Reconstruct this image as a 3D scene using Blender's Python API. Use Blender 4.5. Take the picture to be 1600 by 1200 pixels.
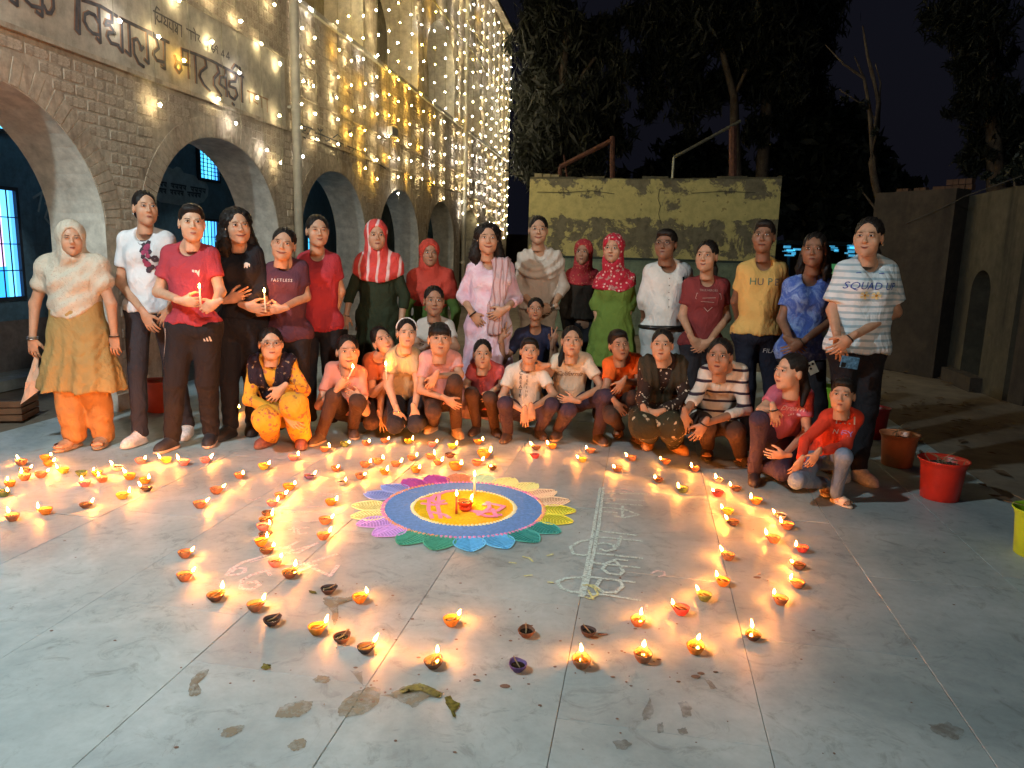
import bpy, math, random
import numpy as np
from mathutils import Vector, Matrix
from mathutils.bvhtree import BVHTree
random.seed(7); np.random.seed(7)
for _o in list(bpy.data.objects): bpy.data.objects.remove(_o)
SC = bpy.context.scene
COL = SC.collection
# ------------------------------------------------------------------ camera
FP, PITCH, ROLL, CH = 1150.0, math.radians(10.14), math.radians(1.65), 1.42   # focal length in pixels of a 1600 px frame
fwd = np.array([0, math.cos(PITCH), -math.sin(PITCH)]); r0 = np.array([1., 0, 0]); u0 = np.cross(r0, fwd)
RX = math.cos(ROLL) * r0 + math.sin(ROLL) * u0          # right axis of the hand-held phone
UP = -math.sin(ROLL) * r0 + math.cos(ROLL) * u0
cam_d = bpy.data.cameras.new('camera'); cam = bpy.data.objects.new('camera', cam_d); COL.objects.link(cam)
cam_d.sensor_width = 36; cam_d.lens = 36 * FP / 1600; cam_d.clip_end = 500; cam_d.clip_start = .05
cam.matrix_world = Matrix(((RX[0], UP[0], -fwd[0], 0), (RX[1], UP[1], -fwd[1], 0), (RX[2], UP[2], -fwd[2], CH), (0, 0, 0, 1)))
SC.camera = cam
SC.view_settings.view_transform = 'Standard'; SC.view_settings.look = 'None'
SC.view_settings.gamma = 1; SC.view_settings.use_curve_mapping = False
SC.view_settings.exposure = 0.08
SC.cycles.use_denoising = True
SC.cycles.use_light_tree = True
SC.cycles.max_bounces = 6; SC.cycles.diffuse_bounces = 3; SC.cycles.glossy_bounces = 3; SC.cycles.transmission_bounces = 2
SC.cycles.sample_clamp_indirect = 6
SC.cycles.caustics_reflective = False; SC.cycles.caustics_refractive = False
# ------------------------------------------------------------------ night sky
W = bpy.data.worlds.new('World'); SC.world = W; W.use_nodes = True
wn, wl = W.node_tree.nodes, W.node_tree.links
bgn = wn['Background']
sk = wn.new('ShaderNodeTexSky'); sk.sky_type = 'NISHITA'; sk.sun_disc = False
sk.sun_elevation = math.radians(-3.5); sk.sun_rotation = math.radians(150); sk.altitude = 200
mixs = wn.new('ShaderNodeMixRGB'); mixs.inputs[0].default_value = .75      # town glow under thin night cloud
mixs.inputs[2].default_value = (.052, .056, .098, 1)
wl.new(sk.outputs[0], mixs.inputs[1]); wl.new(mixs.outputs[0], bgn.inputs[0]); bgn.inputs[1].default_value = .1
# ------------------------------------------------------------------ facade floodlight and two added fill lamps (fixtures are modelled below)
def lamp(name, kind, loc, aim, energy, color, radius, angle=150, blend=.6):
    l = bpy.data.lights.new(name, kind); l.energy = energy; l.color = color; l.shadow_soft_size = radius
    if kind == 'SPOT': l.spot_size = math.radians(angle); l.spot_blend = blend
    o = bpy.data.objects.new(name, l); COL.objects.link(o); o.location = loc
    o.rotation_euler = (Vector(aim) - Vector(loc)).to_track_quat('-Z', 'Y').to_euler()
    return o
FLOOD = (-3.15, 1.75, 3.95)
lamp('floodlight_beam', 'SPOT', FLOOD, (1.3, 4.6, .3), 740, (.76, .93, 1.0), .07, 150, .7)
WALL_FILL = (-1.75, 13.2, 7.3)
lamp('wall_fill_beam', 'SPOT', WALL_FILL, (2.6, 13.2, 1.7), 620, (1.0, .90, .62), .08, 75, .8)  # added lamp above the frame, brightens the yellow wall
FRONT_FILL = (3.6, -4.2, 5.2)
lamp('front_fill_beam', 'SPOT', FRONT_FILL, (-3.0, 7.0, 1.7), 1900, (1.0, .90, .74), .4, 55, .9)  # added fill lamp behind the camera, brightens facade and people
# ------------------------------------------------------------------ pixel -> place helpers
def ray(u, v): return fwd + (u - 800) / FP * RX - (v - 600) / FP * UP
def G(u, v, z=0.0):
    d = ray(u, v); t = (z - CH) / d[2]; p = d * t; p[2] += CH; return p
def P(u, v, y):
    d = ray(u, v); t = y / d[1]; p = d * t; p[2] += CH; return p
# ------------------------------------------------------------------ object helpers
def link(o, parent=None):
    COL.objects.link(o)
    if parent is not None: o.parent = parent
    return o
def tag(o, label=None, cat=None, group=None, kind=None):
    if label: o['label'] = label
    if cat: o['category'] = cat
    if group: o['group'] = group
    if kind: o['kind'] = kind
    return o
def empty(name, loc=(0, 0, 0), rz=0, **k):
    o = bpy.data.objects.new(name, None); o.empty_display_size = .1; o.location = loc; o.rotation_euler = (0, 0, rz); link(o); return tag(o, **k)
def mesh(name, V, F, mats=None, midx=None, smooth=False):
    me = bpy.data.meshes.new(name); V = np.asarray(V, np.float64).reshape(-1, 3)
    if isinstance(F, np.ndarray) and F.ndim == 2:
        n, k = F.shape
        me.vertices.add(len(V)); me.vertices.foreach_set('co', V.ravel())
        me.loops.add(n * k); me.loops.foreach_set('vertex_index', F.ravel().astype(np.int32))
        me.polygons.add(n); me.polygons.foreach_set('loop_start', np.arange(0, n * k, k, dtype=np.int32))
        me.polygons.foreach_set('loop_total', np.full(n, k, np.int32))
        if midx is not None: me.polygons.foreach_set('material_index', np.asarray(midx, np.int32))
        me.update(calc_edges=True); me.validate()
    else:
        me.from_pydata([tuple(v) for v in V], [], F)
        if midx is not None:
            for p, i in zip(me.polygons, midx): p.material_index = i
    for m in (mats or []): me.materials.append(m)
    if smooth: me.polygons.foreach_set('use_smooth', [True] * len(me.polygons))
    return me
def obj(name, me, parent=None, loc=None, rot=None, sc=None):
    o = bpy.data.objects.new(name, me); link(o, parent)
    if loc is not None: o.location = loc
    if rot is not None: o.rotation_euler = rot
    if sc is not None: o.scale = sc
    return o
class MB:
    def __init__(s): s.V = []; s.F = []; s.M = []
    def add(s, V, F, m=0):
        b = len(s.V); s.V += [tuple(v) for v in V]; s.F += [tuple(i + b for i in f) for f in F]; s.M += [m] * len(F); return s
    def box(s, a, b, m=0):
        x0, y0, z0 = a; x1, y1, z1 = b
        return s.add([(x0,y0,z0),(x1,y0,z0),(x1,y1,z0),(x0,y1,z0),(x0,y0,z1),(x1,y0,z1),(x1,y1,z1),(x0,y1,z1)],
                     [(0,3,2,1),(4,5,6,7),(0,1,5,4),(1,2,6,5),(2,3,7,6),(3,0,4,7)], m)
    def tube(s, pts, r, n=8, m=0, cap=True):
        pts = [Vector(p) for p in pts]; rs = r if hasattr(r, '__len__') else [r] * len(pts); rings = []
        up = Vector((0, 0, 1))
        for i, p in enumerate(pts):
            d = (pts[min(i + 1, len(pts) - 1)] - pts[max(i - 1, 0)]).normalized()
            a = d.cross(up); a = a.normalized() if a.length > .05 else d.cross(Vector((1, 0, 0))).normalized()
            b = d.cross(a).normalized(); rings.append([p + (a * math.cos(2*math.pi*k/n) + b * math.sin(2*math.pi*k/n)) * rs[i] for k in range(n)])
        V = [v for R in rings for v in R]; F = []
        for i in range(len(pts) - 1):
            for k in range(n): F.append((i*n+k, i*n+(k+1) % n, (i+1)*n+(k+1) % n, (i+1)*n+k))
        if cap: F.append(tuple(range(n))[::-1]); F.append(tuple((len(pts)-1)*n+k for k in range(n)))
        return s.add(V, F, m)
    def lathe(s, prof, n=20, c=(0, 0, 0), m=0, sx=1, sy=1, pinch=None):
        V = []; F = []
        for r, z in prof:
            for k in range(n):
                a = 2*math.pi*k/n; rr = r
                if pinch: rr = r * (1 + pinch(a) * max(0, (z - prof[0][1])) )
                V.append((c[0] + rr*math.cos(a)*sx, c[1] + rr*math.sin(a)*sy, c[2] + z))
        for i in range(len(prof) - 1):
            for k in range(n): F.append((i*n+k, i*n+(k+1) % n, (i+1)*n+(k+1) % n, (i+1)*n+k))
        return s.add(V, F, m)
    def mesh(s, name, mats, smooth=False):
        return mesh(name, s.V, s.F, mats if isinstance(mats, (list, tuple)) else [mats], s.M, smooth)
    def build(s, name, mats, parent=None, smooth=False, **k):
        return obj(name, s.mesh(name, mats, smooth), parent, **k)
# ------------------------------------------------------------------ materials
def nodes(name):
    m = bpy.data.materials.new(name); m.use_nodes = True; return m, m.node_tree.nodes, m.node_tree.links, m.node_tree.nodes['Principled BSDF']
def ramp(N, stops, interp='LINEAR'):
    r = N.new('ShaderNodeValToRGB'); cr = r.color_ramp; cr.interpolation = interp
    while len(cr.elements) < len(stops): cr.elements.new(.5)
    for e, (p, c) in zip(cr.elements, stops): e.position = p; e.color = (*c, 1)
    return r
def coords(N, L, scale=(1, 1, 1), rot=(0, 0, 0), kind='Object'):
    tc = N.new('ShaderNodeTexCoord'); mp = N.new('ShaderNodeMapping'); L.new(tc.outputs[kind], mp.inputs[0])
    mp.inputs['Scale'].default_value = scale; mp.inputs['Rotation'].default_value = rot; return mp
def noise(N, L, vec, scale, detail=4, rough=.55, dist=0):
    n = N.new('ShaderNodeTexNoise'); n.inputs['Scale'].default_value = scale; n.inputs['Detail'].default_value = detail
    n.inputs['Roughness'].default_value = rough; n.inputs['Distortion'].default_value = dist; L.new(vec.outputs[0], n.inputs['Vector']); return n
def bump(N, L, B, h, strength=.4, dist=.01, prev=None):
    b = N.new('ShaderNodeBump'); b.inputs['Strength'].default_value = strength; b.inputs['Distance'].default_value = dist
    L.new(h, b.inputs['Height'])
    if prev: L.new(prev.outputs[0], b.inputs['Normal'])
    L.new(b.outputs[0], B.inputs['Normal']); return b
def mixc(N, L, fac, a, b, mode='MIX'):
    m = N.new('ShaderNodeMixRGB'); m.blend_type = mode
    for s, v in ((0, fac), (1, a), (2, b)):
        if isinstance(v, (int, float)): m.inputs[s].default_value = v
        elif isinstance(v, tuple): m.inputs[s].default_value = (*v, 1)
        else: L.new(v, m.inputs[s])
    return m.outputs[0]
def M_plain(name, col, rough=.6, metal=0, var=.15, scale=12, bmp=.15, spec=.4, bd=.004):
    m, N, L, B = nodes(name); mp = coords(N, L); n = noise(N, L, mp, scale)
    c2 = tuple(max(0, c * (1 - var * 1.6)) for c in col); c3 = tuple(min(1, c * (1 + var)) for c in col)
    r = ramp(N, [(.3, c2), (.7, c3)]); L.new(n.outputs[0], r.inputs[0]); L.new(r.outputs[0], B.inputs['Base Color'])
    B.inputs['Roughness'].default_value = rough; B.inputs['Metallic'].default_value = metal; B.inputs['Specular IOR Level'].default_value = spec
    if bmp: bump(N, L, B, n.outputs[0], bmp, bd)
    return m
def M_emit(name, col, strength, base=(.8, .8, .8), sample=True):
    m, N, L, B = nodes(name); B.inputs['Base Color'].default_value = (*base, 1)
    B.inputs['Emission Color'].default_value = (*col, 1); B.inputs['Emission Strength'].default_value = strength
    if not sample: m.cycles.emission_sampling = 'NONE'
    return m
def M_stain(name, base, stain, dark, scale=1.2, rough=.8, bstr=.5, contrast=.5, zstain=0, streak=True, extra=None):
    """weathered masonry: patchy stains, streaks, grit"""
    m, N, L, B = nodes(name); mp = coords(N, L)
    n1 = noise(N, L, mp, scale, 8, .65, .3); n2 = noise(N, L, mp, scale * 9, 6, .7)
    mp2 = coords(N, L, (3, 3, .35)); n3 = noise(N, L, mp2, scale * 1.5, 5, .6)
    r1 = ramp(N, [(.5 - .15 * contrast, (0, 0, 0)), (.5 + .12 * contrast, (1, 1, 1))]); L.new(n1.outputs[0], r1.inputs[0])
    c = mixc(N, L, r1.outputs[0], base, stain)
    r3 = ramp(N, [(.52, (0, 0, 0)), (.72, (1, 1, 1))]); L.new(n3.outputs[0], r3.inputs[0])
    if streak: c = mixc(N, L, r3.outputs[0], c, dark)
    r2 = ramp(N, [(.3, (.55, .55, .55)), (.65, (1.15, 1.15, 1.15))]); L.new(n2.outputs[0], r2.inputs[0])
    c = mixc(N, L, .8, c, r2.outputs[0], 'MULTIPLY'); L.new(c, B.inputs['Base Color']); B.inputs['Roughness'].default_value = rough
    b = bump(N, L, B, n1.outputs[0], bstr, .02); bump(N, L, B, n2.outputs[0], bstr, .006, b)
    return m
# ================================================================== SETTING
# ------------------------------------------------------------------ ground
m_dirt = M_stain('packed_earth', (.135, .098, .062), (.20, .165, .12), (.07, .05, .032), .55, .95, .8, .8, streak=False)
def ground_mesh():
    V = []; F = []; xs = np.concatenate([np.linspace(-90, -8, 8), np.linspace(-6, 12, 46), np.linspace(14, 90, 8)]); ys = np.concatenate([np.linspace(-30, 0, 6), np.linspace(1, 20, 50), np.linspace(23, 140, 10)])
    for y in ys:
        for x in xs:
            z = -.012 + (.012 * math.sin(x * 2.1 + y) * math.sin(y * 1.7 - x * .6) if (x > 3.2 or y > 7.5) and y < 20 else 0)
            V.append((x, y, min(z, -.001)))
    nx = len(xs)
    for j in range(len(ys) - 1):
        for i in range(nx - 1): F.append((j*nx+i, j*nx+i+1, (j+1)*nx+i+1, (j+1)*nx+i))
    return mesh('ground', V, F, [m_dirt], None, True)
tag(obj('ground', ground_mesh()), 'brown packed earth of the yard beyond the paving', kind='structure')
YAW_S = math.radians(10)
pav = empty('pavement', (0, 0, 0), -YAW_S, kind='structure', label='pale stone slab paving of the school yard')
def marble(name, a, b, seed):
    m, N, L, B = nodes(name)
    tc = N.new('ShaderNodeTexCoord'); geo = N.new('ShaderNodeNewGeometry'); oi = N.new('ShaderNodeObjectInfo')
    mp = N.new('ShaderNodeMapping'); L.new(geo.outputs['Position'], mp.inputs[0])
    n1 = noise(N, L, mp, 1.6, 8, .62, .6); n2 = noise(N, L, mp, 22, 6, .7); n3 = noise(N, L, mp, 6.5, 6, .75, 1.5)
    r1 = ramp(N, [(.35, a), (.68, b)]); L.new(n1.outputs[0], r1.inputs[0])
    r2 = ramp(N, [(.54, (1, 1, 1)), (.70, (.60, .57, .52))]); L.new(n3.outputs[0], r2.inputs[0])        # trodden dirt marks
    c = mixc(N, L, .75, r1.outputs[0], r2.outputs[0], 'MULTIPLY')
    r3 = ramp(N, [(.32, (.86, .86, .86)), (.6, (1.04, 1.04, 1.04))]); L.new(n2.outputs[0], r3.inputs[0]); c = mixc(N, L, .7, c, r3.outputs[0], 'MULTIPLY')
    n4 = noise(N, L, mp, 3.1, 9, .8, 2.2); r4 = ramp(N, [(.63, (1, 1, 1)), (.68, (.50, .43, .35))]); L.new(n4.outputs[0], r4.inputs[0]); c = mixc(N, L, .7, c, r4.outputs[0], 'MULTIPLY')
    r5 = ramp(N, [(0, (.90, .90, .91)), (1, (1.05, 1.04, 1.02))]); L.new(oi.outputs['Random'], r5.inputs[0]); c = mixc(N, L, 1, c, r5.outputs[0], 'MULTIPLY')
    L.new(c, B.inputs['Base Color'])
    rr = ramp(N, [(.3, (.40, .40, .40)), (.7, (.66, .66, .66))]); L.new(n3.outputs[0], rr.inputs[0]); L.new(rr.outputs[0], B.inputs['Roughness'])
    B.inputs['Specular IOR Level'].default_value = .45
    bump(N, L, B, n2.outputs[0], .12, .003); return m
m_slab = marble('slab_stone', (.26, .315, .315), (.45, .50, .49), 0)
m_joint = M_plain('joint_dirt', (.12, .12, .11), .95)
mb = MB().box((-4.3, .2, -.16), (2.29, 9.0, -.006)); mb.build('bedding', m_joint, pav)
def s2l(x, y):   # world -> slab frame
    c, s = math.cos(YAW_S), math.sin(YAW_S); return (c * x - s * y, s * x + c * y)
xs0 = [s2l(-.52, 1.82)[0] + .635 * k for k in range(-6, 6)]     # joint lines running away from the camera
forced = {4: [s2l(-1.57, 2.75)[1]], 5: [s2l(-.75, 2.27)[1]], 6: [s2l(-.2, 2.9)[1]], 7: [s2l(.45, 2.02)[1]]}
rr = random.Random(4)
for i in range(len(xs0) - 1):
    xa, xb = xs0[i], xs0[i + 1]
    if xa > 2.2: continue
    xb = min(xb, 2.29)
    ys = []
    y = (forced[i][0] if i in forced else rr.uniform(1.3, 2.5)); ys.append(y)
    while ys[0] > .4: ys.insert(0, ys[0] - rr.uniform(1.05, 1.35))
    while ys[-1] < 8.8: ys.append(ys[-1] + rr.uniform(1.05, 1.4))
    for ya, yb in zip(ys[:-1], ys[1:]):
        g = .0010; dz = rr.uniform(-.0010, .0010)
        b = MB(); x0, x1, y0, y1 = xa + g, xb - g, ya + g, yb - g; e = .0012
        b.add([(x0,y0,-.012),(x1,y0,-.012),(x1,y1,-.012),(x0,y1,-.012),(x0,y0,dz-e),(x1,y0,dz-e),(x1,y1,dz-e),(x0,y1,dz-e),(x0+e,y0+e,dz),(x1-e,y0+e,dz),(x1-e,y1-e,dz),(x0+e,y1-e,dz)],
              [(0,1,5,4),(1,2,6,5),(2,3,7,6),(3,0,4,7),(4,5,9,8),(5,6,10,9),(6,7,11,10),(7,4,8,11),(8,9,10,11)])
        b.build('slab', m_slab, pav)
# ------------------------------------------------------------------ school building on the left
YAW_B = math.radians(8.7); BO = np.array([-3.34, 6.07, 0.])
Bd = np.array([math.sin(YAW_B), math.cos(YAW_B), 0]); Bn = np.array([math.cos(YAW_B), -math.sin(YAW_B), 0])
bld = empty('school_building', tuple(BO), -YAW_B, label='two storey arcaded brick school with Hindi lettering and fairy lights', cat='building')
def LF(u, v, n=0.0):      # pixel -> local point (n, t, z) on the plane x = n of the facade
    r = ray(u, v); o = BO + Bn * n - np.array([0, 0, CH]); k = (o @ Bn) / (r @ Bn); p = r * k + np.array([0, 0, CH]); q = p - BO
    return (n, float(q @ Bd), float(p[2]))
def B2W(n, t, z): p = BO + Bn * n + Bd * t; return (p[0], p[1], z)
m_wash = M_stain('old_whitewash', (.66, .57, .43), (.46, .38, .28), (.27, .21, .15), 1.3, .9, .45, .9)
m_brick = M_stain('washed_brick', (.65, .55, .41), (.45, .36, .26), (.25, .18, .13), 1.6, .9, .45, .8)
m_cream = M_stain('cream_plaster', (.66, .62, .52), (.57, .53, .44), (.48, .44, .36), 1.0, .8, .25, .8)
m_signb = M_stain('sign_plaster', (.60, .55, .44), (.50, .45, .35), (.42, .36, .27), .8, .8, .2, .7)
m_navy = M_stain('navy_wall_paint', (.085, .19, .29), (.065, .15, .23), (.05, .12, .19), 1.5, .6, .1, .6)
m_dado = M_stain('dado_paint', (.16, .15, .15), (.13, .12, .12), (.10, .09, .09), 1.5, .7, .1, .6)
C0, SP, HW = 1.85, 3.03, 1.2
centers = [C0 + SP * k for k in range(-3, 6)]
SPR, RISE = 1.55, .93
def archz(dx, hw=HW, spr=SPR, rise=RISE): return spr + rise * max(0.0, 1 - abs(dx / hw) ** 2.15) ** .56
def arcade(name, t0, t1, zb, zt, xf, w, mats, hw, spr, rise, cs):
    b = MB(); ts = [t0, t1]
    for c in cs:
        for k in range(0, 29):
            ts.append(c - hw * math.cos(math.pi * k / 28))
    ts = sorted(t for t in ts if t0 <= t <= t1)
    def zl(t, mid):
        for c in cs:
            if abs(mid - c) < hw: return archz(t - c, hw, spr, rise)
        return zb
    for a, c in zip(ts[:-1], ts[1:]):
        if c - a < 1e-6: continue
        mid = (a + c) / 2; za, zc = zl(a, mid), zl(c, mid)
        b.add([(xf,a,za),(xf,c,zc),(xf,c,zt),(xf,a,zt)], [(0,1,2,3)], 0)
        b.add([(xf-w,a,za),(xf-w,c,zc),(xf-w,c,zt),(xf-w,a,zt)], [(3,2,1,0)], 1)
        if za > zb or zc > zb: b.add([(xf,a,za),(xf,c,zc),(xf-w,c,zc),(xf-w,a,za)], [(3,2,1,0)], 1)
    for c in cs:
        for s in (-1, 1):
            t = c + s * hw
            if t0 < t < t1: b.add([(xf,t,zb),(xf,t,spr),(xf-w,t,spr),(xf-w,t,zb)], [(0,1,2,3)], 1)
    for t in (t0, t1): b.add([(xf,t,zb),(xf,t,zt),(xf-w,t,zt),(xf-w,t,zb)], [(0,1,2,3)], 0)
    b.add([(xf,t0,zt),(xf,t1,zt),(xf-w,t1,zt),(xf-w,t0,zt)], [(0,1,2,3)], 0)
    return b.build(name, mats, bld)
T0, T1 = -5.2, 19.6
arcade('lower_arcade', T0, T1, 0, 4.36, 0, .5, [m_wash, m_cream], HW, SPR, RISE, centers)
arcade('upper_arcade', T0, T1, 4.42, 8.3, -.03, .62, [m_wash, m_cream], HW, 5.35, .85, centers)
MB().box((-.46, T0, 4.36), (.05, T1, 4.42)).build('sill_ledge', m_cream, bld)
MB().box((-3.2, T0, 8.3), (.18, T1, 8.42)).build('roof', m_wash, bld)
MB().box((-1.9, T0, 3.2), (-.5, T1, 3.35)).build('corridor_ceiling', m_cream, bld)
MB().box((-2.1, T0, .6), (-1.9, T1, 3.2), 0).box((-2.1, T0, .0), (-1.88, T1, .6), 1).build('corridor_wall', [m_navy, m_dado], bld)
MB().box((-1.7, T0, 4.3), (-1.5, T1, 8.3)).build('upper_corridor_wall', M_stain('upper_wall_wash', (.52, .46, .30), (.42, .36, .24), (.32, .27, .18), 1, .9, .2), bld)
MB().box((-1.9, T0, 4.2), (-.46, T1, 4.3)).build('upper_floor', m_cream, bld)
MB().box((-3.2, T1, 0), (0, T1 + .25, 8.3)).box((-3.2, T0 - .25, 0), (0, T0, 8.3)).build('end_wall', m_wash, bld)
MB().box((-1.88, T0, 0), (-1.5, T1, .10)).build('step', M_plain('step_cement', (.22, .25, .25), .8), bld)
for c in centers[:-1]:       # low plinths round the piers
    t = c + SP / 2
    MB().box((-.52, t - (SP/2-HW) - .02, 0), (.025, t + (SP/2-HW) + .02, .14)).build('plinth', m_cream, bld)
# ledges / string courses
for (z, a, h, d) in ((2.80, T0, .035, .035), (3.27, 3.6, .03, .03), (3.62, T0, .03, .03)):
    MB().box((0, a, z), (d, 3.3 if z != 3.27 and z != 2.80 else T1, z + h)).build('ledge', m_wash, bld)
MB().box((.0, T0, 2.835), (.016, 3.28, 3.62)).build('sign_panel', m_signb, bld)
# bricks
def in_opening(t, z, pad=0.0):
    for c in centers:
        if abs(t - c) < HW + pad and z < archz(t - c, HW + pad, SPR, RISE + pad) : return True
    return False
BL, BH, JT = .225, .078, .012
near, far = [], []
rb = random.Random(11)
row = 0; z = .16
while z < 4.28:
    if not (2.74 < z < 2.83):
        t = T0 + .1 + (.117 if row % 2 else 0)
        while t < T1 - .25:
            tm, zm = t + BL / 2, z + BH / 2
            sign = t < 3.3 and z > 2.72 and z < 3.66
            skip = sign or in_opening(tm, zm, .235) or in_opening(t, z, .12) or in_opening(t + BL, z, .12) or (3.22 < z < 3.33 and t > 3.4) or rb.random() < .05
            if not skip:
                (near if (-1.2 < t < 3.2 and 1.55 < z) else far).append((t + rb.uniform(-.004, .004), z, BL - JT + rb.uniform(-.012, .004), BH + rb.uniform(-.005, .002), rb.uniform(.0015, .0065)))
            t += BL + .008
    z += BH + JT; row += 1
unit = MB(); e = .08
unit.add([(0,0,0),(0,1,0),(0,1,1),(0,0,1),(1,.03,.07),(1,.97,.07),(1,.97,.93),(1,.03,.93)], [(4,5,6,7),(0,1,5,4),(1,2,6,5),(2,3,7,6),(3,0,4,7)])
brick_me = unit.mesh('brick', m_brick)
for (t, z, l, h, p) in near[:300 - 84]:
    obj('brick', brick_me, bld, (0, t, z), None, (p, l, h))
far += near[300 - 84:]
b = MB()
for (t, z, l, h, p) in far:
    b.add([(v[0] * p, t + v[1] * l, z + v[2] * h) for v in unit.V], unit.F)
tag(b.build('brickwork', m_brick, bld), kind='stuff')
# voussoirs round the arches
def vous(c, k, n, w=.2):
    a0 = math.pi * k / n; a1 = math.pi * (k + 1) / n
    def pt(a, r): x = -math.cos(a); return (c + (HW + r) * x, (archz(HW * x) - SPR) * (1 + r / RISE) + SPR if abs(x) < 1 else SPR)
    g = (a1 - a0) * .06
    q = [pt(a0 + g, .008), pt(a1 - g, .008), pt(a1 - g, w), pt(a0 + g, w)]; p = rb.uniform(.003, .008)
    V = [(0, t, z) for t, z in q] + [(p, t, z) for t, z in q]
    return V, [(4,5,6,7),(0,1,5,4),(1,2,6,5),(2,3,7,6),(3,0,4,7)]
b = MB(); nv = 0
for ci, c in enumerate(centers):
    for k in range(44):
        V, F = vous(c, k, 44)
        if ci in (2, 3) and (ci == 3 or k > 20) and nv < 84:
            MB().add(V, F).build('brick', m_brick, bld); nv += 1
        else: b.add(V, F)
tag(b.build('arch_brickwork', m_brick, bld), kind='stuff')
# parapet brick at the roof and pipes
m_pipe = M_plain('pipe_paint', (.55, .50, .38), .55, var=.1)
for t in (3.45, 12.9):
    o = MB().tube([(.075, t, .05), (.075, t, 8.3)], .055, 14).build('drain_pipe', m_pipe, bld, True)
    c = MB()
    for zz in (1.1, 3.05, 5.1, 7.0): c.tube([(.075, t, zz), (.075, t, zz + .07)], .062, 14).box((0, t - .085, zz + .02), (.05, t + .085, zz + .05))
    c.build('pipe_clamp', m_pipe, o)
# windows inside the corridor
m_frame = M_plain('window_steel', (.02, .03, .05), .5)
def pane_mat(name, cols):
    m, N, L, B = nodes(name); mp = coords(N, L, kind='Generated'); sx = N.new('ShaderNodeSeparateXYZ'); L.new(mp.outputs[0], sx.inputs[0])
    r = ramp(N, cols, 'CONSTANT'); L.new(sx.outputs['Y'], r.inputs[0]); L.new(r.outputs[0], B.inputs['Emission Color']); L.new(r.outputs[0], B.inputs['Base Color'])
    B.inputs['Emission Strength'].default_value = 2.4; B.inputs['Roughness'].default_value = .2; return m
m_pA = pane_mat('lit_pane_curtain', [(0, (.55, .42, .75)), (.35, (.62, .42, .75)), (.78, (.12, .55, .95)), (.93, (.06, .28, .7))])
m_pB = pane_mat('lit_pane_cyan', [(0, (.05, .4, .7)), (.3, (.10, .62, 1.0)), (.75, (.06, .35, .85))])
def window(t0, t1, z0, z1, mat, nv, nh, low=False):
    f = MB(); x = -1.9; w = .035
    f.box((x, t0 - w, z0 - w), (x + .05, t1 + w, z0)).box((x, t0 - w, z1), (x + .05, t1 + w, z1 + w)).box((x, t0 - w, z0), (x + .05, t0, z1)).box((x, t1, z0), (x + .05, t1 + w, z1))
    fo = f.build('window', m_frame, bld)
    MB().box((x + .001, t0, z0), (x + .012, t1, z1)).build('pane', mat, fo)
    if low: MB().box((x + .013, t0, z0), (x + .016, t0 + (t1 - t0) * .8, z0 + .3)).build('curtain', [pane_mat('curtain_blue', [(0, (.02, .12, .75)), (.7, (.03, .3, .85))])], fo); MB().box((x + .013, t0, z0 + .3), (x + .016, t0 + (t1 - t0) * .55, z0 + .62)).build('curtain', [pane_mat('curtain_yellow', [(0, (.75, .75, .12)), (.7, (.5, .8, .2))])], fo)
    for k in range(1, nv): y = t0 + (t1 - t0) * k / nv; MB().tube([(x + .035, y, z0), (x + .035, y, z1)], .007, 6).build('bar', m_frame, fo)
    for k in range(1, nh): zz = z0 + (z1 - z0) * k / nh; MB().tube([(x + .04, t0, zz), (x + .04, t1, zz)], .006, 6).build('bar', m_frame, fo)
window(.45, 1.18, .84, 1.88, m_pA, 7, 4, True); window(.85, 1.32, 2.46, 2.84, m_pB, 5, 7)
window(4.25, 4.88, .84, 1.74, m_pB, 7, 4); window(4.48, 4.96, 2.34, 2.72, m_pB, 5, 7)
window(8.0, 8.5, .9, 1.7, m_pB, 5, 4)
# added tube lamps that brighten the blue corridor (hidden from here by the arch crowns)
m_tube = M_emit('corridor_fill_glow', (.30, .72, 1.0), 22)
for t in (-4.2, -1.2, 1.85, 4.9, 7.9):
    f = MB().box((-1.06, t - .32, 3.14), (-.94, t + .32, 3.195)).build('fill_tube_fitting', m_frame, bld); MB().tube([(-1.0, t - .30, 3.11), (-1.0, t + .30, 3.11)], .016, 8).build('fill_tube', m_tube if t < 3 else M_emit('dim_fill_glow', (.40, .70, .9), 5) if 'dim_fill_glow' not in bpy.data.materials else bpy.data.materials['dim_fill_glow'], f)
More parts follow.
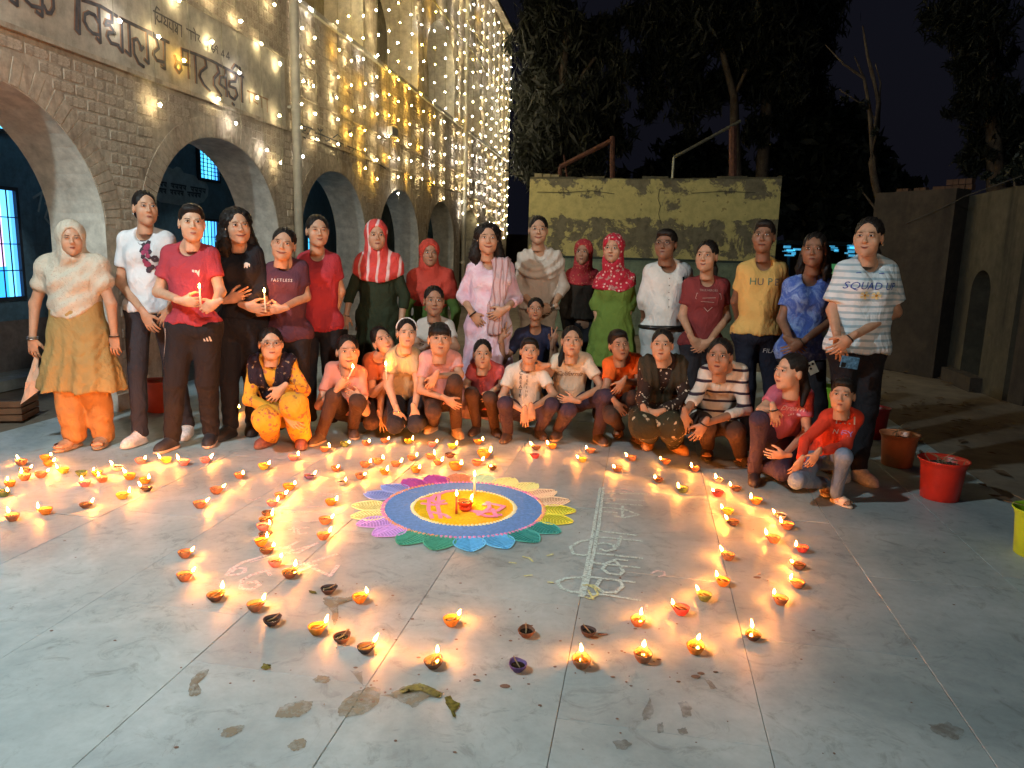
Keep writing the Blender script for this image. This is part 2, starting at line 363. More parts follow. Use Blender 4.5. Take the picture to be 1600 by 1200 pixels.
# cloud mural
m_cloud = M_plain('mural_paint', (.26, .36, .44), .8); m_ink = M_plain('mural_ink', (.035, .06, .09), .8)
cl = [LF(u, v, -1.886) for u, v in ((237,300),(236,285),(242,272),(250,267),(256,262),(264,261),(270,264),(276,260),(282,262),(287,270),(296,272),(304,274),(312,282),(322,285),(326,294),(325,306),(318,316),(305,320),(292,318),(280,321),(265,318),(250,316),(242,310))]
MB().add(cl, [tuple(range(len(cl)))[::-1]]).build('cloud_mural', m_cloud, bld)
def stroke(pts, r, n, fun, name, mat, parent, flat=.25, sheet=False):
    b = MB(); lift = 0
    for poly in pts:
        L3 = [Vector(fun(*p)) for p in poly]
        for p, q in zip(L3[:-1], L3[1:]):
            lift += 1; p = p + Vector(n) * .00004 * lift; q = q + Vector(n) * .00004 * lift
            d = (q - p).normalized(); nn = Vector(n); s = d.cross(nn).normalized() * r; h = nn * (r * flat); e = d * r * .5
            V = [p - e - s, q + e - s, q + e + s, p - e + s]; V2 = [v + h for v in V]
            if sheet: b.add([tuple(v) for v in V], [(0,1,2,3)])
            else: b.add([tuple(v) for v in V + V2], [(4,5,6,7),(0,1,5,4),(1,2,6,5),(2,3,7,6),(3,0,4,7)])
    o = b.build(name, mat, parent)
    if parent is not None and len(pts) > 2: o['kind'] = 'stuff'
    return o
txt = []
rt = random.Random(3)
for (ua, va, ub, vb) in ((243, 283, 322, 296), (244, 294, 314, 303)):
    n = 13; 
    for k in range(n):
        f0, f1 = k / n, (k + .85) / n
        if k in (3, 8): continue
        x0, y0, x1, y1 = ua + (ub-ua)*f0, va + (vb-va)*f0, ua + (ub-ua)*f1, va + (vb-va)*f1
        txt += [[(x0, y0), (x1, y1)], [(x1 - 1, y1), (x1 - 1, y1 + 6)], [(x0 + 1, y0 + 3), (x0 + 3, y0 + 5), (x1 - 1, y0 + 3 + rt.random()*2)]]
stroke(txt, .011, (1, 0, 0), lambda u, v: LF(u, v, -1.882), 'mural_lettering', m_ink, bld, .1)
stroke([[(52,309),(66,300),(60,330)],[(75,325),(70,340),(78,350),(86,342),(85,326),(80,322)],[(70,318),(85,316)]], .012, (1,0,0), lambda u, v: LF(u, v, -1.882), 'mural_sketch', m_cloud, bld, .1)
# painted lettering on the sign
A = lambda L: [[(x / 6.667, y / 6.667) for x, y in p] for p in L]
Bc = lambda L: [[(200 + x / 5.714, y / 5.714) for x, y in p] for p in L]
Hc = lambda L: [[(440 + x / 8, 140 + y / 8) for x, y in p] for p in L]
big = A([[(110,0),(180,55),(180,0)], [(270,0),(330,60),(430,85)], [(440,0),(440,170),(380,120)], [(460,60),(490,130),(530,140),(560,80),(555,0)],
 [(800,0),(795,300)],[(825,0),(832,350),(790,300)],[(860,0),(1060,70),(1220,170)],[(1260,195),(1500,310),(1600,350)],[(1030,70),(1048,445),(1010,400)],[(1025,230),(990,160),(930,130),(885,150),(880,220),(920,300),(970,350),(1035,365)],
 [(1170,150),(1168,235),(1110,215),(1095,260),(1145,262),(1195,345),(1130,335),(1120,380),(1160,450),(1240,475)],[(1265,190),(1278,545),(1240,490)],[(1345,240),(1360,580),(1310,530)],
 [(1395,470),(1390,420),(1430,408),(1462,470),(1470,525),(1495,490)],[(1392,470),(1400,560),(1450,660),(1500,695)],[(1532,340),(1548,662),(1510,620)]])
big += Bc([[(185,295),(255,345),(275,430),(235,465),(230,490),(260,540),(320,555)],[(325,380),(332,615),(300,590)],[(180,290),(365,380)],
 [(420,500),(440,560),(425,600),(455,650),(478,620),(470,565),(440,545)],[(440,560),(550,585)],[(482,440),(490,575)],[(540,470),(548,700)],[(600,490),(612,742)],[(480,440),(620,490),(760,550),(850,600),(1030,690)],
 [(690,520),(702,600),(650,640),(640,680),(680,760),(732,812)],[(790,560),(815,650),(770,700),(770,760),(835,855)],[(870,620),(884,862)],[(868,790),(820,750),(828,690),(868,690)],
 [(970,680),(960,730),(910,730),(905,770),(960,790),(978,850),(950,890),(910,860),(898,820)],[(935,925),(948,940)],[(1015,690),(1022,912)],[(1015,690),(1000,610),(955,580),(930,620)]])
m_let = M_plain('sign_paint', (.11, .105, .11), .7, var=.3); m_let2 = M_plain('sign_shade_paint', (.36, .20, .12), .8, var=.3)
big2 = [[(u - 1.6, v - .6) for u, v in p] for p in big]
stroke(big2, .016, (1, 0, 0), lambda u, v: LF(u, v, .0175), 'sign_shading', m_let2, bld, .05)
stroke(big, .0125, (1, 0, 0), lambda u, v: LF(u, v, .019), 'sign_lettering', m_let, bld, .1)
small = Bc([[(225,95),(480,232)],[(240,100),(245,215)],[(240,98),(255,60),(280,90)],[(262,140),(255,165),(275,195),(300,190)],[(302,130),(300,205)],[(320,150),(335,185),(318,210),(345,230)],[(352,165),(352,245)],[(372,200),(366,240),(392,265)],[(400,190),(402,288)],[(420,215),(432,250),(418,275),(440,290)],[(442,212),(440,305)],[(475,232),(478,330)],
 [(520,255),(640,322)],[(560,275),(562,350)],[(585,250),(600,285),(602,365)],[(640,322),(625,350),(645,380)],
 [(715,365),(712,445)],[(765,385),(742,430),(760,470),(778,445),(745,435)],[(800,430),(788,408),(772,425),(795,445),(800,480)],[(850,510),(850,450),(830,490),(858,495)],[(898,530),(896,465),(876,508),(905,515)]])
stroke(small, .007, (1, 0, 0), lambda u, v: LF(u, v, .0175), 'sign_small_lettering', M_plain('faded_ink', (.13, .12, .11), .8), bld, .1)
slog = Hc([[(255,450),(380,488)],[(312,475),(300,512),(262,508),(250,532),(300,558),(268,585),(300,612)],[(358,490),(345,540),(325,555),(372,615)],[(415,540),(500,565),(775,685)],[(485,490),(490,670)],[(450,485),(480,520),(510,500)],[(430,575),(425,610),(460,625),(430,650)],[(540,610),(550,645),(575,640),(600,625),(602,650)],[(640,600),(642,755)],[(645,600),(700,560),(745,605)],[(690,650),(740,700),(700,722),(745,735)],[(768,680),(772,800)],
 [(820,705),(990,775)],[(850,720),(850,800)],[(900,740),(880,780),(920,800)],[(960,760),(962,830)],[(1040,860),(1090,885)],[(1060,870),(1058,930)],[(1200,920),(1300,990)],[(1240,945),(1238,1010)],[(1390,975),(1500,1020)],[(1430,960),(1440,1040)],[(860,520),(862,600)],[(890,530),(892,610)]])
stroke(slog, .010, (1, 0, 0), lambda u, v: LF(u, v, .013), 'slogan_lettering', m_let, bld, .1)
stroke(Bc([[(1065,810),(1250,890)],[(1080,820),(1090,920)],[(1130,850),(1120,900),(1160,930)],[(1190,870),(1195,960)],[(1240,890),(1245,1000)]]), .009, (1,0,0), lambda u, v: LF(u, v, .0175), 'faded_lettering', M_plain('faded_red_ink', (.33,.2,.13), .8), bld, .1)
# floodlight fixture and housings for the two added fill lamps
m_dk = M_plain('lamp_housing', (.05, .05, .055), .4, .3); m_lens = M_emit('lamp_lens', (1, .98, .92), 6)
def flood(loc, aim, label, foot):
    r = empty('floodlight', loc, label=label, cat='floodlight'); q = (Vector(aim) - Vector(loc)).to_track_quat('-Z', 'Y').to_matrix().to_4x4()
    def T(m): 
        return m
    hb = MB().box((-.13, -.09, .03), (.13, .09, .09)).box((-.14, -.10, .0), (-.13, .10, .06)).box((.13, -.10, 0), (.14, .10, .06)).build('housing', m_dk, r); hb.matrix_local = q
    for k in range(6): 
        f = MB().box((-.11 + k * .04, -.07, .092), (-.10 + k * .04, .07, .12)).build('cooling_fin', m_dk, r); f.matrix_local = q
    l = MB().box((-.12, -.085, .012), (.12, .085, .026)).build('lens', m_lens, r); l.matrix_local = q
    MB().tube([(0, 0, .1), tuple(Vector(foot) - Vector(loc))], .015, 8).build('bracket', m_dk, r)
flood((FLOOD[0] - .06, FLOOD[1] - .05, FLOOD[2] + .06), (1.3, 4.6, .3), 'black floodlight bracketed high on the left end of the school facade', B2W(0, -4.2, 4.05))
flood((WALL_FILL[0] - .08, WALL_FILL[1] - .06, WALL_FILL[2] + .05), (2.6, 13.2, 1.7), 'added unseen lamp high on the school facade brightening the yellow wall', B2W(0, 6.6, 7.2))
pl = empty('fill_lamp_post', (3.6, -4.3, 0), label='added unseen fill lamp on a steel post behind the photographer', cat='lamp post')  # post for the added fill lamp, out of view
MB().tube([(0, -.1, 0), (0, -.1, 5.4)], [.07, .045], 12).build('post', m_dk, pl, True)
MB().box((-.2, -.12, 5.34), (.2, .1, 5.42)).build('lamp_head', m_dk, pl)
# small square lamp box seen on the facade
q = LF(609, 208, .0)
MB().box((0, q[1] - .16, q[2] - .05), (.10, q[1] + .16, q[2] + .09)).build('junction_box', m_cream, bld)
# ------------------------------------------------------------------ yellow block behind the group
m_yel = M_stain('peeling_yellow_limewash', (.56, .46, .13), (.16, .14, .09), (.10, .085, .055), 1.15, .9, .9, .22)
def wall_yellow():
    m, N, L, B = nodes('yellow_limewash_peeling'); mp = coords(N, L)
    n1 = noise(N, L, mp, 2.1, 12, .72, .3); n2 = noise(N, L, mp, 7, 8, .7); n3 = noise(N, L, mp, 30, 5, .6)
    sx = N.new('ShaderNodeSeparateXYZ'); L.new(mp.outputs[0], sx.inputs[0])
    zr = ramp(N, [(0, (.0, 0, 0)), (.42, (.02, .02, .02)), (.50, (.13, .13, .13)), (.695, (.165, .165, .165)), (.72, (.015, .015, .015)), (.88, (.06, .06, .06)), (1.0, (.22, .22, .22))])
    mr = N.new('ShaderNodeMapRange'); mr.inputs[1].default_value = 0; mr.inputs[2].default_value = 2.95; L.new(sx.outputs['Z'], mr.inputs[0]); L.new(mr.outputs[0], zr.inputs[0])
    ad = N.new('ShaderNodeMath'); ad.operation = 'ADD'; L.new(n1.outputs[0], ad.inputs[0]); L.new(zr.outputs[0], ad.inputs[1])
    r = ramp(N, [(.60, (0, 0, 0)), (.635, (1, 1, 1))]); L.new(ad.outputs[0], r.inputs[0])
    base = ramp(N, [(.3, (.36, .31, .12)), (.6, (.56, .48, .19))]); L.new(n2.outputs[0], base.inputs[0])
    st = ramp(N, [(.35, (.10, .088, .055)), (.65, (.22, .19, .12))]); L.new(n2.outputs[0], st.inputs[0])
    c = mixc(N, L, r.outputs[0], base.outputs[0], st.outputs[0])
    g = ramp(N, [(.60, (1, 1, 1)), (.64, (.35, .3, .25))]); L.new(n2.outputs[0], g.inputs[0]); c = mixc(N, L, .7, c, g.outputs[0], 'MULTIPLY')
    L.new(c, B.inputs['Base Color']); B.inputs['Roughness'].default_value = .9
    b = bump(N, L, B, r.outputs[0], .5, -.01); bump(N, L, B, n3.outputs[0], .4, .006, b); return m
m_yel = wall_yellow()
YL = P(828, 279.5, 14.0)
yb = 11.0
for yy in np.linspace(9, 15, 600):
    if abs(P(1222, 278.5, yy)[2] - YL[2]) < .01: yb = yy
YR = P(1222, 278.5, yb); HZ = float(YL[2])
dv = Vector((YR[0] - YL[0], YR[1] - YL[1], 0)); Lw = dv.length; az = math.atan2(dv.y, dv.x)
yw = empty('yellow_block', (YL[0], YL[1], 0), az, label='low block with peeling yellow limewash and a green painted dado', cat='outbuilding')
def zat(u, v):  # height on the wall plane
    r = ray(u, v); n = Vector((-dv.y, dv.x, 0)).normalized(); k = (Vector((YL[0], YL[1], 0)).dot(n)) / Vector(r).dot(n); return CH + r[2] * k
zd = zat(1000, 403)
b = MB(); b.box((0, 0, zd), (Lw, 2.6, HZ)); b.build('wall', m_yel, yw)
MB().box((.0, -.004, 0), (Lw, 2.596, zd - .04)).build('green_dado', M_stain('green_dado_paint', (.20, .26, .17), (.16, .20, .13), (.12, .14, .1), 1.2, .8, .3, .5), yw)
MB().box((-.005, -.015, zd - .04), (Lw + .005, 2.6, zd)).build('dado_line', M_plain('dado_line_paint', (.03, .045, .04), .8), yw)
cop = MB(); rc = random.Random(5)
x = 0
while x < Lw:
    w = rc.uniform(.15, .5); h = rc.uniform(.004, .05); cop.box((x, rc.uniform(-.01, .01), HZ), (min(Lw, x + w), 2.6, HZ + h)); x += w
cop.build('coping', M_stain('mossy_coping', (.14, .12, .06), (.09, .08, .05), (.05, .05, .03), 2, .95, .8), yw)
for k in range(3): MB().box((.08 + .16 * k, .02, HZ + .0), (.22 + .16 * k, .3, HZ + .10 - .01 * k)).build('brick', M_plain('loose_brick', (.26, .22, .12), .9), yw)
# crack
stroke([[(1031,295),(1028,310),(1032,322),(1029,334),(1033,350)],[(840,300),(880,301),(925,298),(960,303)],[(1080,302),(1130,299),(1180,301)]], .005, (0,-1,0), lambda u, v: ((lambda r, n: (lambda k: ( (Vector(r)*k - Vector((YL[0],YL[1],0))).dot(dv.normalized()), -.003, CH + r[2]*k))(Vector((YL[0],YL[1],0)).dot(n)/Vector(r).dot(n)))(ray(u, v), Vector((-dv.y, dv.x, 0)).normalized())), 'crack', M_plain('crack_shadow', (.05,.045,.03), .9), yw, .2)
# pipe frames standing behind the block
m_rust = M_plain('rusty_steel', (.16, .07, .05), .8, var=.3); m_galv = M_plain('galvanised_pipe', (.36, .35, .26), .45, .6)
f1 = empty('steel_frame', tuple(P(872, 290, 17.5)), label='rusty sloping steel frame rising behind the left end of the yellow block', cat='frame')
o1 = Vector(f1.location)
rel = lambda u, v, y: tuple(Vector(P(u, v, y)) - o1)
MB().tube([rel(875, 330, 17.5), rel(875, 261, 17.5)], .045, 8).build('post', m_rust, f1); MB().tube([rel(875, 261, 17.5), rel(957, 219, 17.5)], .055, 8).build('rail', m_rust, f1); MB().tube([rel(957, 330, 17.5), rel(957, 213, 17.5)], .06, 8).build('post', m_rust, f1)
MB().tube([rel(881, 242, 17.5), rel(893, 330, 17.5)], .02, 8).build('brace', m_rust, f1)
f2 = empty('pipe_rail', tuple(P(1050, 290, 16.8)), label='pale pipe handrail sloping up behind the middle of the yellow block', cat='handrail'); o1 = Vector(f2.location)
MB().tube([rel(1047, 330, 16.8), rel(1053, 246, 16.8)], .03, 8).build('post', m_galv, f2); MB().tube([rel(1053, 246, 16.8), rel(1157, 189, 16.8)], .034, 8).build('rail', m_galv, f2); MB().tube([rel(1145, 330, 16.8), rel(1145, 198, 16.8)], .085, 8).build('post', m_rust, f2)
# ------------------------------------------------------------------ dark walls on the right
m_rw = M_stain('dark_brown_plaster', (.07, .05, .034), (.042, .03, .021), (.028, .02, .015), .9, .95, .8, .9)  # darkness of the unlit side put into the plaster colour
m_rw2 = M_stain('olive_brown_plaster', (.095, .08, .05), (.06, .048, .03), (.033, .027, .018), .8, .95, .8, .9)
rw = empty('old_outbuilding', (5.3, 7.8, 0), label='old dark plastered outbuilding with an arched doorway at the right edge', cat='outbuilding')
def W3(poly, z0, z1, name, mat, thick=.3):   # upright wall along a ground line, thick to the right of it
    for (a, c) in zip(poly[:-1], poly[1:]):
        a = Vector(a); c = Vector(c); d = (c - a).normalized(); n = Vector((d.y, -d.x)) * thick
        pts = [a, c, c + n, a + n]; V = [(p.x - 5.3, p.y - 7.8, z0) for p in pts] + [(p.x - 5.3, p.y - 7.8, z1 + rc.uniform(-.0, .0)) for p in pts]
        MB().add(V, [(0,3,2,1),(4,5,6,7),(0,1,5,4),(1,2,6,5),(2,3,7,6),(3,0,4,7)]).build(name, mat, rw)
zt = float(P(1395, 303, 10.3)[2])
W3([(5.1, 10.4), (5.62, 9.42)], -.05, zt, 'wall', m_rw)
# ragged top courses of bare brick
m_bb = M_plain('bare_brick', (.10, .05, .03), .9)
for k in range(13):
    for j in range(2 if k > 8 else 1 if k % 3 else 0):
        t = k / 13; x = 5.1 + .52 * t; y = 10.4 - .98 * t
        br = MB().box((-.04, -.036, 0), (.04, .036, .07)).build('brick', m_bb, rw, loc=(x - 5.3 + .06, y - 7.8 + rc.uniform(-.01, .01), zt + .075 * j + .001)); br.rotation_euler = (0, 0, -1.08 + rc.uniform(-.05, .05)); br.scale = (1, 1, .95)
def arch_wall(xf, ya, yb, c, hw, spr, rise, zt, w, mat):
    b = MB(); ts = sorted([ya, yb] + [c - hw * math.cos(math.pi * k / 14) for k in range(15)])
    for a, d in zip(ts[:-1], ts[1:]):
        mid = (a + d) / 2; ins = abs(mid - c) < hw
        za = archz(a - c, hw, spr, rise) if ins else -.05; zd_ = archz(d - c, hw, spr, rise) if ins else -.05
        b.add([(xf,a,za),(xf,d,zd_),(xf,d,zt),(xf,a,zt)], [(3,2,1,0)])
        if ins: b.add([(xf,a,za),(xf,d,zd_),(xf+w,d,zd_),(xf+w,a,za)], [(0,1,2,3)])
    for t in (c - hw, c + hw): b.add([(xf,t,-.05),(xf,t,spr),(xf+w,t,spr),(xf+w,t,-.05)], [(0,1,2,3)])
    b.add([(xf,ya,zt),(xf,yb,zt),(xf+w,yb,zt),(xf+w,ya,zt)], [(3,2,1,0)]); b.add([(xf,ya,-.05),(xf,ya,zt),(xf+w,ya,zt),(xf+w,ya,-.05)], [(0,1,2,3)])
    return b
ob = arch_wall(0, 0, 1.70, .92, .27, 1.12, .25, float(P(1565, 285, 7.82)[2]), .35, m_rw2)
ob.build('doorway_wall', m_rw2, rw, loc=(-.01, .02, 0), rot=(0, 0, -.19))
MB().box((.36 + .5, -.2, 0), (1.3, 1.9, 2.4)).build('inner_wall', M_plain('recess_dark_wall', (.02, .018, .015), .95), rw)  # dark of the doorway recess put into the wall colour
MB().box((-.14, .55, -.02), (.02, 1.45, .15)).build('step', m_rw, rw, rot=(0, 0, -.19))
MB().box((.03, -.25, -.05), (4.2, .0, float(P(1565, 285, 7.82)[2]) - .01)).build('side_wall', m_rw, rw)
cable = [(P(1388, 362, 10.2)), P(1440, 340, 9.6), P(1490, 318, 9.3), P(1508, 308, 8.7), P(1600, 275, 7.9)]
tag(MB().tube([tuple(p - np.array([.03, .02, 0])) for p in cable], .006, 6).build('cable', M_plain('cable_sleeve', (.05, .045, .04), .6)), 'grey cable sagging along the dark outbuilding wall', 'cable')
# ================================================================== TREES
m_leafs = []
for nm, c in (('eucalyptus_leaf', (.022, .027, .015)), ('broad_leaf', (.018, .024, .012)), ('dry_leaf', (.05, .05, .025))):
    m, N, L, B = nodes(nm); oi = N.new('ShaderNodeNewGeometry'); r = ramp(N, [(0, tuple(x * .5 for x in c)), (1, tuple(x * .9 for x in c))]); L.new(oi.outputs['Random Per Island'], r.inputs[0]); L.new(r.outputs[0], B.inputs['Base Color']); B.inputs['Roughness'].default_value = .6; m_leafs.append(m)
m_bark = M_stain('pale_bark', (.22, .17, .12), (.14, .10, .07), (.09, .06, .04), 3, .9, .6, .8)
def tree(label, base, trunk, clumps, leaf, lsize, n_leaf, seed, group='trees beyond the yard', tr=.18, droop=0, name='tree'):
    """trunk: list of polylines (u, v, radius) at depth base[1]; clumps: (u, v, radius_px) at the same depth"""
    rr = np.random.RandomState(seed); y = base; root0 = P(trunk[0][0][0], 395, y); root = empty(name, (float(root0[0]), y, 0), label=label, cat='tree', group=group)
    o = np.array([root0[0], y, 0]); b = MB()
    for pl_ in trunk:
        pts = []
        for k, (u, v, r) in enumerate(pl_):
            p = P(u, v, y + rr.uniform(-.3, .3) * (k > 0)) - o; pts.append((tuple(p), r))
        if pl_ is trunk[0]: pts.insert(0, ((pts[0][0][0], pts[0][0][1], -.1), pts[0][1] * 1.3))
        b.tube([p for p, _ in pts], [r for _, r in pts], 8)
    b.build('trunk', m_bark, root, True)
    if not clumps: return root
    V = []; px = y / FP
    tot = sum(c[2] ** 2 for c in clumps)
    for (u, v, rp) in clumps:
        c = P(u, v, y + rr.uniform(-1.2, 1.2)) - o; R = rp * px; n = int(n_leaf * rp * rp / tot)
        nsub = max(4, n // 28); d = rr.normal(size=(nsub, 3)); d /= np.linalg.norm(d, axis=1)[:, None]
        sub = d * (R * rr.uniform(.15, 1.0, (nsub, 1)) ** .6)
        cen = c + sub[rr.randint(0, nsub, n)] + rr.normal(size=(n, 3)) * R * .13 * np.array([1, 1, 1.2 if droop else .8])
        a = rr.normal(size=(n, 3)); a[:, 2] -= droop; a /= np.linalg.norm(a, axis=1)[:, None]; w = np.cross(a, rr.normal(size=(n, 3))); w /= np.linalg.norm(w, axis=1)[:, None]
        ls = lsize * rr.uniform(.6, 1.4, (n, 1)); wd = ls * (.16 if droop else .38)
        q = np.stack([cen - a * ls, cen + w * wd, cen + a * ls, cen - w * wd], 1); V.append(q.reshape(-1, 3))
    V = np.concatenate(V); F = np.arange(len(V)).reshape(-1, 4)
    obj('crown', mesh('crown', V, F, [leaf]), root); return root
E_, Bq, D_ = m_leafs
tree('tall eucalyptus behind the left end of the yellow block', 24, [[(868,400,.22),(872,250,.2),(880,100,.15),(890,20,.1)], [(880,160,.08),(930,90,.05)], [(874,200,.07),(835,120,.04)]],
     [(850,60,55),(905,90,60),(860,140,60),(925,170,50),(870,210,62),(905,250,48),(960,120,30),(835,250,40),(940,60,28),(850,20,40),(962,215,28)], E_, .22, 15000, 1, droop=1.2)
tree('slim eucalyptus with a curved pale trunk behind the pipe handrail', 25, [[(1152,400,.22),(1150,280,.2),(1147,150,.13),(1128,80,.1),(1112,40,.08),(1103,0,.06),(1100,-60,.04)], [(1128,80,.06),(1100,55,.03)], [(1147,150,.07),(1185,70,.04)]],
     [(1040,30,50),(1100,20,60),(1015,100,36),(1070,110,44),(1120,130,34),(1020,165,24),(1085,170,36),(1180,40,60),(1205,110,44),(1160,90,36),(1240,60,40),(1240,130,26),(1030,140,22),(985,35,26)], E_, .22, 15000, 2, droop=1.2)
tree('straight eucalyptus trunk behind the right end of the yellow block', 27, [[(1188,400,.24),(1190,280,.22),(1197,170,.18),(1199,60,.14),(1199,-60,.1)]],
     [(1215,20,60),(1255,90,44),(1190,130,40),(1225,170,32),(1270,30,50),(1185,200,24),(1285,140,18)], E_, .24, 10000, 3, droop=1.2)
tree('low dense mango tree forming a dark dome behind the yellow block', 30, [[(1290,400,.4),(1285,300,.35),(1280,220,.25)], [(1285,300,.2),(1340,240,.1)]],
     [(1262,205,52),(1310,225,52),(1350,265,48),(1250,265,60),(1310,300,60),(1385,320,46),(1230,320,50),(1400,290,26),(1270,165,26),(1350,335,50),(1290,350,50)], Bq, .26, 16000, 4)
tree('small dark tree between the rusty frame and the handrail', 34, [[(1040,400,.3),(1042,300,.25)]],
     [(1050,260,36),(1090,250,36),(1020,285,30),(1120,270,40),(960,300,30),(1065,232,20),(1000,305,30),(1075,300,40),(1150,285,30),(930,310,22)], Bq, .28, 9000, 5)
tree('bare crooked tree with forked branches against the night sky', 18, [[(1392,420,.11),(1380,340,.10),(1366,280,.09),(1362,255,.08),(1370,200,.07),(1373,160,.055),(1364,120,.045),(1355,85,.03),(1348,40,.015)],
     [(1366,262,.07),(1362,215,.055),(1358,165,.045),(1350,122,.035),(1318,100,.025),(1290,70,.012)], [(1350,122,.025),(1335,88,.012)], [(1373,160,.035),(1376,130,.02),(1368,100,.01)], [(1380,340,.05),(1362,318,.03),(1348,300,.015)], [(1358,170,.025),(1330,152,.015),(1312,140,.01)], [(1370,190,.03),(1352,165,.01)]],
     [(1348,168,9),(1366,205,8),(1320,150,7)], Bq, .06, 260, 6)
tree('feathery tree hanging over the old outbuilding on the right', 20, [[(1560,400,.25),(1556,300,.22),(1550,180,.18),(1545,80,.12),(1550,0,.08)], [(1550,180,.09),(1500,110,.05)], [(1545,80,.07),(1600,20,.04)]],
     [(1500,10,46),(1470,20,26),(1540,30,44),(1480,45,22),(1525,70,36),(1545,110,36),(1500,110,20),(1530,150,36),(1575,150,20),(1500,165,20),(1560,200,40),(1535,235,32),(1590,230,40),(1580,90,18),(1600,180,30),(1515,260,22),(1590,265,36)], E_, .15, 14000, 7, droop=.9)
tree('scrubby bush growing on top of the old outbuilding', 11.0, [[(1590,300,.05),(1588,280,.04),(1580,262,.03)]], [(1575,268,18),(1600,262,22),(1550,280,12),(1620,250,26)], Bq, .05, 1500, 8, name='bush')
# far lit shed glimpsed between the heads
sh = empty('far_shed', tuple(P(1300, 480, 24) * np.array([1, 1, 0])), label='open shed with glowing cyan strips, seen far behind between the heads', cat='shed'); o1 = Vector(sh.location)
rel = lambda u, v, y: tuple(Vector(P(u, v, y)) - o1)
m_cy = M_emit('cyan_glow_strip', (.04, .42, .75), .75); m_post = M_plain('shed_post', (.03, .08, .12), .7)  # cyan light on the far roof put into glowing strips
rq = random.Random(9)
for k in range(30):
    u = 1222 + rq.uniform(0, 178); v = 382 + rq.uniform(0, 20); w = rq.uniform(4, 17); a = Vector(rel(u, v, 24)); c = Vector(rel(u + w, v + rq.uniform(1, 4.5), 24))
    MB().box((a.x, a.y, c.z), (c.x, a.y + .05, a.z)).build('glow_strip', m_cy, sh)
for u in (1232, 1258, 1325, 1352, 1402): MB().tube([rel(u, 500, 24.2), rel(u, 380, 24.2)], .05, 6).build('post', m_post, sh)
a, c = Vector(rel(1215, 378, 24)), Vector(rel(1410, 384, 24)); MB().box((a.x, a.y, a.z - .05), (c.x, a.y + 2.5, a.z + .06)).build('roof', m_post, sh)
a, c = Vector(rel(1288, 412, 24.6)), Vector(rel(1312, 428, 24.6)); MB().box((a.x, a.y, c.z), (c.x, a.y + .05, a.z)).build('glow_strip', M_emit('green_glow_strip', (.05, .28, .06), .5), sh)  # green lit patch put in as a glowing strip
# boundary wall far behind so no bare horizon shows
tag(MB().box((-14, 33, -.1), (30, 33.3, 2.2)).build('boundary_wall', m_rw), 'long dark boundary wall at the far end of the yard', 'wall')
# ================================================================== FAIRY LIGHTS
m_bulb = M_emit('warm_white_led', (1.0, .82, .46), 330); m_bulbc = M_emit('cool_white_led', (1.0, .95, .86), 300); m_bulby = M_emit('amber_led', (1.0, .60, .10), 380)
m_wire = M_plain('clear_wire', (.30, .27, .16), .4)
def star_mesh(mat, nm):  # lens diffraction star put into each bulb's outline
    V = []; F = []; n = 5
    for k in range(n * 2):
        a = math.pi * k / n; r = .0195 if k % 2 == 0 else .0065; V.append((0, r * math.cos(a), r * math.sin(a)))
    V += [(.006, 0, 0), (-.006, 0, 0)]
    for k in range(n * 2): F += [(k, (k + 1) % (2 * n), 2 * n), ((k + 1) % (2 * n), k, 2 * n + 1)]
    return mesh(nm, V, F, [mat])
stars = [star_mesh(m_bulb, 'bulb'), star_mesh(m_bulbc, 'bulb'), star_mesh(m_bulby, 'bulb')]
strT = [(-.55, 3.9), (.12, 3.0), (.62, 2.5), (1.15, 2.72), (1.72, 2.5), (2.05, 2.62), (2.55, 2.45), (2.98, 2.3), (3.58, 2.35), (4.0, 2.45), (4.75, 2.6), (5.25, 2.75), (5.8, 2.5), (6.4, 2.4), (7.0, 2.7), (7.5, 2.2), (8.2, 2.6), (9.0, 2.45), (9.9, 2.6), (10.8, 2.4), (11.9, 2.6), (12.6, 2.2), (13.6, 2.3), (14.6, 2.0), (15.4, 2.4), (16.2, 2.0), (17.0, 2.2), (17.8, 1.9), (18.6, 1.8), (19.3, 1.9)]
rs = random.Random(21)
for i, (t, zlo) in enumerate(strT):
    ztop = 8.2 if t > 3 else 4.9
    where = ('hanging over the Hindi sign, string number' if t < 3.3 else 'hanging past the upper arches between the two drain pipes, string' if t < 12.8 else 'hanging at the far end of the facade beyond the second pipe, string')
    ordn = ['first','second','third','fourth','fifth','sixth','seventh','eighth','ninth','tenth','eleventh','twelfth','thirteenth','fourteenth','fifteenth','sixteenth','seventeenth','eighteenth','nineteenth','twentieth']
    idx = i if t < 3.3 else i - 8 if t < 12.8 else i - 22
    r = empty('light_string', B2W(.10, t, ztop), -YAW_B, label='%s from the near end of its stretch, %s' % (ordn[idx], 'fairy lights over the Hindi sign' if t < 3.3 else 'fairy lights between the two drain pipes' if t < 12.8 else 'fairy lights beyond the far drain pipe'), cat='fairy lights', group='fairy light strings hanging on the school facade')
    L_ = ztop - zlo; MB().tube([(0, 0, 0), (rs.uniform(-.01, .01), rs.uniform(-.02, .02), -L_/2), (0, rs.uniform(-.03, .03), -L_)], .0022 + .0003 * max(0, t - 3), 4).build('wire', m_wire, r)
    z = -rs.uniform(.05, .3)
    while z > -L_:
        y = rs.uniform(-.035, .035) if t > 3 else rs.uniform(-.12, .12)
        mi = rs.choices([0, 1, 2], [.45, .15, .40] if 4 < t < 10 else [.6, .34, .06])[0]
        o = obj('bulb', stars[mi], r, (-.01 + rs.uniform(-.02, .02), y, z), (rs.uniform(-.5, .5), rs.uniform(-.2, .2), rs.uniform(-.9, -.3)))
        s = 1 + max(0, t - 3) * .018; o.scale = (s, s, s); z -= rs.uniform(.27, .36) if t > 3 else rs.uniform(.42, .6)
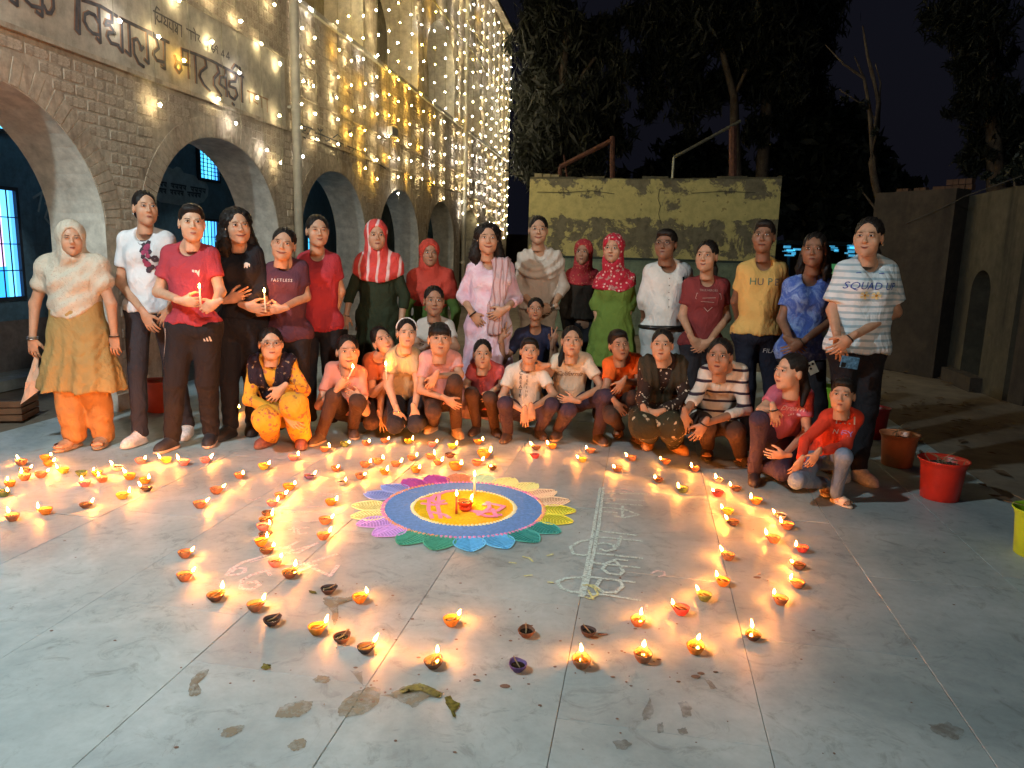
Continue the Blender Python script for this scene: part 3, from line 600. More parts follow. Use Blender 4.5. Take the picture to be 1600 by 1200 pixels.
for (pp, lab) in (([(662,-20),(700,30),(722,62)], 'thin yellow wire slanting down to the far drain pipe'), ([(729,30),(760,78),(797,150)], 'thin yellow wire slanting beyond the far drain pipe'), ([(731,72),(765,118),(796,160)], 'lower thin yellow wire slanting past the last arches')):
    tag(MB().tube([B2W(*LF(u, v, .16)) for u, v in pp], .012, 5).build('cord', M_plain('yellow_wire', (.5, .42, .15), .5) if 'yellow_wire' not in bpy.data.materials else bpy.data.materials['yellow_wire']), lab, 'wire')
# ================================================================== RANGOLI
RC = Vector((-.25, 3.95, 0)); RO = .447; RI = .288
def powder(name, col, var=.25, sc=60):
    m, N, L, B = nodes(name); mp = coords(N, L); n = noise(N, L, mp, sc, 6, .75); n2 = noise(N, L, mp, sc * .12, 5, .6)
    r = ramp(N, [(.3, tuple(c * (1 - var) for c in col)), (.7, tuple(min(1, c * (1 + var)) for c in col))]); L.new(n.outputs[0], r.inputs[0])
    r2 = ramp(N, [(.62, (0, 0, 0)), (.8, (.5, .5, .5))]); L.new(n2.outputs[0], r2.inputs[0]); c = mixc(N, L, r2.outputs[0], r.outputs[0], (.5, .5, .48)); L.new(c, B.inputs['Base Color'])
    B.inputs['Roughness'].default_value = 1; B.inputs['Specular IOR Level'].default_value = .1; bump(N, L, B, n.outputs[0], .8, .003); return m
rg = empty('rangoli', tuple(RC), 0, label='round flower rangoli of coloured powder with blue ring and orange centre', cat='rangoli')
def ring(ra, rb_, z, n=72, wob=0, seed=0):
    rr = random.Random(seed); V = []; F = []
    for k in range(n):
        a = 2 * math.pi * k / n
        for r, zz in ((ra, z), (rb_, z)): q = r + (rr.uniform(-wob, wob)); V.append((q * math.cos(a), q * math.sin(a), zz))
    for k in range(n): F.append((2*k, 2*k+1, (2*k+3) % (2*n), (2*k+2) % (2*n)))
    return V, F
PC = dict(blue=(.13, .30, .66), peri=(.26, .34, .75), mag=(.66, .16, .58), org=(.85, .40, .22), mint=(.45, .75, .45), lime=(.68, .74, .28), peach=(.80, .52, .34), olive=(.66, .62, .06), teal=(.05, .30, .27), sky=(.12, .42, .78), green=(.06, .30, .20), purp=(.50, .30, .72), yel=(.80, .74, .30), pink=(.85, .28, .55), orange=(.85, .48, .03), cream=(.82, .88, .5))
pm = {k: powder('powder_' + k, v) for k, v in PC.items()}
V, F = ring(RI, RO, .004); mesh_r = mesh('blue_ring', V, F, [pm['blue']]); obj('ring', mesh_r, rg)
V, F = ring(0.001, RI, .0045); obj('centre_disc', mesh('centre_disc', V, F, [pm['orange']]), rg)
V, F = [], []
for k in range(40):
    a = math.radians(110 + k * 4); 
    for r in (.02, RI - .01): V.append((r * math.cos(a), r * math.sin(a), .0065))
for k in range(39): F.append((2*k, 2*k+1, 2*k+3, 2*k+2))
obj('centre_patch', mesh('centre_patch', V, F, [powder('powder_mustard', (.60, .50, .02))]), rg)
def bead(r, col, name='bead', h=.5):
    b = MB(); pr = [(r, 0), (r * .93, r * h * .45), (r * .6, r * h * .85), (.0005, r * h)]; b.lathe(pr, 8); return b.mesh(name, pm[col], True)
bme = {c: bead(.0105, c) for c in ('pink', 'org', 'cream', 'mag')}
n = 118
for k in range(n):
    a = 2 * math.pi * k / n; sec = (math.degrees(a) % 360)
    col = 'org' if (-25 < ((sec + 180) % 360) - 180 < 20 or 118 < sec < 165 or 205 < sec < 258) else 'pink'
    o = obj('bead', bme[col], rg, ((RO + .004) * math.cos(a), (RO + .004) * math.sin(a), .004), (0, 0, a)); s = random.uniform(.9, 1.15); o.scale = (s * 1.25, s * .9, s)
n = 84
for k in range(n):
    a = 2 * math.pi * k / n
    o = obj('bead', bme['cream'], rg, (RI * math.cos(a), RI * math.sin(a), .0045), (0, 0, a)); s = random.uniform(.8, 1.15); o.scale = (s * 1.2, s * .85, s)
pet = ['yel', 'peri', 'mag', 'org', 'lime', 'peach', 'olive', 'teal', 'sky', 'green', 'purp']
_gc = [0]
def gi_n():
    _gc[0] += 1; return _gc[0]
def petal(cx, rot, L_, Wd, col, dots):
    V = []; F = []; n = 14
    for i in range(n + 1):
        t = i / n; w = Wd * (math.sin(math.pi * min(1, t ** .8)) ** .7 if 0 < t < 1 else 0.0) ; x = RO - .012 + L_ * t
        V += [(x, w, .003), (x, -w, .003)]
    for i in range(n): F.append((2*i, 2*i+1, 2*i+3, 2*i+2))
    o = obj('petal', mesh('petal', V, F, [pm[col]]), rg, (0, 0, .00004 * (gi_n())), (0, 0, rot))
    b = MB()                                 # raised pinched outline and veins of powder
    for s in (-1, 1):
        for i in range(0, 34):
            t = .03 + .94 * i / 33; w = Wd * (math.sin(math.pi * min(1, t ** .8)) ** .7); x = RO - .012 + L_ * t; rr_ = .0042
            b.lathe([(rr_, 0), (rr_ * .7, .004), (.0003, .0055)], 5, (x, s * w, .0038))
    for i in range(1, 12):
        t = i / 12; w = Wd * (math.sin(math.pi * min(1, t ** .8)) ** .7) * .86; x = RO - .004 + L_ * t
        for s in (-1, 1): b.tube([(x - .02, s * .001, .005), (x, s * w, .005)], .0022, 4)
    ob = b.build('petal_edge', dots, o); tag(ob, kind='stuff')
m_dot = {}
for gi, c in enumerate(pet):
    cc = tuple(min(.95, x * 1.35 + .03) for x in PC[c]) if c not in ('mag', 'org') else tuple(x * .7 for x in PC[c])
    m_dot[c] = powder('powder_edge_' + c, cc, .15)
    for j in (0, 1):
        cc = c if not (c == 'org' and j == 1) else 'mint'
        if cc == 'mint' and 'mint' not in m_dot: m_dot['mint'] = powder('powder_edge_mint', (.6, .8, .55), .15)
        ang = math.radians(187 - gi * 32.73 - (j - .5) * 16.4 + (4 if c == 'yel' else 0))
        if c == 'lime': cc = 'lime'
        petal(0, ang, .195, .080, 'mint' if cc == 'mint' else cc, m_dot[cc])
# pink powder writing on the centre
q4 = lambda L: [[(540 + x / 4.444, 670 + y / 4.444) for x, y in p] for p in L]
def flat(polys, r, mat, name, parent, z, o=Vector((0, 0, 0)), h=.15):
    return stroke(polys, r, (0, 0, 1), lambda u, v: tuple(Vector(G(u, v, z)) - o), name, mat, parent, h, h < .2)
flat(q4([[(525,490),(590,480),(690,440),(760,430)],[(580,480),(575,560),(600,620)],[(650,460),(640,540),(660,620)],[(530,520),(620,530),(700,520)],[(600,580),(690,600),(720,620)],[(620,460),(600,500),(640,520),(680,500)],
 [(870,570),(960,580),(1060,570),(1100,540)],[(960,530),(990,510),(1000,550),(960,580),(920,600)],[(1020,560),(1040,600),(1080,600)],[(1000,520),(1100,540)],[(900,580),(980,610),(1050,610)]]), .011, pm['pink'], 'powder_writing', rg, .007, RC, .3)
# spilled dusting beside the ring
# ------------------------------------------------------------------ chalk writing on the slabs
def M_chalk(name, col):
    m, N, L, B = nodes(name); mp = coords(N, L); n = noise(N, L, mp, 90, 5, .8); r = ramp(N, [(.42, tuple(c * .72 for c in col)), (.6, col)]); L.new(n.outputs[0], r.inputs[0]); L.new(r.outputs[0], B.inputs['Base Color']); B.inputs['Roughness'].default_value = 1; B.inputs['Specular IOR Level'].default_value = .05
    tr = N.new('ShaderNodeBsdfTransparent'); mx = N.new('ShaderNodeMixShader'); r2 = ramp(N, [(.28, (.15, .15, .15)), (.47, (.88, .88, .88))]); L.new(n.outputs[0], r2.inputs[0]); L.new(r2.outputs[0], mx.inputs[0]); L.new(tr.outputs[0], mx.inputs[1]); L.new(B.outputs[0], mx.inputs[2]); L.new(mx.outputs[0], N['Material Output'].inputs[0]); return m
q5 = lambda L: [[(780 + x / 3.81, 670 + y / 3.81) for x, y in p] for p in L]
m_ch = M_chalk('pale_green_chalk', (.66, .80, .74)); m_cp = M_chalk('pinkish_chalk', (.82, .72, .70)); m_cy2 = M_chalk('yellow_chalk', (.8, .8, .35))
ch = flat(q5([[(602,350),(562,600),(505,900),(480,998)],[(620,350),(590,600),(528,900),(497,1000)],[(610,385),(690,385)],[(720,385),(880,388)],[(600,412),(865,428)],[(595,440),(850,455)],[(590,465),(740,478),(830,512),(740,530),(690,520)],[(735,460),(735,525)],[(588,490),(700,500)],
 [(560,605),(820,635)],[(560,640),(850,670)],[(725,640),(705,700)],[(565,690),(620,680),(680,690),(690,715),(640,730),(600,715)],[(560,740),(850,772)],[(540,660),(470,675),(425,705),(440,745),(500,755),(560,745)],[(530,795),(835,828)],
 [(760,785),(700,778),(640,800),(615,835),(650,862),(715,872),(738,850),(720,815),(690,790)],[(500,878),(805,915)],[(500,885),(400,890),(345,910),(370,950),(430,972),(490,975)],[(600,900),(575,940),(620,975),(690,978),(735,940),(720,910)],[(505,985),(640,990),(840,1025)]]), .0085, m_ch, 'chalk_writing', None, .0028)
tag(ch, 'pale green chalk Hindi words beside a long double line right of the rangoli', 'chalk writing')
ch = flat(q5([[(520,925),(570,950),(590,985),(540,1010),(510,1000)],[(530,960),(560,1015)],[(500,930),(560,930),(600,960)],[(60,795),(100,800)],[(150,875),(195,870)],[(285,755),(320,745)],[(140,760),(180,770),(200,790)],[(290,912),(320,915)]]), .005, m_cy2, 'chalk_scribble', None, .0055)
tag(ch, 'yellow chalk scribble at the lower end of the chalk line', 'chalk scribble')
ch = flat(q5([[(690,362),(740,355),(800,372)],[(715,368),(760,378)],[(905,860),(940,845),(980,850),(985,870),(950,880)],[(870,1085),(880,1050)]]), .006, m_cp, 'chalk_dab', None, .0028); tag(ch, 'faint pink chalk dabs near the right arc of lamps', 'chalk dabs')
q7 = lambda L: [[(240 + x / 3.077, 840 + y / 3.077) for x, y in p] for p in L]
q3 = lambda L: [[(360 + x / 5.714, 670 + y / 5.714) for x, y in p] for p in L]
ch = flat(q7([[(350,180),(375,150),(425,120),(540,85)],[(350,180),(400,178),(438,165),(440,145),(400,148),(375,165)],[(540,158),(470,180),(425,205),(418,245),(470,250),(510,228),(490,212),(450,218)],[(545,158),(560,180)],
 [(610,130),(720,130),(880,80)],[(690,110),(850,185),(885,135)],[(690,165),(780,130)],[(640,75),(690,75),(730,55),(790,25)],[(560,60),(640,50),(690,20)]]) , .009, m_cp, 'chalk_writing', None, .0028)
tag(ch, 'pink chalk letter strokes near the front left arc of lamps', 'chalk writing')
ch = flat(q3([[(160,630),(210,640),(265,610)],[(660,560),(1000,590)],[(640,620),(700,640),(730,660)],[(450,700),(850,690)],[(440,830),(700,825),(820,815)],[(560,870),(570,940)],[(600,880),(610,940),(690,930)],[(520,900),(700,880)],[(180,1190),(600,1075),(790,1020)],[(430,1060),(520,1055),(560,1090)],[(680,440),(780,420),(900,450)],[(500,760),(640,740),(700,760)],[(1110,560),(800,600)]]), .006, m_cp, 'chalk_writing', None, .0028)
tag(ch, 'faint pink chalk writing between the two left arcs of lamps', 'chalk writing')
# ------------------------------------------------------------------ oil stains and footprints
m_st = M_plain('dried_oil', (.30, .26, .19), .35, var=.2, bmp=0); m_ol = M_plain('olive_oil_spill', (.13, .115, .02), .12, var=.5, scale=70, bmp=.3, spec=.6); m_drop = M_plain('rusty_drop', (.17, .10, .07), .5)
def M_film(name, col, a):
    m, N, L, B = nodes(name); B.inputs['Base Color'].default_value = (*col, 1); B.inputs['Roughness'].default_value = .3
    mp = coords(N, L); n = noise(N, L, mp, 16, 7, .7); r = ramp(N, [(.36, (a * .2,) * 3), (.55, (a,) * 3)]); L.new(n.outputs[0], r.inputs[0]); tr = N.new('ShaderNodeBsdfTransparent'); mx = N.new('ShaderNodeMixShader')
    L.new(r.outputs[0], mx.inputs[0]); L.new(tr.outputs[0], mx.inputs[1]); L.new(B.outputs[0], mx.inputs[2]); L.new(mx.outputs[0], N['Material Output'].inputs[0]); return m
m_film = M_film('oil_film', (.24, .20, .13), .6); m_film2 = M_film('muddy_print', (.16, .12, .08), .42)
def blob(pts, mat, name, z, label, cat, jag=.12, seed=0):
    rr = random.Random(seed); W_ = [Vector(G(u, v, z)) for u, v in pts]; c = sum(W_, Vector()) / len(W_); V = []
    for i, p in enumerate(W_):
        q = W_[(i + 1) % len(W_)]
        for k in range(5):
            w = p.lerp(q, k / 5); w = c + (w - c) * (1 + rr.uniform(-jag, jag)); V.append(tuple(w))
    V.append(tuple(c)); n = len(V) - 1
    V = [(x, y, z) for x, y, z in V]
    o = MB().add(V, [(k, (k + 1) % n, n) for k in range(n)]).build(name, mat); tag(o, label, cat); return o
b7 = lambda L: [(240 + x / 3.077, 840 + y / 3.077) for x, y in L]
b8 = lambda L: [(640 + x / 2.667, 900 + y / 2.667) for x, y in L]
blob(b7([(885,830),(905,790),(960,745),(1030,718),(1085,720),(1095,745),(1080,800),(1020,845),(930,862),(895,858)]), m_film, 'oil_stain', .0030, 'broad dried oil stain crossing the slab joint at the front', 'oil stain', .05, 1)
blob(b7([(1100,760),(1160,740),(1200,715),(1260,700),(1330,710),(1390,745),(1385,770),(1340,760),(1300,775),(1250,820),(1225,800),(1190,790),(1150,765)]), m_film, 'oil_stain', .0032, 'branching oil stain just right of the front slab joint', 'oil stain', .08, 2)
blob(b7([(1180,735),(1230,708),(1280,700),(1330,715),(1388,750),(1375,772),(1330,755),(1290,735),(1230,730),(1195,750)]), m_ol, 'oil_spill', .0045, 'wet greenish oil arc beside the branching stain', 'oil spill', .06, 3)
blob(b7([(1398,765),(1425,757),(1440,780),(1472,795),(1465,820),(1445,835),(1455,860),(1440,862),(1430,835),(1405,800)]), m_ol, 'oil_spill', .0035, 'small wet greenish oil spill at the right of the front stains', 'oil spill', .06, 4)
blob(b7([(585,860),(610,815),(650,795),(720,780),(765,790),(755,830),(700,860),(640,865)]), m_film, 'oil_stain', .0030, 'oval dried stain left of the front slab joint', 'oil stain', .08, 5)
blob(b7([(765,685),(790,662),(830,665),(852,685),(830,700),(780,698)]), m_film, 'oil_stain', .0030, 'small rounded stain above the oval dried stain', 'oil stain', .1, 6)
blob(b7([(318,955),(335,920),(380,905),(440,900),(420,930),(370,962)]), m_film, 'oil_stain', .0030, 'faint stain at the lower left of the front stains', 'oil stain', .1, 7)
blob(b7([(640,1005),(670,975),(720,963),(740,980),(725,1010),(675,1028)]), m_film, 'oil_stain', .0030, 'lowest of the dried stains at the front', 'oil stain', .1, 8)
blob(b7([(165,740),(180,680),(225,640),(270,632),(255,660),(205,690),(190,740),(230,730),(225,755),(175,765)]), m_film, 'oil_stain', .0030, 'curved dried stain at the front left', 'oil stain', .06, 9)
blob(b7([(515,625),(530,605),(560,608),(562,628),(540,636)]), m_ol, 'oil_spill', .0035, 'tiny oil splash above the front stains', 'oil spill', .2, 10)
blob(b7([(745,252),(780,258),(785,270),(755,268)]), m_ol, 'oil_spill', .0035, 'tiny oil splash left of the unlit dark lamp', 'oil spill', .2, 11)
blob(b7([(815,290),(860,285),(920,290),(960,278),(985,265),(960,300),(900,305),(875,330),(888,380),(880,410),(862,412),(855,360),(840,330),(818,320)]), m_film, 'oil_stain', .0030, 'trickling oil stain running down from the unlit dark lamp', 'oil stain', .12, 12)
for i, (pp, lb) in enumerate(((b8([(1120,530),(1150,522),(1175,545),(1172,585),(1140,590),(1130,560)]), 'muddy footprint below the lamps at the right front'), (b8([(965,580),(1000,510),(1022,560),(1000,600),(975,598)]), 'muddy smear left of the right footprint'), (b8([(1230,430),(1255,435),(1280,468),(1255,468)]), 'brown smear above the right footprint'),
        (b8([(850,690),(900,680),(930,700),(900,725),(865,720)]), 'dark smudge below the joint at the front centre'), (b8([(1115,640),(1150,630),(1160,655),(1130,662)]), 'small smudge below the right footprint'), (b8([(1030,620),(1055,610),(1060,650),(1035,655)]), 'small smudge left of the small smudge'), ([(1452,1132),(1480,1128),(1505,1140),(1495,1155),(1462,1148)], 'brown blotch at the lower right corner of the paving'),
        (b7([(1010,715),(945,640),(1003,645),(1005,700)]), 'scuffed oil mark over the slab joint'))):
    blob(pp, m_film2, 'footprint', .0030, lb, 'smudge', .15, 20 + i)
drops = []
rd = random.Random(31)
cands = [(820,935),(1090,1062),(1105,1050),(1113,1058),(1075,1045),(905,1050),(975,1047),(560,1058),(780,1073),(788,1073)]
b = MB()
for k in range(150):
    if k < 40: u, v = rd.uniform(770, 1060), rd.uniform(950, 1080)
    elif k < 90: u, v = rd.uniform(350, 780), rd.uniform(900, 1110)
    else: u, v = rd.uniform(60, 1560), rd.uniform(740, 1180)
    p = G(u, v); r = rd.uniform(.002, .006); b.lathe([(r, .0026), (r * .9, .0032), (.0002, .0034)], 7, (p[0], p[1], 0), sx=rd.uniform(.7, 1.6))
o = b.build('oil_drops', m_drop); tag(o, 'scattered dark oil drips and specks on the slabs', kind='stuff')
DL = ['largest of the drips below the yellow front lamp', 'second drip from the left below the yellow front lamp', 'third drip right of the two larger ones below the yellow lamp', 'small drip just right of the front glowing lamp', 'drip touching the right side of the violet unlit lamp', 'lone drip left of the violet unlit lamp', 'drip directly under the black unlit lamp', 'drip at the lower right of the black unlit lamp', 'smallest drip right of the black unlit lamp', 'larger dark drop between the two right arcs', 'smaller dark drop between the two right arcs']
for (u, v, r) in ((1087,1058,.013),(1095,1053,.010),(1118,1051,.007),(1060,1066,.006),(789,1073,.014),(745,1064,.009),(929,997,.012),(940,992,.012),(947,992,.006),(1183,903,.014),(1186,898,.006)):
    p = G(u, v, 0); o = MB().lathe([(r, 0), (r*.9, .0012), (.0003, .0016)], 10, sx=1.3, sy=.8).build('oil_drop', m_film2 if r > .01 and 0 else m_drop, None, loc=(p[0], p[1], .0026))
    tag(o, DL.pop(0), 'oil drop', 'oil drops on the slabs')
# ================================================================== DIYA LAMPS
m_flame = M_emit('flame', (1.0, .27, .033), 860); m_core = M_emit('flame_core', (1.0, .72, .34), 900)
m_wick = M_plain('cotton_wick', (.25, .19, .1), .9)
m_oil = M_plain('lamp_oil', (.16, .085, .012), .06, var=.3, bmp=0, spec=.7)
m_oild = M_plain('burnt_lamp_oil', (.035, .02, .012), .08, bmp=0, spec=.7)
clay = {'clay': (.36, .15, .07), 'terracotta': (.52, .19, .08), 'brown': (.17, .075, .04), 'dark': (.05, .035, .035), 'orange': (.72, .26, .03), 'yellow': (.70, .48, .05), 'red': (.62, .07, .06), 'pink': (.70, .22, .20), 'green': (.16, .22, .06), 'violet': (.12, .07, .20), 'white': (.62, .55, .45), 'blue': (.10, .12, .22)}
m_clay = {k: M_plain('clay_' + k, v, .75, var=.28, scale=40, bmp=.5) for k, v in clay.items()}
PIN = lambda a: 9.0 * max(0, math.cos(a)) ** 8
def cup_mesh(col, kind, R=.033):
    b = MB(); h = .030 if kind != 2 else .024; pr = [(.0005, 0), (R * .55, 0), (R * .62, .004), (R * .85, h * .5), (R, h), (R * .98, h + .002), (R * .86, h), (R * .72, h * .55), (R * .5, h * .35)]
    V = []; F = []; n = 20
    for r, z in pr:
        for k in range(n):
            a = 2 * math.pi * k / n; f = 1 + (.30 * max(0, math.cos(a)) ** 6 - .05 * max(0, math.cos(a + .9)) ** 4 - .05 * max(0, math.cos(a - .9)) ** 4) * (z / h) ** 2; V.append((r * f * math.cos(a), r * f * math.sin(a), z))
    for i in range(len(pr) - 1):
        for k in range(n): F.append((i*n+k, i*n+(k+1) % n, (i+1)*n+(k+1) % n, (i+1)*n+k))
    return mesh('cup', V, F, [m_clay[col]], None, True)
cups = {}
def lens_mesh(r, z, mat, nm):
    b = MB(); b.lathe([(r, z), (.0003, z + .0004)], 16); return b.mesh(nm, mat)
oil_me = lens_mesh(.026, .0205, m_oil, 'oil'); oild_me = lens_mesh(.0245, .018, m_oild, 'oil')
wick_me = MB().tube([(-.018, .002, .021), (.004, 0, .0215), (.026, 0, .0285), (.036, 0, .034)], [.0022, .0028, .0025, .0018], 6).mesh('wick', m_wick, True)
def flame_mesh(mat, w, h, nm, lean=.25):
    b = MB(); pr = [(0.0004, 0), (w * .7, h * .12), (w, h * .3), (w * .85, h * .5), (w * .5, h * .72), (w * .2, h * .9), (.0003, h)]; V = []; F = []; n = 8
    for r, z in pr:
        for k in range(n): a = 2 * math.pi * k / n; V.append((r * math.cos(a) + lean * z * z / h, r * math.sin(a), z))
    for i in range(len(pr) - 1):
        for k in range(n): F.append((i*n+k, i*n+(k+1) % n, (i+1)*n+(k+1) % n, (i+1)*n+k))
    return mesh(nm, V, F, [mat], None, True)
fl_me = [flame_mesh(m_flame, .0062, .030, 'flame', l) for l in (.0, .25, .4)]
CN = Vector((-.1, 3.9, 0))
D = '''
34,724,clay 71,716,orange 76,725,orange 39,736,clay 64,743,terracotta 100,736,yellow 39,747,terracotta 16,757,orange 6,772,green 128,741,green,0 152,741,orange 160,750,terracotta 133,757,pink 184,732,white 203,746,orange 227,752,orange 230,764,dark 191,776,yellow 134,790,brown 72,800,orange 20,810,terracotta 220,721,pink 260,720,yellow 288,724,pink 321,720,pink
374,744,terracotta 338,768,clay 312,790,terracotta 289,867,clay 288,903,terracotta 337,934,brown 399,950,clay 425,972,dark,0 495,986,orange 534,999,brown,0 571,1015,dark 677,1038,brown 705,973,orange 562,937,orange 513,923,dark,0 453,898,brown 430,881,pink
412,730,yellow 458,716,pink 507,703,clay 539,695,green 572,693,clay 601,689,clay 525,733,terracotta 483,745,violet 535,754,white 570,727,clay 590,722,clay 618,726,clay 601,738,orange 563,745,clay 451,762,orange 438,776,terracotta 425,787,pink 517,786,orange 418,803,brown,0 415,814,brown 411,825,pink 508,815,terracotta 414,837,brown,0 505,839,terracotta 408,849,orange 416,861,brown
638,690,yellow 675,695,pink 706,698,yellow 747,691,orange 703,712,brown,0 672,714,terracotta 643,716,clay 684,723,terracotta 650,735,orange 756,712,orange,2 745,724,terracotta 712,731,orange,2 769,731,brown 838,700,brown 863,698,orange 836,713,red,0
923,705,clay 910,719,yellow 987,717,clay 964,734,clay 1040,722,clay 1028,750,brown 1086,733,terracotta 1066,766,green 1122,750,white 1121,772,red 1150,764,brown 1181,784,orange 1137,800,yellow 1145,817,brown 1137,871,clay 1129,911,orange 1100,934,green
1219,807,white 1230,823,terracotta 1208,844,terracotta 1253,859,red 1248,885,brown 1246,914,terracotta 1219,940,clay 1176,995,brown 1086,1016,orange 1004,1029,clay 908,1038,clay 809,1043,violet,0 822,990,brown,0 919,989,dark,0 996,973,terracotta 1064,956,red
368,640,yellow'''
rdi = random.Random(77); used = {}
words = {'clay': 'plain clay', 'terracotta': 'terracotta', 'brown': 'brown clay', 'dark': 'black painted', 'orange': 'orange glazed', 'yellow': 'yellow painted', 'red': 'red painted', 'pink': 'pink painted', 'green': 'dark green', 'violet': 'violet painted', 'white': 'white painted', 'blue': 'blue painted'}
items = [x.split(',') for x in D.split()]
items = [(float(x[0]), float(x[1]), x[2], int(x[3]) if len(x) > 3 else 1) for x in items]
allp = [(u, v) for u, v, _, _ in items]
def zone(u, v):
    if u < 330 and v < 830: return 'heap before the old woman'
    if u < 360 or (u < 720 and v > 925 and u != 562 and not (u == 513)): return 'outer left arc'
    if u < 530 and v > 750: return 'inner left arc'
    if v < 760 and u < 800: return 'rows behind the rangoli'
    if v < 760 and u < 1200: return 'rows by the right hand crouching girls'
    if u > 1190: return 'outer right arc'
    if v > 960: return 'front arc'
    return 'inner right arc'
zs = {}
for it in items: zs.setdefault(zone(it[0], it[1]), []).append(it)
ORD = ['first','second','third','fourth','fifth','sixth','seventh','eighth','ninth','tenth','eleventh','twelfth','thirteenth','fourteenth','fifteenth','sixteenth','seventeenth','eighteenth','nineteenth','twentieth','twenty-first','twenty-second','twenty-third','twenty-fourth','twenty-fifth','twenty-sixth','twenty-seventh','twenty-eighth','twenty-ninth','thirtieth','thirty-first','thirty-second','thirty-third','thirty-fourth','thirty-fifth','thirty-sixth']
def dlabel(it):
    z = zone(it[0], it[1]); same = [x for x in zs[z] if x[2] == it[2] and (x[3] > 0) == (it[3] > 0)]
    horiz = 'arc' not in z or z == 'front arc'
    same.sort(key=(lambda x: x[0]) if horiz else (lambda x: x[1])); k = same.index(it)
    st = 'unlit' if it[3] == 0 else 'lit'
    if len(same) == 1: return 'only %s %s oil lamp in the %s' % (st, words[it[2]], z)
    return '%s %s %s lamp from the %s, %s' % (ORD[k], st, words[it[2]], 'left' if horiz else 'back', z)
for it in items:
    u, v, col, lit = it
    p = G(u, v + 4 * (v / 900) , 0); far_left = u < 330 and v < 830
    r = empty('oil_lamp', (p[0], p[1], 0), label=dlabel(it), cat='oil lamp', group='clay oil lamps on the paving')
    if (col,) not in cups: cups[(col,)] = cup_mesh(col, rdi.randint(0, 2))
    aim = (CN - Vector((p[0], p[1], 0))); ang = math.atan2(aim.y, aim.x) + rdi.uniform(-.5, .5)
    if v > 960 and lit: ang = math.radians(60) + rdi.uniform(-.5, .5)
    if v < 730: ang = rdi.uniform(-.7, .5) if u < 800 else math.pi + rdi.uniform(-.8, .3)
    if far_left: ang = rdi.choice([math.radians(rdi.uniform(-30, 30)), math.radians(rdi.uniform(140, 210))])
    s = rdi.uniform(.92, 1.08) * (1.45 if lit == 2 else 1); r.rotation_euler = (0, 0, ang); r.scale = (s, s, s)
    obj('cup', cups[(col,)], r, (0, 0, .002)); obj('oil', oil_me if lit else oild_me, r, (0, 0, .002))
    w = obj('wick', wick_me, r, (0, 0, .002))
    if lit: f = obj('flame', fl_me[rdi.randint(0, 2)], r, (.036, 0, .0345), (rdi.uniform(-.28, .28), rdi.uniform(-.25, .3), 0), (rdi.uniform(.8, 1.05), rdi.uniform(.8, 1.05), rdi.uniform(.6, 1.15)))
# candles and red pot on the rangoli
m_wax = M_plain('white_wax', (.78, .72, .6), .4, bmp=0); m_waxr = M_plain('red_wax', (.62, .10, .05), .4, bmp=0)
def candle(name, p, h, r, mat, label, cat='candle', parent=None, lean=(0, 0)):
    e = empty(name, p, label=label, cat=cat); tip = (lean[0], lean[1], h)
    MB().tube([(0, 0, 0), tip], [r, r * .9], 10).build('wax', mat, e, True)
    MB().tube([tip, (tip[0] * 1.02, tip[1], h + .008)], .0012, 5).build('wick', m_wick, e)
    obj('flame', fl_me[0], e, (tip[0], tip[1], h + .006), None, (1, 1, 1.05)); return e
cp = G(713, 803, .005); candle('candle', (cp[0], cp[1], .005), .098, .0065, m_waxr, 'thin red candle standing on the orange centre of the rangoli')
cp = G(741, 772, .005); candle('candle', (cp[0], cp[1], .005), .105, .0075, m_wax, 'white candle standing behind the red pot on the rangoli')
cp = G(727, 792, .005); rp = empty('clay_pot', (cp[0], cp[1], .005), 0.7, label='red oil lamp burning at the centre of the rangoli', cat='oil lamp')
m_rpot = M_plain('red_glazed_clay', (.55, .06, .02), .35, var=.3); b = MB(); b.lathe([(.001, 0), (.026, 0), (.038, .012), (.045, .032), (.046, .036), (.038, .034), (.03, .018)], 20); b.build('pot', m_rpot, rp, True); obj('oil', oil_me, rp, (0, 0, .006)); obj('wick', wick_me, rp, (.006, 0, .004)); obj('flame', fl_me[1], rp, (.042, 0, .036))
pp2 = MB().lathe([(.001, 0), (.022, 0), (.034, .014), (.036, .02), (.03, .018)], 16); o = pp2.build('clay_bowl', m_rpot, None, True, loc=(cp[0] + .004, cp[1] - .06, .005)); tag(o, 'small red bowl in front of the red oil lamp on the rangoli', 'bowl')
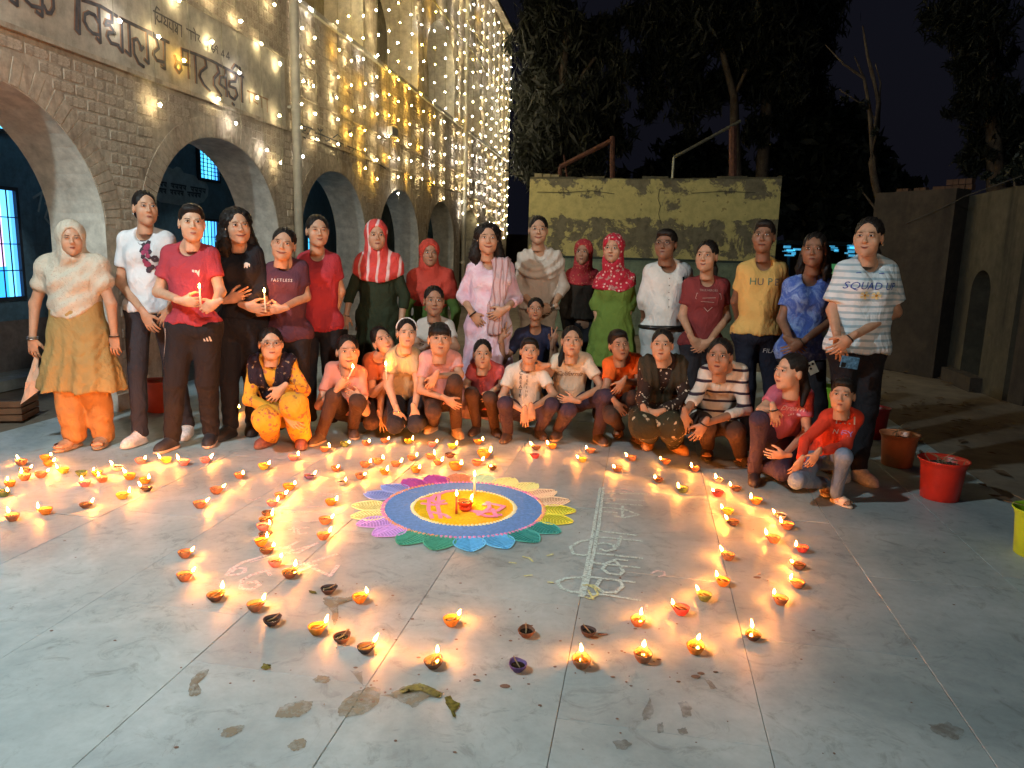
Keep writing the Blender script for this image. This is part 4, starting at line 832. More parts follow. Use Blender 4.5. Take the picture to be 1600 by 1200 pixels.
# ================================================================== BUCKETS AND POTS
def M_plastic(name, col, r=.35): return M_plain(name, col, r, var=.08, bmp=.05, spec=.5)
m_soil = M_plain('dry_soil', (.06, .04, .03), 1, scale=40, bmp=1, bd=.02); m_twig = M_plain('dry_stalk', (.34, .24, .12), .9)
def bucket(u, v, wpx, hpx, col, label, seed, ribs=True, stalks=6):
    p = G(u, v, 0); d = p[1]; R = wpx * .5 * d / FP * 1.0; H = hpx * d / FP * 1.02; root = empty('bucket', (p[0], p[1] + R * .75, 0), label=label, cat='bucket', group='plastic tubs used as planters'); m = M_plastic('tub_' + str(seed), col)
    n = 64; V = []; F = []; pr = [(.001, 0), (.70, 0), (.74, .02), (.86, .80), (.93, .93), (1.0, .97), (1.0, 1.0), (.96, 1.0), (.90, .93), (.82, .78), (.80, .70)]
    for i, (r, z) in enumerate(pr):
        for k in range(n):
            a = 2 * math.pi * k / n; f = 1 + (.012 * (k % 2) if ribs and 1 < i < 4 else 0); V.append((r * R * f * math.cos(a), r * R * f * math.sin(a), z * H))
    for i in range(len(pr) - 1):
        for k in range(n): F.append((i*n+k, i*n+(k+1) % n, (i+1)*n+(k+1) % n, (i+1)*n+k))
    obj('tub', mesh('tub', V, F, [m], None, True), root)
    rr = random.Random(seed); b = MB(); rings = 7; VV = []
    for i in range(rings + 1):
        for k in range(18): a = 2 * math.pi * k / 18; q = .83 * R * i / rings; VV.append((q * math.cos(a), q * math.sin(a), H * (.80 + rr.uniform(-.03, .05))))
    b.add(VV, [(i*18+k, i*18+(k+1) % 18, (i+1)*18+(k+1) % 18, (i+1)*18+k) for i in range(rings) for k in range(18)]); b.build('soil', m_soil, root)
    for k in range(stalks):
        a = rr.uniform(0, 6.28); q = rr.uniform(0, .7) * R; x, y = q * math.cos(a), q * math.sin(a); h = rr.uniform(.02, .10)
        MB().tube([(x, y, H * .8), (x + rr.uniform(-.05, .05), y + rr.uniform(-.04, .04), H * .85 + h * .6), (x + rr.uniform(-.12, .12), y + rr.uniform(-.06, .06), H * .85 + h)], [.003, .0025, .0015], 5).build('stalk', m_twig, root)
    return root
bucket(1412, 733, 62, 53, (.75, .26, .11), 'orange ribbed plastic tub of dry soil behind the red one', 1)
bucket(1483, 787, 78, 66, (.62, .035, .015), 'bright red plastic tub with dry stalks at the paving edge', 2, False, 12)
bucket(1640, 880, 88, 80, (.36, .60, .02), 'lime green plastic tub cut off by the right edge of the photo', 3, False, 8)
bucket(1372, 688, 44, 50, (.40, .02, .03), 'dark red tub half hidden behind the girl in the striped shirt', 4)
bucket(1300, 655, 46, 50, (.28, .62, .03), 'bright green tub behind the small children on the right', 5)
bucket(240, 646, 56, 50, (.50, .09, .06), 'dull red tub behind the girl with side-striped trousers', 6, True, 3)
bx = empty('wooden_crate', tuple(G(2, 655, 0)), .2, label='low brown wooden crate at the left edge behind the old woman', cat='crate')
mw = M_plain('crate_wood', (.13, .075, .04), .8)
for k in range(3): MB().box((-.25, -.12, .01 + k * .055), (.2, -.10, .055 + k * .055)).build('plank', mw, bx); MB().box((.18, -.10, .01 + k * .055), (.2, .2, .055 + k * .055)).build('plank', mw, bx)
MB().box((-.25, -.1, .0), (.18, .2, .12)).build('contents', m_soil, bx)
# litter on the earth
rl = random.Random(12); b = MB()
for k in range(420):
    x, y = rl.uniform(3.0, 7.0), rl.uniform(4.0, 13)
    a = rl.uniform(0, 3.14); l = rl.uniform(.02, .09); w = l * rl.uniform(.15, .5); c, s = math.cos(a), math.sin(a)
    b.add([(x - c*l, y - s*l, .012), (x + s*w, y - c*w, .022), (x + c*l, y + s*l, .013), (x - s*w, y + c*w, .016)], [(0, 1, 2, 3)])
tag(b.build('leaf_litter', M_plain('dead_leaf', (.09, .055, .03), .95)), 'dead leaves and scraps strewn over the bare earth', kind='stuff')
# ================================================================== PEOPLE
f32 = np.float32
class Grid:
    def __init__(s, lo, hi, h):
        s.lo = np.array(lo, float) - 2 * h; s.h = h; s.n = np.ceil((np.array(hi) - s.lo + 2 * h) / h).astype(int) + 1
        ax = [(s.lo[i] + h * np.arange(s.n[i])).astype(f32) for i in range(3)]
        s.X, s.Y, s.Z = np.meshgrid(*ax, indexing='ij')
def caps(g, a, b, ra, rb, sc=None):
    a = np.asarray(a, float); b = np.asarray(b, float); d = b - a; L2 = float(d @ d) + 1e-9
    px, py, pz = g.X - f32(a[0]), g.Y - f32(a[1]), g.Z - f32(a[2])
    t = np.clip((px * f32(d[0]) + py * f32(d[1]) + pz * f32(d[2])) / f32(L2), 0, 1)
    qx, qy, qz = px - t * f32(d[0]), py - t * f32(d[1]), pz - t * f32(d[2])
    if sc is not None: qy = qy * f32(sc)
    return np.sqrt(qx*qx + qy*qy + qz*qz) - (f32(ra) + t * f32(rb - ra))
def ell(g, c, r, R=None):
    px, py, pz = g.X - f32(c[0]), g.Y - f32(c[1]), g.Z - f32(c[2])
    if R is not None:
        R = np.asarray(R, float); px, py, pz = [px * f32(R[0][i]) + py * f32(R[1][i]) + pz * f32(R[2][i]) for i in range(3)]
    k0 = np.sqrt((px / r[0]) ** 2 + (py / r[1]) ** 2 + (pz / r[2]) ** 2); m = min(r)
    return (k0 - 1) * f32((r[0] * r[1] * r[2]) ** (1 / 3) if m > .5 * max(r) else m)
def smin(a, b, k):
    h = np.clip(.5 + .5 * (b - a) / f32(k), 0, 1); return b + (a - b) * h - f32(k) * h * (1 - h)
def smax(a, b, k): return -smin(-a, -b, k)
def nets(vol, lo, h):
    s = vol < 0; nx, ny, nz = vol.shape
    c = [s[i:nx-1+i, j:ny-1+j, k:nz-1+k] for i in (0,1) for j in (0,1) for k in (0,1)]
    cnt = sum(x.astype(np.int8) for x in c); act = (cnt > 0) & (cnt < 8); I = np.argwhere(act)
    if len(I) == 0: return np.zeros((0, 3)), np.zeros((0, 4), int)
    idx = -np.ones(act.shape, np.int64); idx[act] = np.arange(len(I))
    corner = np.array([(i, j, k) for i in (0,1) for j in (0,1) for k in (0,1)])
    vals = np.stack([vol[I[:,0]+i, I[:,1]+j, I[:,2]+k] for i, j, k in corner], 1)
    acc = np.zeros((len(I), 3)); num = np.zeros(len(I))
    for a in range(8):
        for b in range(a + 1, 8):
            if np.abs(corner[a] - corner[b]).sum() != 1: continue
            va, vb = vals[:, a], vals[:, b]; m = (va < 0) != (vb < 0)
            t = np.where(m, va / np.where(m, va - vb, 1), 0)[:, None]; p = corner[a] + (corner[b] - corner[a]) * t
            acc += p * m[:, None]; num += m
    V = (I + acc / num[:, None]) * h + lo
    Q = []
    for ax in range(3):
        sl0 = [slice(None)] * 3; sl1 = [slice(None)] * 3; sl0[ax] = slice(0, -1); sl1[ax] = slice(1, None)
        s0 = s[tuple(sl0)]; s1 = s[tuple(sl1)]; E = np.argwhere(s0 != s1); o1, o2 = [(1, 2), (2, 0), (0, 1)][ax]
        E = E[(E[:, o1] > 0) & (E[:, o2] > 0) & (E[:, o1] < vol.shape[o1] - 1) & (E[:, o2] < vol.shape[o2] - 1)]
        d1 = np.zeros(3, int); d1[o1] = 1; d2 = np.zeros(3, int); d2[o2] = 1
        A, Bq_, Cq, Dq = E - d1 - d2, E - d2, E, E - d1
        q = np.stack([idx[tuple(x.T)] for x in (A, Bq_, Cq, Dq)], 1); neg = s0[tuple(E.T)]
        q[~neg] = q[~neg][:, ::-1]; Q.append(q)
    Q = np.concatenate(Q); Q = Q[(Q >= 0).all(1)]
    return V, Q
def blobmesh(g, vol): return nets(vol, g.lo, g.h)
# ---- head in its own frame: faces -Y, +X to the viewer's right, origin at the middle of the head
def head_vol(g, kind):
    jaw = {'f': .0, 'm': .004, 'k': -.004}[kind]
    v = ell(g, (0, .018, .036), (.076, .092, .082)); v = smin(v, ell(g, (0, -.022, -.026), (.064, .064, .076)), .03)
    v = smin(v, caps(g, (-.03, -.03, -.07), (0, -.058, -.089), .028, .021 + jaw), .03); v = smin(v, caps(g, (.03, -.03, -.07), (0, -.058, -.089), .028, .021 + jaw), .03)
    for s in (-1, 1):
        v = smin(v, ell(g, (s * .038, -.054, -.028), (.026, .022, .028)), .025)
        v = smax(v, -ell(g, (s * .0315, -.096, .012), (.021, .015, .011)), .014)
        v = smin(v, ell(g, (s * .0755, .012, -.008), (.009, .019, .031)), .006)
        v = smin(v, caps(g, (s * .014, -.083, .027), (s * .042, -.074, .028), .005, .004), .014)
        v = smin(v, ell(g, (s * .0088, -.0945, -.027), (.0070, .008, .0062)), .006)
        v = smin(v, ell(g, (s * .0305, -.074, .010), (.0165, .0125, .0125)), .004)
    v = smin(v, caps(g, (0, -.084, .014), (0, -.0985, -.021), .0058, .0092), .010)
    v = smin(v, caps(g, (-.017, -.0765, -.058), (.017, -.0765, -.058), .0062, .0062), .012)
    v = smin(v, caps(g, (0, .022, -.05), (0, .034, -.155), .049, .050 if kind != 'm' else .058), .02); return v
g = Grid((-.09, -.125, -.165), (.09, .12, .125), .0058)
HEAD = {k: blobmesh(g, head_vol(g, k)) for k in 'fmk'}
def M_hair():
    m, N, L, B = nodes('black_hair'); mp = coords(N, L, (40, 40, 6)); n = noise(N, L, mp, 4, 5, .6, .5); r = ramp(N, [(.3, (.004, .0035, .0035)), (.75, (.018, .013, .010))]); L.new(n.outputs[0], r.inputs[0]); L.new(r.outputs[0], B.inputs['Base Color'])
    B.inputs['Roughness'].default_value = .5; B.inputs['Specular IOR Level'].default_value = .25; bump(N, L, B, n.outputs[0], .7, .006); return m
m_hair = M_hair()
def hair_vol(g, kind):
    v = ell(g, (0, .022, .038), (.0805, .0985, .0885))
    w = f32(.0022) * np.sin(g.X * 260 + 3 * np.sin(g.Z * 40)); v = v + w * (g.Z > .02)
    fx = ell(g, (0, -.11, -.036), (.072, .105, .137)); v = smax(v, -fx, .006); v = v + f32(.0028) * np.exp(-(g.X / .0035) ** 2) * (g.Z > .06)
    v = smax(v, -(g.Z + .020 + 0 * g.X) * 1.0 - 10 * np.maximum(0, g.Y - .02), .01)
    v = smin(v, ell(g, (0, .065, -.02), (.066, .05, .06)), .02)
    if kind == 'bun': v = smin(v, ell(g, (.0, .125, .01), (.034, .03, .034)), .015)
    if kind == 'pony': v = smin(v, caps(g, (0, .11, .0), (.03, .12, -.10), .028, .030), .015); v = smin(v, caps(g, (.03, .12, -.10), (.055, .09, -.20), .030, .014), .015)
    if kind == 'side':
        v = smin(v, caps(g, (-.04, .08, -.03), (-.075, .05, -.13), .030, .026), .015); v = smin(v, caps(g, (-.075, .05, -.13), (-.085, -.01, -.19), .024, .012), .012)
    if kind in ('long', 'curly'):
        R = .030 if kind == 'long' else .040
        for s in (-1, 1):
            for j in range(3):
                ox = s * (.062 + .006 * j); v = smin(v, caps(g, (ox, .03 + .03 * j, .0), (s * (.085 + .012 * (kind == 'curly')) , .035 + .028 * j, -.135), R * .8, R), .02)
                v = smin(v, caps(g, (s * .085, .035 + .028 * j, -.135), (s * .080, .03 + .03 * j, -.20 - .01 * j), R, R * .45), .02)
        if kind == 'curly':
            v = smin(v, ell(g, (0, .035, .038), (.104, .10, .092)), .01); v = smax(v, -ell(g, (0, -.115, -.040), (.068, .103, .134)), .012)
            v = v + f32(.007) * np.sin(g.X * 120 + 2 * np.sin(g.Z * 60)) * np.sin(g.Z * 105 + 3 * np.sin(g.Y * 60)) * np.sin(g.Y * 110)
        else: v = v + f32(.003) * np.sin(g.X * 170 + 3 * np.sin(g.Z * 28))
        v = smax(v, -ell(g, (0, -.095, -.075), (.064, .085, .12)), .008)
    if kind == 'fringe':
        v = smin(v, ell(g, (0, -.045, .052), (.068, .046, .040)), .012); v = v + f32(.002) * np.sin(g.X * 300)
    if kind == 'short': v = smin(v, ell(g, (.0, -.03, .085), (.062, .05, .034)), .02)
    return v
hair_me = {}
for k in ('bun', 'pony', 'side', 'long', 'curly', 'fringe', 'short', 'crop'):
    lo, hi = ((-.10, -.10, -.10), (.10, .17, .15)) if k in ('bun', 'fringe', 'short', 'crop') else ((-.15, -.10, -.25), (.15, .19, .15))
    g = Grid(lo, hi, .0062); V, F = blobmesh(g, hair_vol(g, k)); hair_me[k] = mesh('hair', V, F, [m_hair], None, True)
# eyes, brows, lips (shared meshes in head frame)
m_white = M_plain('eye_white', (.60, .55, .50), .25, var=.03, bmp=0); m_iris = M_plain('dark_iris', (.018, .010, .007), .12, bmp=0); m_lash = M_plain('lash_line', (.012, .008, .007), .8, bmp=0)
def sph(b, c, r, n=10, m=6, mi=0):
    V = []; F = []
    for i in range(m + 1):
        p = math.pi * i / m
        for k in range(n): a = 2 * math.pi * k / n; V.append((c[0] + r[0] * math.sin(p) * math.cos(a), c[1] + r[1] * math.sin(p) * math.sin(a), c[2] + r[2] * math.cos(p)))
    for i in range(m):
        for k in range(n): F.append((i*n+k, (i+1)*n+k, (i+1)*n+(k+1) % n, i*n+(k+1) % n))
    b.add(V, F, mi)
def eye_mesh(op=1.0):
    b = MB(); sph(b, (0, -.0835, .0095), (.0150, .0066, .0050 * op), 14, 8, 0); sph(b, (0, -.0888, .0097), (.0058, .0022, .0050 * op), 10, 6, 1)
    b.tube([(-.0155, -.0845, .008), (-.009, -.0895, .0098 + .0045 * op), (0, -.0915, .0105 + .0050 * op), (.009, -.0895, .0098 + .0045 * op), (.0165, -.0835, .0092)], [.0006, .0015, .0018, .0016, .0006], 5, 2)
    b.tube([(-.013, -.0850, .0055), (0, -.0895, .0040 + .002 * (1 - op)), (.013, -.0850, .0055)], [.0003, .0007, .0003], 4, 2); return b.mesh('eye', [m_white, m_iris, m_lash], True)
eye_me = eye_mesh(); eye_half = eye_mesh(.45)
bb = MB(); bb.tube([(-.016, -.0865, .0265), (-.004, -.0890, .0300), (.010, -.0860, .0305), (.021, -.0775, .0255)], [.0012, .0019, .0017, .0006], 6, 0); brow_me = bb.mesh('eyebrow', [m_hair], True)
m_lips = {}
def lips_mesh(smile):
    b = MB(); c = .007 * smile
    y0 = -.0872
    b.tube([(-.024 - c, y0 + .009, -.0580 + c), (-.012, y0 + .001, -.0550), (0, y0 - .001, -.0562), (.012, y0 + .001, -.0550), (.024 + c, y0 + .009, -.0580 + c)], [.0008, .0030, .0028, .0030, .0008], 6)
    b.tube([(-.023 - c, y0 + .009, -.0590 + c), (-.011, y0 + .001, -.0630), (0, y0 - .001, -.0640), (.011, y0 + .001, -.0630), (.023 + c, y0 + .009, -.0590 + c)], [.0008, .0032, .0038, .0032, .0008], 6)
    b.tube([(-.024 - c, y0 + .008, -.0585 + c), (-.011, y0 - .002, -.0588), (0, y0 - .0035, -.0595), (.011, y0 - .002, -.0588), (.024 + c, y0 + .008, -.0585 + c)], [.0004, .0009, .0010, .0009, .0004], 4, 1)
    return b
skins = {'a': (.56, .33, .21), 'b': (.46, .255, .155), 'c': (.33, .17, .10), 'd': (.22, .108, .062)}
def M_skin(k, c):
    m, N, L, B = nodes('skin_' + k); mp = coords(N, L); n = noise(N, L, mp, 28, 5, .6); r = ramp(N, [(.3, tuple(x * .86 for x in c)), (.7, tuple(min(1, x * 1.1) for x in c))]); L.new(n.outputs[0], r.inputs[0]); L.new(r.outputs[0], B.inputs['Base Color'])
    B.inputs['Roughness'].default_value = .48; B.inputs['Specular IOR Level'].default_value = .4; n2 = noise(N, L, mp, 240, 3, .6); bump(N, L, B, n2.outputs[0], .15, .001); return m
m_skin = {k: M_skin(k, c) for k, c in skins.items()}
lip_me = {}
for k, c in skins.items():
    ml = M_plain('lips_' + k, (c[0] * .80, c[1] * .45, c[2] * .48), .4, bmp=0)
    for s in (0, 1): lip_me[k + str(s)] = lips_mesh(s).mesh('lips', [ml, m_lash], True)
gb = MB()
for s in (-1, 1):
    ring_ = [(s * .0315 + .0215 * math.cos(a), -.102 + .004 * abs(math.cos(a)), .007 + .0165 * math.sin(a) * (1 - .12 * math.cos(a))) for a in [2 * math.pi * k / 18 for k in range(19)]]; gb.tube(ring_, .0014, 5, 0, False)
    gb.tube([(s * .053, -.099, .012), (s * .075, -.06, .012), (s * .079, .0, .008)], .0016, 5)
gb.tube([(-.010, -.103, .010), (0, -.106, .013), (.010, -.103, .010)], .0014, 5)
glass_me = gb.mesh('spectacles', [M_plain('spectacle_frame', (.04, .02, .035), .3, bmp=0)], True)
hb_ = MB(); hb_.tube([(.084 * math.cos(a), .0 + .004, .036 + .092 * math.sin(a)) for a in [math.radians(x) for x in range(-8, 190, 11)]], .006, 8); band_me = hb_.mesh('headband', [M_plain('white_band', (.75, .72, .68), .5)], True)
# hands: wrist at origin, fingers along +Z, palm faces +Y, thumb towards +X
def hand(curl, spread, pose='rel'):
    g = Grid((-.062, -.04, -.075), (.075, .095, .20), .0046)
    v = ell(g, (0, .0, .048), (.038, .0135, .052)); v = smin(v, caps(g, (0, 0, -.045), (0, 0, .02), .0195, .0245, 1.2), .02)
    fx = [.029, .0095, -.0105, -.029]; fl = [.070, .078, .072, .056]; rad = [.0085, .0088, .0084, .0075]
    for i in range(4):
        c = curl
        if pose == 'v': c = .05 if i < 2 else 1.5
        if pose == 'point' and i == 0: c = .12
        sp = spread * (1.5 - i) / 1.5 * .5
        if pose == 'v': sp = (.24, -.20, -.1, -.15)[i]
        p = np.array([fx[i], .0, .088 - (.004 if i in (0,) else .0 if i == 1 else .003 if i == 2 else .012)]); a = c * .55; L0 = fl[i]
        for j, (fr, da) in enumerate(((.45, c * .85), (.31, c * .75), (.24, 0))):
            d = np.array([math.sin(sp) * math.cos(a), math.sin(a), math.cos(a) * math.cos(sp)]); q = p + d * L0 * fr
            v = smin(v, caps(g, p, q, rad[i] * (1 - .08 * j), rad[i] * (1 - .08 * (j + 1))), .0035 if j == 0 else .002); p = q; a += da
    tc = .5 + curl * .4
    p = np.array([.024, .004, .022]); 
    for d, L0, r in (((math.cos(.75), .25 + .2 * curl, math.sin(.95)), .038, .013), ((math.cos(1.15), .35 + .5 * curl, math.sin(1.1)), .030, .0105), ((.15, .4 + .6 * curl, .9), .022, .009)):
        d = np.array(d); d = d / np.linalg.norm(d); q = p + d * L0; v = smin(v, caps(g, p, q, r, r * .88), .006); p = q
    return blobmesh(g, v)
HAND = {'rel': hand(.42, .25), 'open': hand(.12, .55), 'grip': hand(1.15, .05), 'v': hand(.9, .3, 'v'), 'point': hand(1.1, .1, 'point')}
# shoes: heel at origin, toe along -Y, sole at z = 0
def shoe(kind):
    g = Grid((-.055, -.20, -.005), (.055, .08, .12), .006)
    sole = smin(ell(g, (0, -.10, .012), (.042, .075, .02)), ell(g, (0, .005, .012), (.034, .05, .02)), .03)
    if kind == 'slip':
        v = smax(sole, g.Z - .028, .004); v = smax(v, -g.Z + .001, .002); return blobmesh(g, v)
    up = smin(ell(g, (0, -.095, .03), (.040, .078, .034)), caps(g, (0, .0, .03), (0, -.005, .085), .038, .036), .035); up = smin(up, caps(g, (0, -.02, .06), (0, -.11, .035), .032, .026), .03)
    v = smin(up, sole, .008); v = smax(v, -g.Z + .001, .002); v = smax(v, g.Z - .098, .004); return blobmesh(g, v)
SH = {'sneaker': shoe('sneaker'), 'slip': shoe('slip')}
m_lace = M_plain('shoe_lace', (.6, .57, .52), .7)
shoe_mats = {}
def shoe_mesh(kind, upc, solec):
    key = (kind, upc, solec)
    if key not in shoe_mats:
        V, F = SH[kind]; zc = V[F].mean(1)[:, 2]
        mu = M_plain('shoe_upper', upc, .55, scale=60); ms = M_plain('shoe_sole', solec, .6); shoe_mats[key] = mesh('shoe', V, F, [mu, ms], (zc < .022).astype(int), True)
    return shoe_mats[key]
lb = MB()
for k in range(4): lb.tube([(-.018, -.045 - .018 * k, .090 - .010 * k), (0, -.048 - .018 * k, .097 - .010 * k), (.018, -.045 - .018 * k, .090 - .010 * k)], .0025, 5)
lace_me = lb.mesh('laces', [m_lace], True)
st = MB()
for k in range(7): pass
def foot_vol(g): 
    v = smin(ell(g, (0, -.085, .040), (.036, .070, .024)), caps(g, (0, .0, .045), (0, -.01, .11), .030, .030), .03)
    for k in range(5): v = smin(v, ell(g, (-.028 + .014 * k, -.150 + .006 * abs(k - 1), .036), (.0078, .018, .010)), .004)
    return v
g = Grid((-.05, -.19, .01), (.05, .05, .14), .0055); FOOT = blobmesh(g, foot_vol(g))
sb = MB(); V = []; F = []; n = 12
for j in range(2):
    for k in range(n + 1): a = math.pi * k / n; V.append((.043 * math.cos(a), -.075 - .055 * j, .018 + .052 * math.sin(a) ** .8 * (1 - .25 * j)))
for k in range(n): F.append((k, k + 1, n + 2 + k, n + 1 + k))
strap_V, strap_F = V + [(x * 1.08, y, z + .004) for x, y, z in V], F + [tuple(i + 2 * (n + 1) for i in f)[::-1] for f in F]
# ---- cloth materials
def M_cloth(name, col, pat=None, col2=None, fold=1.0, sc=1.0, rough=.85, gl=0):
    m, N, L, B = nodes(name); mp = coords(N, L); n = noise(N, L, mp, 5, 4, .6); c1 = tuple(c * .86 for c in col); r = ramp(N, [(.3, c1), (.7, tuple(min(1, c * 1.08) for c in col))]); L.new(n.outputs[0], r.inputs[0]); c = r.outputs[0]
    if pat == 'stripe':
        sx = N.new('ShaderNodeSeparateXYZ'); nn = noise(N, L, mp, 4, 2); L.new(mp.outputs[0], sx.inputs[0]); ad = N.new('ShaderNodeMath'); ad.operation = 'MULTIPLY_ADD'; L.new(nn.outputs[0], ad.inputs[0]); ad.inputs[1].default_value = .035; L.new(sx.outputs['Z'], ad.inputs[2])
        mu = N.new('ShaderNodeMath'); mu.operation = 'MULTIPLY'; L.new(ad.outputs[0], mu.inputs[0]); mu.inputs[1].default_value = sc; fr = N.new('ShaderNodeMath'); fr.operation = 'FRACT'; L.new(mu.outputs[0], fr.inputs[0])
        w = .26 if gl == 0 else gl; rr_ = ramp(N, [(0, (1, 1, 1)), (w, (1, 1, 1)), (w + .06, (0, 0, 0)), (.96, (0, 0, 0))]); L.new(fr.outputs[0], rr_.inputs[0]); c = mixc(N, L, rr_.outputs[0], c, col2)
    elif pat == 'vstripe':
        sx = N.new('ShaderNodeSeparateXYZ'); nn = noise(N, L, mp, 3, 2); L.new(mp.outputs[0], sx.inputs[0]); ad = N.new('ShaderNodeMath'); ad.operation = 'MULTIPLY_ADD'; L.new(nn.outputs[0], ad.inputs[0]); ad.inputs[1].default_value = .12; L.new(sx.outputs['X'], ad.inputs[2])
        mu = N.new('ShaderNodeMath'); mu.operation = 'MULTIPLY'; L.new(ad.outputs[0], mu.inputs[0]); mu.inputs[1].default_value = sc; fr = N.new('ShaderNodeMath'); fr.operation = 'FRACT'; L.new(mu.outputs[0], fr.inputs[0])
        rr_ = ramp(N, [(.0, (1, 1, 1)), (.2, (1, 1, 1)), (.3, (0, 0, 0)), (.95, (0, 0, 0))]); L.new(fr.outputs[0], rr_.inputs[0]); c = mixc(N, L, rr_.outputs[0], c, col2)
    elif pat == 'tie':
        n5 = noise(N, L, mp, 9 * sc, 6, .7, 1.2); rr_ = ramp(N, [(.45, (0, 0, 0)), (.68, (1, 1, 1))]); L.new(n5.outputs[0], rr_.inputs[0]); c = mixc(N, L, rr_.outputs[0], c, col2)
    elif pat == 'floral':
        vo = N.new('ShaderNodeTexVoronoi'); vo.inputs['Scale'].default_value = 22 * sc; L.new(mp.outputs[0], vo.inputs['Vector']); rr_ = ramp(N, [(.20, (1, 1, 1)), (.28, (0, 0, 0))]); L.new(vo.outputs['Distance'], rr_.inputs[0]); c = mixc(N, L, rr_.outputs[0], c, col2)
        n6 = noise(N, L, mp, 24 * sc, 3, .6); r6 = ramp(N, [(.58, (0, 0, 0)), (.63, (.9, .9, .9))]); L.new(n6.outputs[0], r6.inputs[0]); c = mixc(N, L, r6.outputs[0], c, tuple(x * .55 for x in col2))
    elif pat == 'dots':
        vo = N.new('ShaderNodeTexVoronoi'); vo.inputs['Scale'].default_value = 46 * sc; L.new(mp.outputs[0], vo.inputs['Vector']); rr_ = ramp(N, [(.30, (1, 1, 1)), (.38, (0, 0, 0))]); L.new(vo.outputs['Distance'], rr_.inputs[0])
        vo2 = N.new('ShaderNodeTexVoronoi'); vo2.feature = 'F1'; vo2.inputs['Scale'].default_value = 9 * sc; L.new(mp.outputs[0], vo2.inputs['Vector']); wv = N.new('ShaderNodeMath'); wv.operation = 'MULTIPLY'; L.new(vo2.outputs['Distance'], wv.inputs[0]); wv.inputs[1].default_value = 3.2; fr = N.new('ShaderNodeMath'); fr.operation = 'FRACT'; L.new(wv.outputs[0], fr.inputs[0])
        r7 = ramp(N, [(.5, (0, 0, 0)), (.56, (1, 1, 1)), (.82, (1, 1, 1)), (.88, (0, 0, 0))]); L.new(fr.outputs[0], r7.inputs[0]); mm = mixc(N, L, 1, rr_.outputs[0], r7.outputs[0], 'MULTIPLY'); c = mixc(N, L, mm, c, col2)
    L.new(c, B.inputs['Base Color']); B.inputs['Roughness'].default_value = rough; B.inputs['Specular IOR Level'].default_value = .25
    mp2 = coords(N, L, (7, 7, 4.0), (0, .35, 0)); f1 = noise(N, L, mp2, 1.5, 2, .45, 1.6); mp3 = coords(N, L, (1, 1, 1)); f2 = noise(N, L, mp3, 14, 3, .55, .8); f3 = noise(N, L, mp3, 420, 2, .5)
    b = bump(N, L, B, f1.outputs[0], .50 * fold, .035); b = bump(N, L, B, f2.outputs[0], .45 * fold, .018, b); bump(N, L, B, f3.outputs[0], .2, .001, b); return m
# ---- placing helpers
CR = {'a': (0, 260, 2.6083), 'b': (360, 320, 3.0), 'c': (640, 320, 3.0), 'd': (900, 320, 2.857), 'e': (1140, 320, 2.4), 'f': (540, 430, 6.154), 'g': (340, 490, 5.335), 'h': (640, 500, 5.58), 'i': (840, 500, 5.58), 'j': (1030, 520, 4.138), 'k': (160, 280, 5.454), 'p': (0, 0, 1.0)}
def rotm(yaw, pitch, tilt): return Matrix.Rotation(yaw, 3, 'Z') @ Matrix.Rotation(-pitch, 3, 'X') @ Matrix.Rotation(tilt, 3, 'Y')
def wrap_text(s, size, mat, name, shirt_o, bvh, root, c, right, up_, fr, extr=.0015, shear=0, spacing=1.0):
    cu = bpy.data.curves.new('t', 'FONT'); cu.body = s; cu.size = size; cu.align_x = 'CENTER'; cu.align_y = 'CENTER'; cu.space_character = spacing; cu.shear = shear; cu.resolution_u = 2
    to = bpy.data.objects.new('t', cu); COL.objects.link(to); dg = bpy.context.evaluated_depsgraph_get(); dg.update(); me = bpy.data.meshes.new_from_object(to.evaluated_get(dg)); bpy.data.objects.remove(to)
    V = []; c = Vector(c)
    for v in me.vertices:
        p = c + right * v.co.x + up_ * v.co.y; h, nrm, _, _ = bvh.ray_cast(p + fr * .4, -fr, .9)
        V.append(tuple((h + fr * .004) if h is not None else p))
    F = [tuple(p.vertices) for p in me.polygons]; o = MB().add(V, F).build(name, mat, root); bpy.data.meshes.remove(me); return o
def wrap_poly(polys, mat, name, bvh, root, c, right, up_, fr, off=.004):
    b = MB(); c = Vector(c)
    for poly in polys:
        V = []
        for x, y in poly:
            p = c + right * x + up_ * y; h, _, _, _ = bvh.ray_cast(p + fr * .4, -fr, .9); V.append(tuple((h + fr * off) if h is not None else p))
        b.add(V, [tuple(range(len(V)))])
    return b.build(name, mat, root)
NPEOPLE = 0
